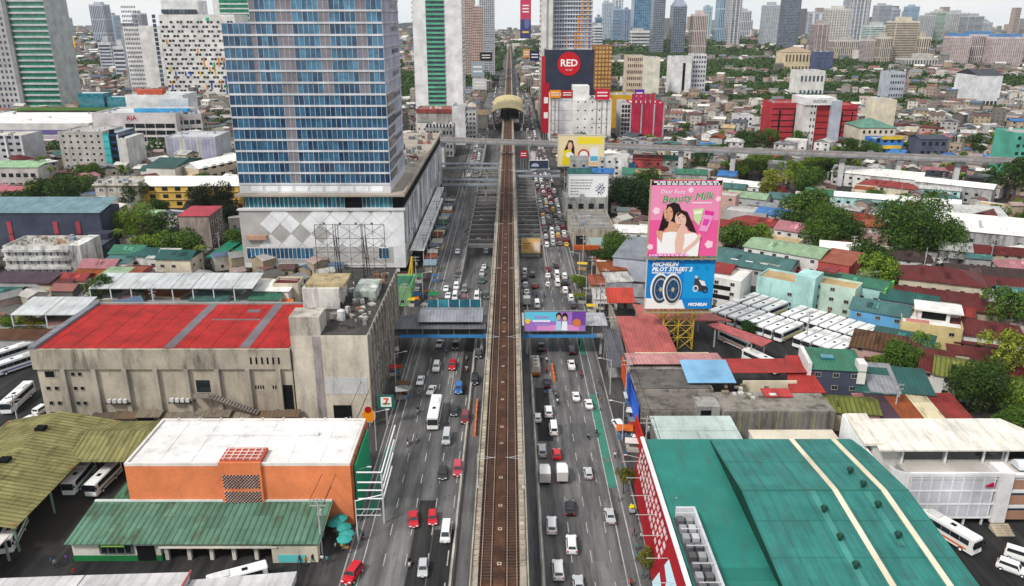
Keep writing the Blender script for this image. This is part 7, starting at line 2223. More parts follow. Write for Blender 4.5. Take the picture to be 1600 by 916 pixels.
tp(25, 312, 7, 2, DK, 1, 'dark hedge-like tree behind the navy block')
tp(155, 453, 4.5, 3, (.03, .07, .015), 2, 'loose tree in front of the long white canopy')
tp(225, 448, 4, 1, LT, 1, 'light shrub behind the long white canopy')
tp(245, 455, 3.5, 1, MD, 1, 'dark shrub beside the long white canopy')
for k, (px, py, c) in enumerate(((8, 508, LT), (25, 512, (.03, .07, .02)), (42, 505, YL), (58, 512, (.12, .1, .02)), (72, 508, LT))):
    tp(px, py, 2.8, .4, c, k % 3, ('pale shrub at the picture edge', 'dark leafy shrub', 'yellow shrub', 'bronze-yellow shrub', 'light shrub nearest the theatre roof')[k] + ' in the bed beside the theatre')
for k, (px, py, r, c) in enumerate(((1185, 255, 8, LT), (1215, 255, 7, MD), (1235, 268, 7, LT), (1212, 290, 7, YL), (1260, 280, 8, MD), (1292, 255, 10, MD), (1270, 262, 7, LT), (1335, 245, 9, DK), (1160, 262, 6, LT), (1310, 268, 6, DK), (1580, 280, 11, DK), (1560, 340, 5, MD), (1525, 350, 5, LT), (1545, 350, 6, MD), (1180, 225, 8, DK), (1205, 222, 7, MD), (1165, 215, 7, DK), (1120, 235, 6, MD), (1060, 215, 6, DK), (1250, 222, 6, MD), (1360, 232, 6, MD), (920, 320, 4, MD), (1100, 250, 6, DK), (1520, 230, 7, DK))):
    x, y = G(px, py, 7)
    look = '%s tree near %s' % ({DK: 'dark green', MD: 'mid green', LT: 'light green', YL: 'yellow-green'}[c], landmark(x, y))
    tp(px, py, r, 2.5, c, k % 4, look)
for x, y in NEAR_TREES[:110]:
    c = rnd.choice((DK, MD, MD, LT))
    tree(x, y, rnd.uniform(3.5, 6), 2, c, rnd.randrange(4), '%s garden tree near %s' % ({DK: 'dark green', MD: 'mid green', LT: 'light green'}[c], landmark(x, y)), FAR[rnd.randrange(2)] if y > 420 else None)
def palm(px, py, h, look):
    x, y = G(px, py, h)
    t = thing('palm_tree', look, 'palm', (x, y, 0), group='palms')
    m = MB()
    pr = Vector((0, 0, 0))
    for k in range(6):
        nx = Vector((.12 * k, .05 * k * k * .3, h * (k + 1) / 6))
        m.bar(pr, nx, .26 - .02 * k, n=7)
        pr = nx
    put('trunk', m.mesh('palm_trunk', 'bark'), t)
    for k in range(17):
        a = k * 2.4 + rnd.uniform(-.2, .2)
        L, up = rnd.uniform(3.4, 4.6), rnd.uniform(.0, 1.0)
        m = MB()
        p = Vector(pr)
        for s in range(8):
            f = (s + 1) / 8
            q = pr + Vector((math.cos(a) * L * f, math.sin(a) * L * f, up * 2.4 * f - 3.2 * f * f))
            sd = Vector((-math.sin(a), math.cos(a), 0))
            w = .95 * math.sin(math.pi * (.12 + .86 * f))
            for sg in (-1, 1):
                m.face([p, q, q + sd * sg * w + Vector((0, 0, -.35 * w)), q + sd * sg * w * .75 - (q - p) * .4 + Vector((0, 0, -.3 * w))])
            p = q
        put('frond', m.mesh('frond', 'leaf'), t, col=rnd.choice(((.04, .08, .02), (.06, .1, .02), (.09, .11, .03))))
palm(180, 360, 9, 'coconut palm before the bright round tree')
palm(62, 245, 15, 'tall coconut palm beside the turquoise-edged block')
palm(75, 262, 12, 'second coconut palm below the turquoise-edged block')
palm(45, 290, 10, 'shorter coconut palm over the pink low roof')
palm(308, 385, 7, 'small palm beside the lane and green awning')
palm(1338, 250, 12, 'tall palm beside the cross viaduct')
# far canopy: one mass of leaf clumps
m = MB()
r = random.Random(5)
for x, y, st in CANOPY:
    if not visible(x, y):
        continue
    R0 = st * .62
    n = 190 if y < 1000 else 100 if y < 2000 else 50
    lf = R0 * (.13 if y < 1000 else .18 if y < 2000 else .26)
    for k in range(n):
        d = Vector((r.gauss(0, 1), r.gauss(0, 1), abs(r.gauss(.2, .8)))).normalized()
        p = Vector((x, y, R0 * .35)) + Vector((d.x * R0, d.y * R0, d.z * R0 * .85)) * r.uniform(.75, 1.1)
        nn = (d + Vector((r.gauss(0, .5), r.gauss(0, .5), r.gauss(.2, .5)))).normalized()
        u = nn.orthogonal().normalized()
        v = nn.cross(u)
        m.face([p - u * lf * 1.2, p - v * lf * .8, p + u * lf * 1.2, p + v * lf * .8])
o = put('distant_foliage', m.mesh('distant_foliage', 'leaf'), kind='stuff', col=(.035, .07, .02))
o['label'], o['category'] = 'tree canopy between the distant roofs', 'foliage'
# ================================================================ vehicles
def car_meshes(kind):
    L, Wd, Hh, belt, hood, trunk, cabf, cabr = {'sedan': (4.5, 1.78, 1.46, .92, 1.25, .95, .62, .55), 'hatch': (3.9, 1.72, 1.52, .95, .95, .12, .55, .3), 'suv': (4.7, 1.88, 1.82, 1.12, 1.15, .1, .5, .28),
                                          'van': (4.9, 1.86, 2.1, 1.2, .35, .05, .6, .12), 'pickup': (5.2, 1.85, 1.8, 1.08, 1.3, 1.75, .55, .15)}[kind]
    hl, hw = L / 2, Wd / 2
    m = MB()
    m.hexa([(-hw + .06, -hl + .12, .28), (hw - .06, -hl + .12, .28), (hw - .06, hl - .1, .3), (-hw + .06, hl - .1, .3)],
           [(-hw, -hl, .62), (hw, -hl, .62), (hw, hl, .66), (-hw, hl, .66)])
    m.hexa([(-hw, -hl, .6), (hw, -hl, .6), (hw, hl, .64), (-hw, hl, .64)],
           [(-hw + .08, -hl + .14, belt - .12), (hw - .08, -hl + .14, belt - .12), (hw - .08, hl - .06, belt), (-hw + .08, hl - .06, belt)])
    y0, y1 = -hl + hood, hl - trunk
    if kind == 'pickup':
        m.box(-hw + .12, hw - .12, y1 + .1, hl - .1, belt - .02, belt + .14)
    cab = [(-hw + .1, y0, belt - .1), (hw - .1, y0, belt - .1), (hw - .1, y1, belt - .05), (-hw + .1, y1, belt - .05)]
    top = [(-hw + .26, y0 + cabf, Hh), (hw - .26, y0 + cabf, Hh), (hw - .26, y1 - cabr, Hh), (-hw + .26, y1 - cabr, Hh)]
    m.hexa(cab, top)
    m.box(-hw + .1, hw - .1, -hl + .25, hl - .25, .13, .3, 1)  # dark box added under the body to deepen the contact shadow
    body = m.mesh(kind + '_body', ['paint', 'dark'], bevel=.05)
    cab, top = [Vector(p) for p in cab], [Vector(p) for p in top]
    def pane(a, b, c, d, k0=.2, k1=.86, mg=.07):
        """inset quad on a cabin side, pushed outwards"""
        l0, l1 = a.lerp(d, k0), a.lerp(d, k1)
        r0, r1 = b.lerp(c, k0), b.lerp(c, k1)
        q = [l0.lerp(r0, mg), l0.lerp(r0, 1 - mg), l1.lerp(r1, 1 - mg), l1.lerp(r1, mg)]
        n = (q[1] - q[0]).cross(q[3] - q[0]).normalized()
        mm = MB()
        mm.hexa([p - n * .02 for p in q], [p + n * .025 for p in q])
        return mm
    P = {'windshield': pane(cab[0], cab[1], top[1], top[0]), 'rear_window': pane(cab[2], cab[3], top[3], top[2], .25, .85, .1),
         'side_window_a': pane(cab[1], cab[2], top[2], top[1], .22, .84, .06), 'side_window_b': pane(cab[3], cab[0], top[0], top[3], .22, .84, .06)}
    P = {k: v.mesh(k[:-2] if k[-2] == '_' else k, 'glass') for k, v in P.items()}
    mm = MB()
    mm.wheel(-.1, .1, 0, .33, .33, 0, 14)
    mm.wheel(-.115, .115, 0, .33, .17, 1, 10)
    wheel = mm.mesh('wheel', ['tyre', 'steel'])
    return dict(L=L, W=Wd, body=body, panes=P, wheel=wheel, belt=belt, hl=hl, hw=hw, kind=kind)
CAR = {k: car_meshes(k) for k in ('sedan', 'hatch', 'suv', 'van', 'pickup')}
HEADL, TAILL = ub('lens'), ub('taillight')
def car_proto(kind):
    c = CAR[kind]
    t = put(kind, None)
    put('body', c['body'], t)
    for k, me in c['panes'].items():
        put('side_window' if k.startswith('side') else k, me, t)
    for sx in (-1, 1):
        for y in (-c['hl'] + .85, c['hl'] - .8):
            put('wheel', c['wheel'], t, (sx * (c['hw'] - .08), y, 0))
        put('headlight', HEADL, t, (sx * (c['hw'] - .32), -c['hl'] + .04, c['belt'] - .28), 0, (.4, .14, .16))
        put('taillight', TAILL, t, (sx * (c['hw'] - .22), c['hl'] - .02, c['belt'] - .2), 0, (.26, .1, .3))
        put('mirror', ub('dark'), t, (sx * (c['hw'] + .04), -c['hl'] + (1.5 if kind != 'van' else .75), c['belt'] + .08), 0, (.2, .14, .16))
    put('number_plate', ub('lens'), t, (0, -c['hl'] - .01, .48), 0, (.42, .05, .14))
    return t
def far_car_mesh(kind):
    c = CAR[kind]
    m = bmesh.new()
    mats = ['paint', 'glass', 'tyre', 'lens', 'taillight']
    def add(me, mt, off=(0, 0, 0)):
        n0 = len(m.faces)
        m.from_mesh(me)
        m.faces.ensure_lookup_table()
        vs = set()
        for f in m.faces[n0:]:
            f.material_index = 2 if (mt == 0 and f.material_index == 1) else mt
            vs.update(f.verts)
        for v in vs:
            v.co += Vector(off)
    add(c['body'], 0)
    for me in c['panes'].values():
        add(me, 1)
    for sx in (-1, 1):
        for y in (-c['hl'] + .85, c['hl'] - .8):
            add(c['wheel'], 2, (sx * (c['hw'] - .08), y, 0))
    bxm = MB()
    for sx in (-1, 1):
        x = sx * (c['hw'] - .3)
        bxm.box(x - .2, x + .2, -c['hl'] - .03, -c['hl'] + .1, c['belt'] - .36, c['belt'] - .2, 0)
    add(bxm.mesh('tmp', 'lens'), 3)
    bxm = MB()
    for sx in (-1, 1):
        x = sx * (c['hw'] - .22)
        bxm.box(x - .13, x + .13, c['hl'] - .07, c['hl'] + .03, c['belt'] - .35, c['belt'] - .05, 0)
    add(bxm.mesh('tmp', 'taillight'), 4)
    me = bpy.data.meshes.new('far_' + kind)
    m.to_mesh(me)
    m.free()
    for k in mats:
        me.materials.append(MATS[k])
    return me
CARC = {'white': (.72, .72, .71), 'silver': (.45, .46, .47), 'grey': (.17, .175, .18), 'black': (.015, .016, .018), 'red': (.5, .008, .02), 'maroon': (.18, .02, .03), 'blue': (.02, .12, .38), 'dark grey': (.05, .052, .056), 'green': (.02, .08, .06), 'rose-red': (.45, .05, .08), 'yellow': (.65, .42, .05)}
KN = {'sedan': 'sedan', 'hatch': 'hatchback', 'suv': 'SUV', 'van': 'van', 'pickup': 'pickup truck'}
PROTO, FARM, used = {}, {}, set()
def place_car(kind, cn, x, y, rz, where, z=0.03):
    look = '%s %s %s' % (cn, KN[kind], where)
    nm = 'pickup_truck' if kind == 'pickup' else 'van' if kind == 'van' else 'car'
    if y < 300:
        if kind not in PROTO:
            PROTO[kind] = car_proto(kind)
            t = PROTO[kind]
        else:
            t = copy_tree(PROTO[kind])
        t.name = nm
        tag(t, look, nm.replace('_', ' '), 'cars on the avenue')
        for ch in kids(t):
            if ch.name.startswith('body'):
                ch.color = col4(CARC[cn])
    else:
        if kind not in FARM:
            FARM[kind] = far_car_mesh(kind)
        t = tag(put(nm, FARM[kind], col=CARC[cn]), look, nm.replace('_', ' '), 'cars on the avenue')
    t.location = (x, y, z)
    t.rotation_euler = (0, 0, rz)
    if TY0 < y < TY1 and any(a < x < b for a, b in TR):
        t.location.z = ramp_z(y) + .03
        if y < 312:
            t.rotation_euler = (math.atan(-5.2 / 62) * (1 if abs(rz) < 1 else -1), 0, rz)
    return t
ON, OUT = 'driving towards the viewer on the oncoming lanes', 'driving away on the outgoing lanes'
for px, py, k, c, dr in ((646, 810, 'sedan', 'red', 8), (676, 808, 'hatch', 'red', 6), (697, 832, 'van', 'white', 0), (661, 887, 'hatch', 'silver', 3), (551, 896, 'suv', 'red', -16), (692, 737, 'sedan', 'black', 3), (715, 732, 'suv', 'rose-red', 3), (698, 683, 'van', 'silver', 0),
                       (710, 640, 'sedan', 'black', 0), (727, 652, 'suv', 'maroon', 0), (717, 606, 'suv', 'blue', 0), (742, 592, 'suv', 'black', 0), (674, 608, 'sedan', 'white', -8), (657, 593, 'sedan', 'white', 0), (682, 572, 'suv', 'white', 0), (707, 569, 'pickup', 'red', 0), (748, 551, 'pickup', 'dark grey', 0), (712, 538, 'pickup', 'black', 0), (687, 535, 'sedan', 'white', -6),
                       (716, 427, 'suv', 'dark grey', 0), (713, 446, 'suv', 'white', 0), (697, 449, 'sedan', 'white', 0), (700, 460, 'sedan', 'white', 0), (711, 462, 'van', 'white', 0), (726, 450, 'suv', 'grey', 0), (725, 467, 'suv', 'maroon', 0), (715, 391, 'sedan', 'white', 0),
                       (745, 462, 'van', 'white', 0), (760, 460, 'suv', 'dark grey', 0), (753, 418, 'suv', 'silver', 0), (753, 433, 'suv', 'green', 0), (756, 404, 'sedan', 'white', 0)):
    x, y = G(px, py + 3, .4)
    place_car(k, c, x, y, R(dr), ON)
for px, py, k, c, dr in ((847, 703, 'suv', 'silver', 0), (870, 708, 'hatch', 'red', 0), (919, 738, 'hatch', 'silver', 0), (891, 792, 'sedan', 'black', -3), (862, 820, 'suv', 'white', -2), (953, 805, 'sedan', 'silver', 0), (893, 850, 'suv', 'white', -2), (872, 890, 'suv', 'white', 0), (904, 913, 'sedan', 'silver', 0),
                       (857, 642, 'suv', 'white', 0), (840, 651, 'hatch', 'white', 0), (865, 669, 'van', 'white', 0), (900, 618, 'sedan', 'white', 0), (920, 630, 'sedan', 'white', 0), (855, 597, 'sedan', 'black', 0), (893, 569, 'pickup', 'white', 0), (893, 546, 'suv', 'black', 0), (846, 541, 'pickup', 'black', 0),
                       (839, 474, 'van', 'white', 0), (823, 454, 'sedan', 'white', 0), (821, 443, 'suv', 'silver', 0), (835, 444, 'sedan', 'maroon', 0), (820, 430, 'suv', 'black', 0), (820, 416, 'van', 'white', 0), (832, 421, 'suv', 'dark grey', 0),
                       (856, 418, 'sedan', 'maroon', 0), (856, 429, 'sedan', 'white', 0), (856, 441, 'hatch', 'white', 0), (870, 428, 'van', 'white', 0), (871, 441, 'van', 'white', 0), (868, 413, 'suv', 'dark grey', 0), (882, 430, 'suv', 'white', 0), (883, 440, 'suv', 'black', 0), (883, 452, 'suv', 'white', 0), (892, 464, 'suv', 'white', 0), (895, 475, 'suv', 'dark grey', 0)):
    x, y = G(px, py + 3, .4)
    place_car(k, c, x, y, math.pi + R(dr), OUT)
for px, py, k, c, dr, wh in ((966, 664, 'suv', 'white', 190, 'parked on the pavement before the shop row'), (1500, 405, 'suv', 'silver', 60, 'parked in the yard by the white hall'), (1480, 395, 'suv', 'white', 60, 'parked in the yard by the white hall'), (1520, 412, 'sedan', 'white', 50, 'parked in the yard by the white hall'), (1460, 408, 'van', 'white', 70, 'parked in the yard by the white hall'), (1450, 390, 'suv', 'grey', 70, 'parked in the yard by the white hall'),
                          (1140, 462, 'sedan', 'white', 70, 'parked beyond the bus yard'), (1098, 466, 'suv', 'grey', 70, 'parked beyond the bus yard'), (1582, 888, 'suv', 'white', 50, 'parked behind the coach'), (1595, 870, 'van', 'white', 55, 'parked behind the coach'),
                          (48, 655, 'hatch', 'white', 160, 'parked beside the theatre'), (18, 682, 'sedan', 'white', 140, 'parked beside the terminal shed'), (66, 640, 'suv', 'white', 170, 'parked beside the theatre'), (10, 700, 'suv', 'grey', 150, 'parked beside the terminal shed'),
                          (1135, 258, 'van', 'white', 80, 'parked under the cross viaduct'), (1150, 256, 'van', 'white', 80, 'parked under the cross viaduct'), (1115, 262, 'van', 'white', 80, 'parked under the cross viaduct'), (330, 452, 'suv', 'dark grey', 30, 'parked in the lane behind the theatre'), (300, 480, 'sedan', 'silver', 40, 'parked in the lane behind the theatre')):
    x, y = G(px, py + 2, .4)
    place_car(k, c, x, y, R(dr), wh)
jam = random.Random(3)
for lx in (14.5, 17.2, 19.9, 22.5):                           # the jam beyond the near footbridge
    y = 302 + jam.uniform(0, 4)
    while y < 600:
        k = jam.choice(('sedan', 'sedan', 'hatch', 'suv', 'suv', 'van'))
        c = jam.choice(('white', 'white', 'white', 'silver', 'silver', 'grey', 'black', 'dark grey', 'maroon', 'grey', 'black', 'yellow'))
        place_car(k, c, lx + jam.uniform(-.3, .3), y, math.pi, 'queueing in the outgoing jam beside the underpass')
        y += jam.uniform(5.6, 7.4)
for lx, rz, wh, (y0, y1, g0, g1) in ((6, math.pi, 'under the outgoing struts', (306, 450, 7, 13)), (9.8, math.pi, 'under the outgoing struts', (308, 450, 7, 14)), (-9.5, 0, 'under the oncoming struts', (312, 450, 9, 26)), (-13.5, 0, 'under the oncoming struts', (320, 450, 12, 30)),
                                  (-20, 0, 'far up the oncoming lanes', (440, 640, 14, 30)), (-23.5, 0, 'far up the oncoming lanes', (450, 640, 12, 30)), (-12, 0, 'far up the oncoming lanes', (645, 1100, 14, 40)), (-18, 0, 'far up the oncoming lanes', (645, 1100, 14, 40)), (9, math.pi, 'far down the outgoing lanes', (645, 1100, 9, 20)), (14, math.pi, 'far down the outgoing lanes', (645, 1100, 9, 22)), (19, math.pi, 'far down the outgoing lanes', (610, 1100, 9, 22))):
    y = y0
    while y < y1:
        place_car(jam.choice(('sedan', 'suv', 'hatch', 'van')), jam.choice(('white', 'white', 'silver', 'grey', 'black', 'dark grey', 'red')), lx + jam.uniform(-.3, .3), y, rz, wh)
        y += jam.uniform(g0, g1)
# ---------------------------------------------------------------- buses
def bus_proto(L=11.6, Wd=2.5, Hh=3.35, stripe='#c05a1e', coach=True):
    t = put('bus', None)
    hl, hw = L / 2, Wd / 2
    m = MB()
    m.hexa([(-hw, -hl, .45), (hw, -hl, .45), (hw, hl, .45), (-hw, hl, .45)], [(-hw + .05, -hl + (.12 if coach else .05), Hh), (hw - .05, -hl + (.12 if coach else .05), Hh), (hw - .05, hl - .05, Hh), (-hw + .05, hl - .05, Hh)])
    put('body', m.mesh('bus_body', 'paint', bevel=.12), t, col=(.72, .72, .71))
    bx('underbody', t, 'dark', (-hw + .1, hw - .1), (-hl + .3, hl - .3), (.3, .47))
    put('windshield', ub('glass'), t, (0, -hl + .06, 2.2), 0, (Wd - .3, .14, 1.35))
    put('rear_window', ub('glass'), t, (0, hl - .02, 2.45), 0, (Wd - .5, .1, .8))
    n = 6
    for sx in (-1, 1):
        for k in range(n):
            a = -hl + .9 + k * (L - 1.5) / n
            put('side_window', ub('glass'), t, (sx * (hw - .02), a + (L - 1.5) / n / 2, 2.35), 0, (.08, (L - 1.5) / n - .06, .95))
        bx('stripe', t, 'print', (sx * (hw + .012) - .02, sx * (hw + .012) + .02), (-hl + 1.2, hl - .4), (.95, 1.25), stripe)
        for y in (-hl + 2.1, hl - 2.6):
            m = MB()
            m.wheel(-.14, .14, 0, .5, .5, 0, 16)
            m.wheel(-.16, .16, 0, .5, .26, 1, 12)
            put('wheel', m.mesh('bus_wheel', ['tyre', 'steel']), t, (sx * (hw - .12), y, 0))
        put('headlight', HEADL, t, (sx * (hw - .4), -hl, .85), 0, (.45, .1, .2))
        put('taillight', TAILL, t, (sx * (hw - .25), hl - .01, 1.1), 0, (.22, .1, .5))
        put('mirror', ub('dark'), t, (sx * (hw + .16), -hl - .1, 2.3), 0, (.16, .2, .5))
    bx('roof_hatch', t, 'dark', (-.35, .35), (-1.6, -.7), (Hh - .03, Hh + .06))
    bx('air_unit', t, 'clean', (-.8, .8), (1.2, 3.6), (Hh - .03, Hh + .2), (.68, .68, .67))
    return t
BUS = bus_proto()
BUS2 = bus_proto(9.2, 2.4, 3.0, '#1c7a4a', False)
nbus = {id(BUS): 0, id(BUS2): 0}
def place_bus(x, y, rz, look, grp, proto=None, stripe=None, z=.03):
    proto = proto or BUS
    t = proto if nbus[id(proto)] == 0 else copy_tree(proto)
    nbus[id(proto)] += 1
    t.location = (x, y, z)
    t.rotation_euler = (0, 0, rz)
    t.name = 'bus'
    tag(t, look, 'bus', grp)
    for ch in kids(t):
        if ch.name.startswith('stripe') and stripe:
            ch.color = col4(stripe)
    return t
x, y = G(679, 652, 1)
place_bus(x, y + 1, 0, 'white coach driving towards the viewer among the cars', 'buses on the avenue', stripe='#c8c8c8')
for r_, n, (a0, b0), (a1, b1) in (('back', 14, (1166, 464), (1362, 519)), ('front', 14, (1130, 479), (1322, 538))):
    for k in range(n):
        if (r_, k) in (('back', 4), ('front', 8)):
            continue
        x, y = G(a0 + (a1 - a0) * k / (n - 1), b0 + (b1 - b0) * k / (n - 1), 3.3)
        place_bus(x, y, R(-50) + rnd.uniform(-.03, .03), 'white bus parked in the %s row of the yard' % r_, 'buses parked in the yard', stripe=rnd.choice(('#e8c21c', '#4a8a2a', '#e8c21c', '#b8b8b8', '#d87020')))
for px, py, rz, lab, st in ((1150, 533, 30, 'long white coach slanting out under the red shed roof', '#c05a1e'), (1190, 565, 30, 'white bus end showing behind the pink roof', '#b8b8b8'), (1017, 520, 8, 'white bus parked under the red shed beside the tower', '#b8b8b8'), (1030, 518, 8, 'second white bus parked under the red shed beside the tower', '#c0c0c0'),
                        (1478, 828, 27, 'white coach with orange and red stripe beside the green mall roof', '#d8621a'), (28, 568, -33, 'white bus with blue band behind the theatre corner', '#1c3a90'), (20, 552, -33, 'white bus furthest back beside the theatre', '#b8b8b8'), (28, 622, 5, 'white bus parked slanting beside the theatre', '#b8b8b8')):
    x, y = G(px, py, 1.6)
    place_bus(x, y, R(rz), lab, 'single buses', stripe=st)
for px, py, rz, lab in ((124, 746, 2, 'white and green bus backed under the mossy terminal roof'), (162, 748, -4, 'second white and green bus beside the small hut'), (20, 832, 16, 'green and white bus at the picture edge in the yard')):
    x, y = G(px, py, 1.5)
    place_bus(x, y, R(rz), lab, 'terminal buses', BUS2, '#1c7a4a')
# trucks
def truck(px, py, rz, kind, lab):
    x, y = G(px, py, 1.2)
    t = thing('tanker_truck' if kind == 'tank' else 'box_truck', lab, 'truck', (x, y, .03), rz, 'trucks')
    L = 9 if kind == 'tank' else 4.6
    m = MB()
    m.hexa([(-1.05, -L / 2, .6), (1.05, -L / 2, .6), (1.05, -L / 2 + 1.8, .6), (-1.05, -L / 2 + 1.8, .6)], [(-.95, -L / 2 + .3, 2.3), (.95, -L / 2 + .3, 2.3), (.95, -L / 2 + 1.8, 2.3), (-.95, -L / 2 + 1.8, 2.3)])
    put('cab', m.mesh('cab', 'paint', bevel=.08), t, col=(.68, .68, .67))
    bx('windshield', t, 'glass', (-.85, .85), (-L / 2 + .08, -L / 2 + .2), (1.35, 2.05))
    bx('chassis', t, 'dark', (-.8, .8), (-L / 2 + .5, L / 2), (.5, .75))
    if kind == 'tank':
        m = MB()
        m.wheel(-(L - 2.4) / 2, (L - 2.4) / 2, 0, 1.95, 1.15, n=18)
        put('tank', m.mesh('tank', 'steel', smooth=False), t, (0, 1.1, 0), math.pi / 2, col=(.45, .42, .38))
        for k in range(3):
            m = MB()
            m.cyl(0, -1.2 + 2.2 * k, 3.05, 3.3, .35, n=12)
            put('hatch', m.mesh('hatch', 'steel'), t, col=(.2, .16, .12))
        bx('rear_plate', t, 'paint', (-1.1, 1.1), (L / 2 - .15, L / 2 + .05), (.7, 1.4), (.3, .1, .03))
    else:
        m = MB()
        m.box(-1.05, 1.05, -L / 2 + 1.95, L / 2 + .2, .8, 2.85)
        put('cargo_box', m.mesh('cargo_box', 'paint', bevel=.04), t, col=(.72, .71, .69))
        bx('rear_door', t, 'paint', (-.95, .95), (L / 2 + .2, L / 2 + .26), (.9, 2.75), (.5, .49, .48))
    for sx in (-1, 1):
        for yy in (-L / 2 + 1, L / 2 - .9) + ((L / 2 - 2.2,) if kind == 'tank' else ()):
            put('wheel', CAR['van']['wheel'], t, (sx * .9, yy, 0), 0, (1.4, 1.3, 1.3))
        put('taillight', TAILL, t, (sx * .8, L / 2 + .12, .62), 0, (.25, .1, .12))
truck(837, 572, math.pi, 'tank', 'long silver tanker truck beside the viaduct past the footbridge')
truck(851, 741, math.pi, 'box', 'white box truck closest to the viaduct')
truck(878, 739, math.pi, 'box', 'white box truck beside the other box truck')
truck(823, 470, math.pi, 'box', 'box truck just beyond the purple advertisement')
x, y = G(372, 905, 1.5)
place_bus(x, y, R(115), 'yellow-fronted bus at the picture bottom beside the market', 'terminal buses', BUS2, '#e0b01c')
# ---------------------------------------------------------------- people
def person_mesh(name, J, E, helmet=False, shorts=False):
    me = bpy.data.meshes.new(name + '_cage')
    keys = list(J)
    me.from_pydata([J[k][0] for k in keys], [], [(keys.index(a), keys.index(b)) for a, b in E])
    o = bpy.data.objects.new(name, me)
    tmpc.objects.link(o)
    md = o.modifiers.new('skin', 'SKIN')
    md.use_smooth_shade = True
    for i, k in enumerate(keys):
        me.skin_vertices[0].data[i].radius = (J[k][1], J[k][1] * (J[k][2] if len(J[k]) > 2 else 1))
        me.skin_vertices[0].data[i].use_root = (k == 'pelvis')
    o.modifiers.new('sub', 'SUBSURF').levels = 1
    dg = bpy.context.evaluated_depsgraph_get()
    dg.update()
    r = bpy.data.meshes.new_from_object(o.evaluated_get(dg))
    bpy.data.objects.remove(o)
    r.name = name
    r.materials.clear()
    for k in ('flat', 'skin', 'hair', 'trousers'):
        r.materials.append(MATS[k])
    hz = J['head'][0]
    for p in r.polygons:
        c = p.center
        top = c.z - J['neck'][0][2]
        if top > .03:
            front = c.y < hz[1] - .01
            p.material_index = 2 if (c.z > hz[2] + .06 or not front or helmet) else 1
        elif min((Vector(J[h][0]) - c).length for h in ('hand_l', 'hand_r')) < .16:
            p.material_index = 1
        elif c.z < J['pelvis'][0][2] + .02 or (name == 'rider' and c.z < J['pelvis'][0][2] + .12 and c.y < J['pelvis'][0][1] - .12 and abs(c.x) < .4 and c.z < .95):
            p.material_index = 3
        else:
            p.material_index = 0
    return r
simple('trousers', (.03, .035, .05), .9)
tmpc = bpy.data.collections.new('tmp')
BE = [('pelvis', 'chest'), ('chest', 'neck'), ('neck', 'head'), ('head', 'crown'), ('chest', 'sh_l'), ('sh_l', 'el_l'), ('el_l', 'hand_l'), ('chest', 'sh_r'), ('sh_r', 'el_r'), ('el_r', 'hand_r'),
      ('pelvis', 'hip_l'), ('hip_l', 'kn_l'), ('kn_l', 'an_l'), ('an_l', 'toe_l'), ('pelvis', 'hip_r'), ('hip_r', 'kn_r'), ('kn_r', 'an_r'), ('an_r', 'toe_r')]
def joints(st=.12, arm=.1):
    return {'pelvis': ((0, 0, .93), .15, .75), 'chest': ((0, 0, 1.27), .17, .7), 'neck': ((0, -.01, 1.48), .065), 'head': ((0, -.03, 1.6), .1, 1.1), 'crown': ((0, -.02, 1.7), .085, 1.1),
            'sh_l': ((.19, 0, 1.38), .075), 'el_l': ((.25, .04 + arm, 1.12), .052), 'hand_l': ((.25, -.08 + arm, .88), .042), 'sh_r': ((-.19, 0, 1.38), .075), 'el_r': ((-.25, .04 - arm, 1.12), .052), 'hand_r': ((-.25, -.08 - arm, .88), .042),
            'hip_l': ((.1, 0, .88), .105), 'kn_l': ((.11, -st - .03, .48), .07), 'an_l': ((.11, -st + .02, .08), .048), 'toe_l': ((.12, -st - .13, .04), .04), 'hip_r': ((-.1, 0, .88), .105), 'kn_r': ((-.11, st - .03, .48), .07), 'an_r': ((-.11, st + .1, .09), .048), 'toe_r': ((-.12, st - .04, .04), .04)}
def riding():
    return {'pelvis': ((0, .25, .86), .16, .8), 'chest': ((0, .1, 1.2), .17, .7), 'neck': ((0, .02, 1.4), .065), 'head': ((0, -.02, 1.53), .125, 1.1), 'crown': ((0, 0, 1.65), .11, 1.1),
            'sh_l': ((.19, .08, 1.3), .075), 'el_l': ((.32, -.08, 1.1), .055), 'hand_l': ((.3, -.36, 1.05), .045), 'sh_r': ((-.19, .08, 1.3), .075), 'el_r': ((-.32, -.08, 1.1), .055), 'hand_r': ((-.3, -.36, 1.05), .045),
            'hip_l': ((.12, .22, .82), .11), 'kn_l': ((.24, -.2, .72), .08), 'an_l': ((.2, .02, .32), .05), 'toe_l': ((.21, -.14, .27), .045), 'hip_r': ((-.12, .22, .82), .11), 'kn_r': ((-.24, -.2, .72), .08), 'an_r': ((-.2, .02, .32), .05), 'toe_r': ((-.21, -.14, .27), .045)}
S.collection.children.link(tmpc)
vl = bpy.context.view_layer
STAND = person_mesh('person_standing', joints(.02, .0), BE)
WALK = person_mesh('person_walking', joints(.17, .12), BE)
RIDER = person_mesh('rider', riding(), BE, True)
S.collection.children.unlink(tmpc)
bpy.data.collections.remove(tmpc)
SHIRT = {'white': (.7, .7, .69), 'black': (.02, .02, .022), 'red': (.4, .03, .03), 'blue': (.05, .12, .35), 'grey': (.25, .25, .26), 'yellow': (.6, .42, .05), 'green': (.04, .2, .1), 'purple': (.18, .06, .28), 'orange': (.6, .2, .04), 'teal': (.06, .3, .32)}
def person(x, y, rz, shirt, mesh, where, z=.14, grp='people on the pavements'):
    o = tag(put('person', mesh, None, (x, y, z), rz, col=SHIRT[shirt]), 'person in %s shirt %s' % (shirt, where), 'person', grp)
    return o
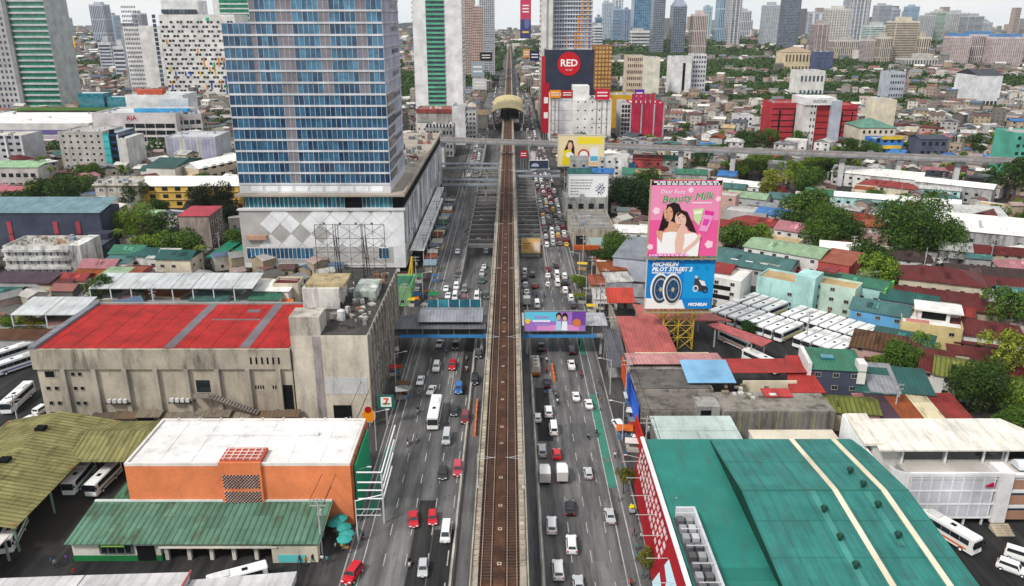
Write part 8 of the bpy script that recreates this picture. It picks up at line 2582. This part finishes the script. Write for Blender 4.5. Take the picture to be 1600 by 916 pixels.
# motorcycles with riders
m = MB()
for y in (-.62, .62):
    m.wheel(-.06, .06, y, .3, .3, 0, 14)
MW_ = m
def moto_proto():
    t = put('motorcycle', None)
    for y in (-.64, .6):
        m = MB()
        m.wheel(-.06, .06, 0, .3, .3, 0, 14)
        m.wheel(-.07, .07, 0, .3, .14, 1, 8)
        put('wheel', m.mesh('moto_wheel', ['tyre', 'steel']), t, (0, y, 0))
    m = MB()
    m.hexa([(-.14, -.2, .32), (.14, -.2, .32), (.16, .45, .38), (-.16, .45, .38)], [(-.15, -.15, .72), (.15, -.15, .72), (.13, .85, .74), (-.13, .85, .74)])
    put('body', m.mesh('moto_body', 'paint', bevel=.04), t, col=(.03, .03, .035))
    m = MB()
    m.hexa([(-.2, -.52, .35), (.2, -.52, .35), (.16, -.4, .35), (-.16, -.4, .35)], [(-.16, -.45, .95), (.16, -.45, .95), (.1, -.36, 1.0), (-.1, -.36, 1.0)])
    put('front_shield', m.mesh('moto_shield', 'paint', bevel=.02), t, col=(.05, .05, .06))
    m = MB()
    m.bar((-.36, -.38, 1.03), (.36, -.38, 1.03), .025, n=6)
    m.bar((0, -.62, .3), (0, -.4, 1.02), .04, n=6)
    put('handlebar', m.mesh('handlebar', 'steel'), t, col=(.2, .2, .2))
    bx('seat', t, 'dark', (-.14, .14), (-.02, .8), (.73, .8))
    put('headlight', HEADL, t, (0, -.53, .82), 0, (.16, .06, .14))
    return t
MP = moto_proto()
mn = 0
def moto(px, py, out, where):
    global mn
    x, y = G(px, py, .6)
    t = MP if mn == 0 else copy_tree(MP)
    mn += 1
    rz = math.pi if out else 0
    t.location = (x, y, .03)
    t.rotation_euler = (0, 0, rz + rnd.uniform(-.06, .06))
    t.name = 'motorcycle'
    bc = rnd.choice(('black', 'red', 'blue', 'grey', 'white'))
    tag(t, '%s motorcycle %s' % (bc, where), 'motorcycle', 'motorcycles on the avenue')
    for ch in kids(t):
        if ch.name.startswith(('body', 'front_shield')):
            ch.color = col4(SHIRT[bc])
    if TY0 < y < TY1 and any(a < x < b for a, b in TR):
        t.location.z = ramp_z(y) + .03
    person(x, y, t.rotation_euler.z, rnd.choice(('black', 'grey', 'blue', 'red', 'green', 'white', 'purple')), RIDER, 'riding %s' % ('away' if out else 'towards the viewer'), t.location.z, 'motorcycle riders')
for px, py in ((655, 614), (653, 642), (698, 548), (729, 559), (729, 577), (637, 692), (651, 687), (640, 880), (741, 326), (737, 344), (727, 361), (705, 520), (748, 452), (693, 470)):
    moto(px, py, False, 'on the oncoming lanes')
for px, py in ((852, 615), (868, 618), (871, 628), (908, 586), (854, 563), (846, 560), (854, 579), (932, 677), (919, 682), (864, 611), (851, 548), (905, 535), (833, 458), (838, 462), (985, 912), (890, 452), (850, 462), (841, 447)):
    moto(px, py, True, 'on the outgoing lanes')
pr = random.Random(11)
def crowd(n, px0, px1, py0, py1, where, rz=None):
    for _ in range(n):
        x, y = G(pr.uniform(px0, px1), pr.uniform(py0, py1), .9)
        person(x, y, pr.uniform(0, 6.28), pr.choice(list(SHIRT)), pr.choice((STAND, WALK)), where)
crowd(14, 975, 1006, 640, 690, 'by the stalls before the shop row')
crowd(7, 960, 985, 700, 780, 'on the pavement before the red mall front')
crowd(8, 990, 1010, 790, 905, 'near the foot of the red mall front')
crowd(10, 515, 548, 790, 860, 'among the turquoise umbrellas')
crowd(8, 445, 520, 862, 880, 'at the market kiosk')
crowd(5, 560, 575, 730, 860, 'on the kerb beside the orange shop')
crowd(12, 640, 680, 448, 485, 'waiting beside the near footbridge')
crowd(8, 622, 636, 560, 640, 'on the pavement below the concrete block')
crowd(5, 930, 950, 590, 640, 'on the pavement below the footbridge stair')
crowd(4, 80, 130, 870, 895, 'crossing the terminal yard')
# market umbrellas
for k, (px, py) in enumerate(((523, 815), (537, 822), (541, 832), (538, 840), (531, 808))):
    x, y = G(px, py, 2.6)
    t = thing('umbrella', 'turquoise market umbrella beside the green roof', 'umbrella', (x, y, 0), group='market umbrellas')
    m = MB()
    for i in range(8):
        a0, a1 = i * math.pi / 4, (i + 1) * math.pi / 4
        m.face([(0, 0, 2.95), (1.35 * math.cos(a0), 1.35 * math.sin(a0), 2.4), (1.35 * math.cos(a1), 1.35 * math.sin(a1), 2.4)])
        m.face([(1.35 * math.cos(a0), 1.35 * math.sin(a0), 2.4), (1.35 * math.cos(a0), 1.35 * math.sin(a0), 2.22), (1.35 * math.cos(a1), 1.35 * math.sin(a1), 2.22), (1.35 * math.cos(a1), 1.35 * math.sin(a1), 2.4)])
    put('canopy', m.mesh('umbrella_canopy', 'clean'), t, col='#3d9a94')
    bx('pole', t, 'steel', (-.03, .03), (-.03, .03), (0, 2.9), (.5, .5, .5))
    bx('table', t, 'plaster', (-.5, .5), (-.4, .4), (.7, .76), (.35, .25, .15))
# balloons on a cart, street stalls by the shop row
for k, (px, py, c) in enumerate(((995, 672, '#e8c820'), (998, 680, '#7a4ab0'), (992, 682, '#d8d8e0'), (988, 792, '#e0c818'))):
    x, y = G(px, py, 1.6)
    t = thing('balloon_cart', 'small vendor cart with %s load' % ('yellow', 'purple', 'white', 'lemon yellow')[k], 'cart', (x, y, .14), group='vendor carts')
    bx('box', t, 'plaster', (-.5, .5), (-.4, .4), (.5, 1.1), (.4, .4, .42))
    for dx in (-.4, .4):
        bx('wheel', t, 'dark', (dx - .05, dx + .05), (-.25, .25), (0, .5))
    m = MB()
    for a in range(7):
        cx, cy, cz = .35 * math.cos(a), .35 * math.sin(a), 1.4 + .12 * (a % 3)
        m.cyl(cx, cy, cz - .22, cz, .1, .26, 8)
        m.cyl(cx, cy, cz, cz + .22, .26, .1, 8)
    put('load', m.mesh('cart_load', 'print'), t, col=c)
# ---------------------------------------------------------------- street lamps, power poles and cables
def lamp_post(x, y, side, lab, h=9):
    t = thing('street_lamp', lab, 'street lamp', (x, y, .14), group='street lamps')
    m = MB()
    m.cyl(0, 0, 0, h, .11, .07, 8)
    put('pole', m.mesh('lamp_pole', 'steel'), t, col=(.55, .56, .57))
    m = MB()
    m.bar((0, 0, h - .2), (side * 2.6, 0, h + .5), .05, n=6)
    put('arm', m.mesh('lamp_arm', 'steel'), t, col=(.55, .56, .57))
    bx('lamp_head', t, 'clean', (side * 2.4 - .1, side * 2.4 + (.7 * side)), (-.14, .14), (h + .42, h + .56), (.6, .6, .6))
for y in (128, 150, 172, 236, 262, 290, 318, 350):
    lamp_post(23.8, y, -1, 'grey street lamp arching over the outgoing lanes')
for y in (124, 146, 176, 240, 268, 296, 324, 352):
    lamp_post(-27.8, y, 1, 'grey street lamp arching over the oncoming lanes')
def power_pole(x, y, lab, h=11, ang=0):
    t = thing('power_pole', lab, 'power pole', (x, y, .1), ang, 'power poles')
    m = MB()
    m.cyl(0, 0, 0, h, .17, .11, 8)
    put('pole', m.mesh('power_pole', 'concrete'), t, col=(.5, .48, .46))
    for z in (h - .5, h - 1.5):
        bx('crossarm', t, 'concrete', (-1.3, 1.3), (-.07, .07), (z, z + .16), (.45, .43, .42))
    for dx in (-1.2, -.6, .6, 1.2):
        bx('insulator', t, 'clean', (dx - .06, dx + .06), (-.06, .06), (h - .34, h - .1), (.3, .25, .22))
    m = MB()
    m.cyl(.38, 0, h - 3.2, h - 2.2, .26, n=10)
    put('transformer', m.mesh('transformer', 'steel'), t, col=(.4, .41, .42))
    return (x, y, h)
def cable(a, b, lab, dz=0, off=0, sag=.7):
    m = MB()
    pr_ = None
    for i in range(9):
        f = i / 8
        p = Vector((a[0] + off + (b[0] - a[0]) * f, a[1] + (b[1] - a[1]) * f, a[2] + (b[2] - a[2]) * f + dz - sag * 4 * f * (1 - f)))
        if pr_ is not None:
            m.bar(pr_, p, .05, n=3)
        pr_ = p
    tag(put('power_cable', m.mesh('power_cable', 'dark')), lab, 'cable', 'power cables')
for side, xs_, nm in ((1, 27.0, 'outgoing'), (-1, -31.6, 'oncoming')):
    pts = [power_pole(xs_ + rnd.uniform(-.4, .4), y, 'concrete power pole with two crossarms on the %s pavement' % nm) for y in range(112, 420, 28)]
    for a, b in zip(pts, pts[1:]):
        for off, dz in ((-1.2, -.1), (1.2, -.1), (.2, -2.6)):
            cable(a, b, 'black power cable above the %s pavement' % nm, dz, off)
for px, py in ((300, 470), (345, 405), (200, 520), (35, 690), (245, 500), (1440, 440), (1330, 410), (1100, 470), (1405, 320), (1290, 300), (1470, 300), (1545, 420), (1258, 545), (1395, 660), (945, 470), (930, 500)):
    x, y = G(px, py)
    power_pole(x, y, 'concrete power pole near %s' % landmark(x, y), rnd.uniform(9, 12), rnd.uniform(0, 3))
# overhead gantry beside the umbrellas, crane by the podium
x, y = G(560, 850)
t = thing('sign_gantry', 'white steel gantry arm reaching over the bike lane', 'gantry', (x, y, .14))
m = MB()
m.cyl(0, 0, 0, 8.5, .14, .1, 8)
m.bar((0, 0, 8.4), (4.4, .6, 9.2), .09)
for k in range(5):
    m.bar((k * .8, 0, 5.6), (k * .8 + .8, 0, 6.8 if k % 2 else 5.6), .05)
m.bar((0, 0, 5.6), (4.2, 0, 5.6), .06)
m.bar((0, 0, 6.8), (4.2, 0, 6.8), .06)
put('frame', m.mesh('gantry_frame', 'steel'), t, col=(.6, .6, .6))
x, y = G(640, 455)
t = thing('crane', 'small crane with red boom and yellow cab beside the podium', 'crane', (x, y, 0))
m = MB()
m.bar((-12, 2, 4.5), (0, 0, 5.6), .5)
put('boom', m.mesh('crane_boom', 'paint'), t, col=(.42, .04, .05))
m = MB()
m.bar((0, 0, 5), (1.4, -1, 12), .4)
m.bar((1.4, -1, 12), (1.0, -1, 1.5), .35)
put('jib', m.mesh('crane_jib', 'paint'), t, col=(.6, .38, .03))
bx('cab', t, 'paint', (-1.2, 1.2), (-2, 2), (1.2, 3.6), (.6, .38, .03))
bx('base', t, 'dark', (-1.5, 1.5), (-3, 3), (0, 1.2))

# pavement stalls under coloured tarps
TC = {'blue': '#3a6aa8', 'orange': '#c8682a', 'green': '#2f7a4a', 'grey': '#8a8a88', 'red': '#a03028', 'white': '#d8d6d0', 'brown': '#6a4c38', 'yellow': '#c8a83a'}
def tarp_stall(px, py, where):
    x, y = G(px, py, 2.3)
    c = pr.choice(list(TC))
    t = thing('tarp_stall', 'stall under %s tarp %s' % (c, where), 'stall', (x, y, .1), pr.uniform(-.3, .3), 'tarp stalls')
    w, d = pr.uniform(1.8, 3.4), pr.uniform(1.6, 2.6)
    put('tarp', shed(w, d, pr.uniform(-.3, .4), .15, .05).mesh('tarp', 'plaster'), t, (-w / 2, -d / 2, 2.35), col=TC[c])
    for a in (-w / 2, w / 2 - .06):
        for b in (-d / 2, d / 2 - .06):
            bx('pole', t, 'steel', (a, a + .06), (b, b + .06), (0, 2.3), (.3, .3, .3))
    bx('counter', t, 'plaster', (-w / 2 + .2, w / 2 - .2), (-d / 2 + .3, d / 2 - .5), (0, .9), pr.choice(((.4, .25, .12), (.3, .3, .32), (.5, .48, .44), (.12, .2, .35))))
for _ in range(16):
    tarp_stall(pr.uniform(642, 684), pr.uniform(425, 482), 'by the oncoming end of the near footbridge')
for _ in range(12):
    tarp_stall(pr.uniform(908, 950), pr.uniform(405, 480), 'by the outgoing end of the near footbridge')
for _ in range(8):
    tarp_stall(pr.uniform(965, 1002), pr.uniform(600, 690), 'before the grey shop row')
for _ in range(7):
    tarp_stall(pr.uniform(610, 632), pr.uniform(520, 640), 'below the bare concrete block')
for _ in range(7):
    tarp_stall(pr.uniform(330, 470), pr.uniform(440, 478), 'on the lot behind the theatre')
# ================================================================ air
m = MB()
m.box(-4500, 4500, -60, 6500, -8, 300)
hz, hnt, hb = newmat('haze')
hnt.nodes.remove(hb)
pv = hnt.nodes.new('ShaderNodeVolumePrincipled')
pv.inputs['Color'].default_value = (.9, .95, 1, 1)
pv.inputs['Density'].default_value = 0.00004
pv.inputs['Anisotropy'].default_value = .2
hnt.links.new(pv.outputs[0], hnt.nodes['Material Output'].inputs['Volume'])
put('haze', m.mesh('haze', 'haze'), kind='stuff')
# ================================================================ labels: the look first, then which one of its like
by = {}
for o in THINGS:
    by.setdefault(o['label'].lower(), []).append(o)
for lab, os_ in by.items():
    if len(os_) > 1:
        os_.sort(key=lambda o: (o.location.y, o.location.x))
        for i, o in enumerate(os_):
            o['label'] = '%s, %s from near end' % (o['label'], ordinal(i + 1))
            if 'group' not in o:
                o['group'] = o['category'] + ' ' + 'repeats'
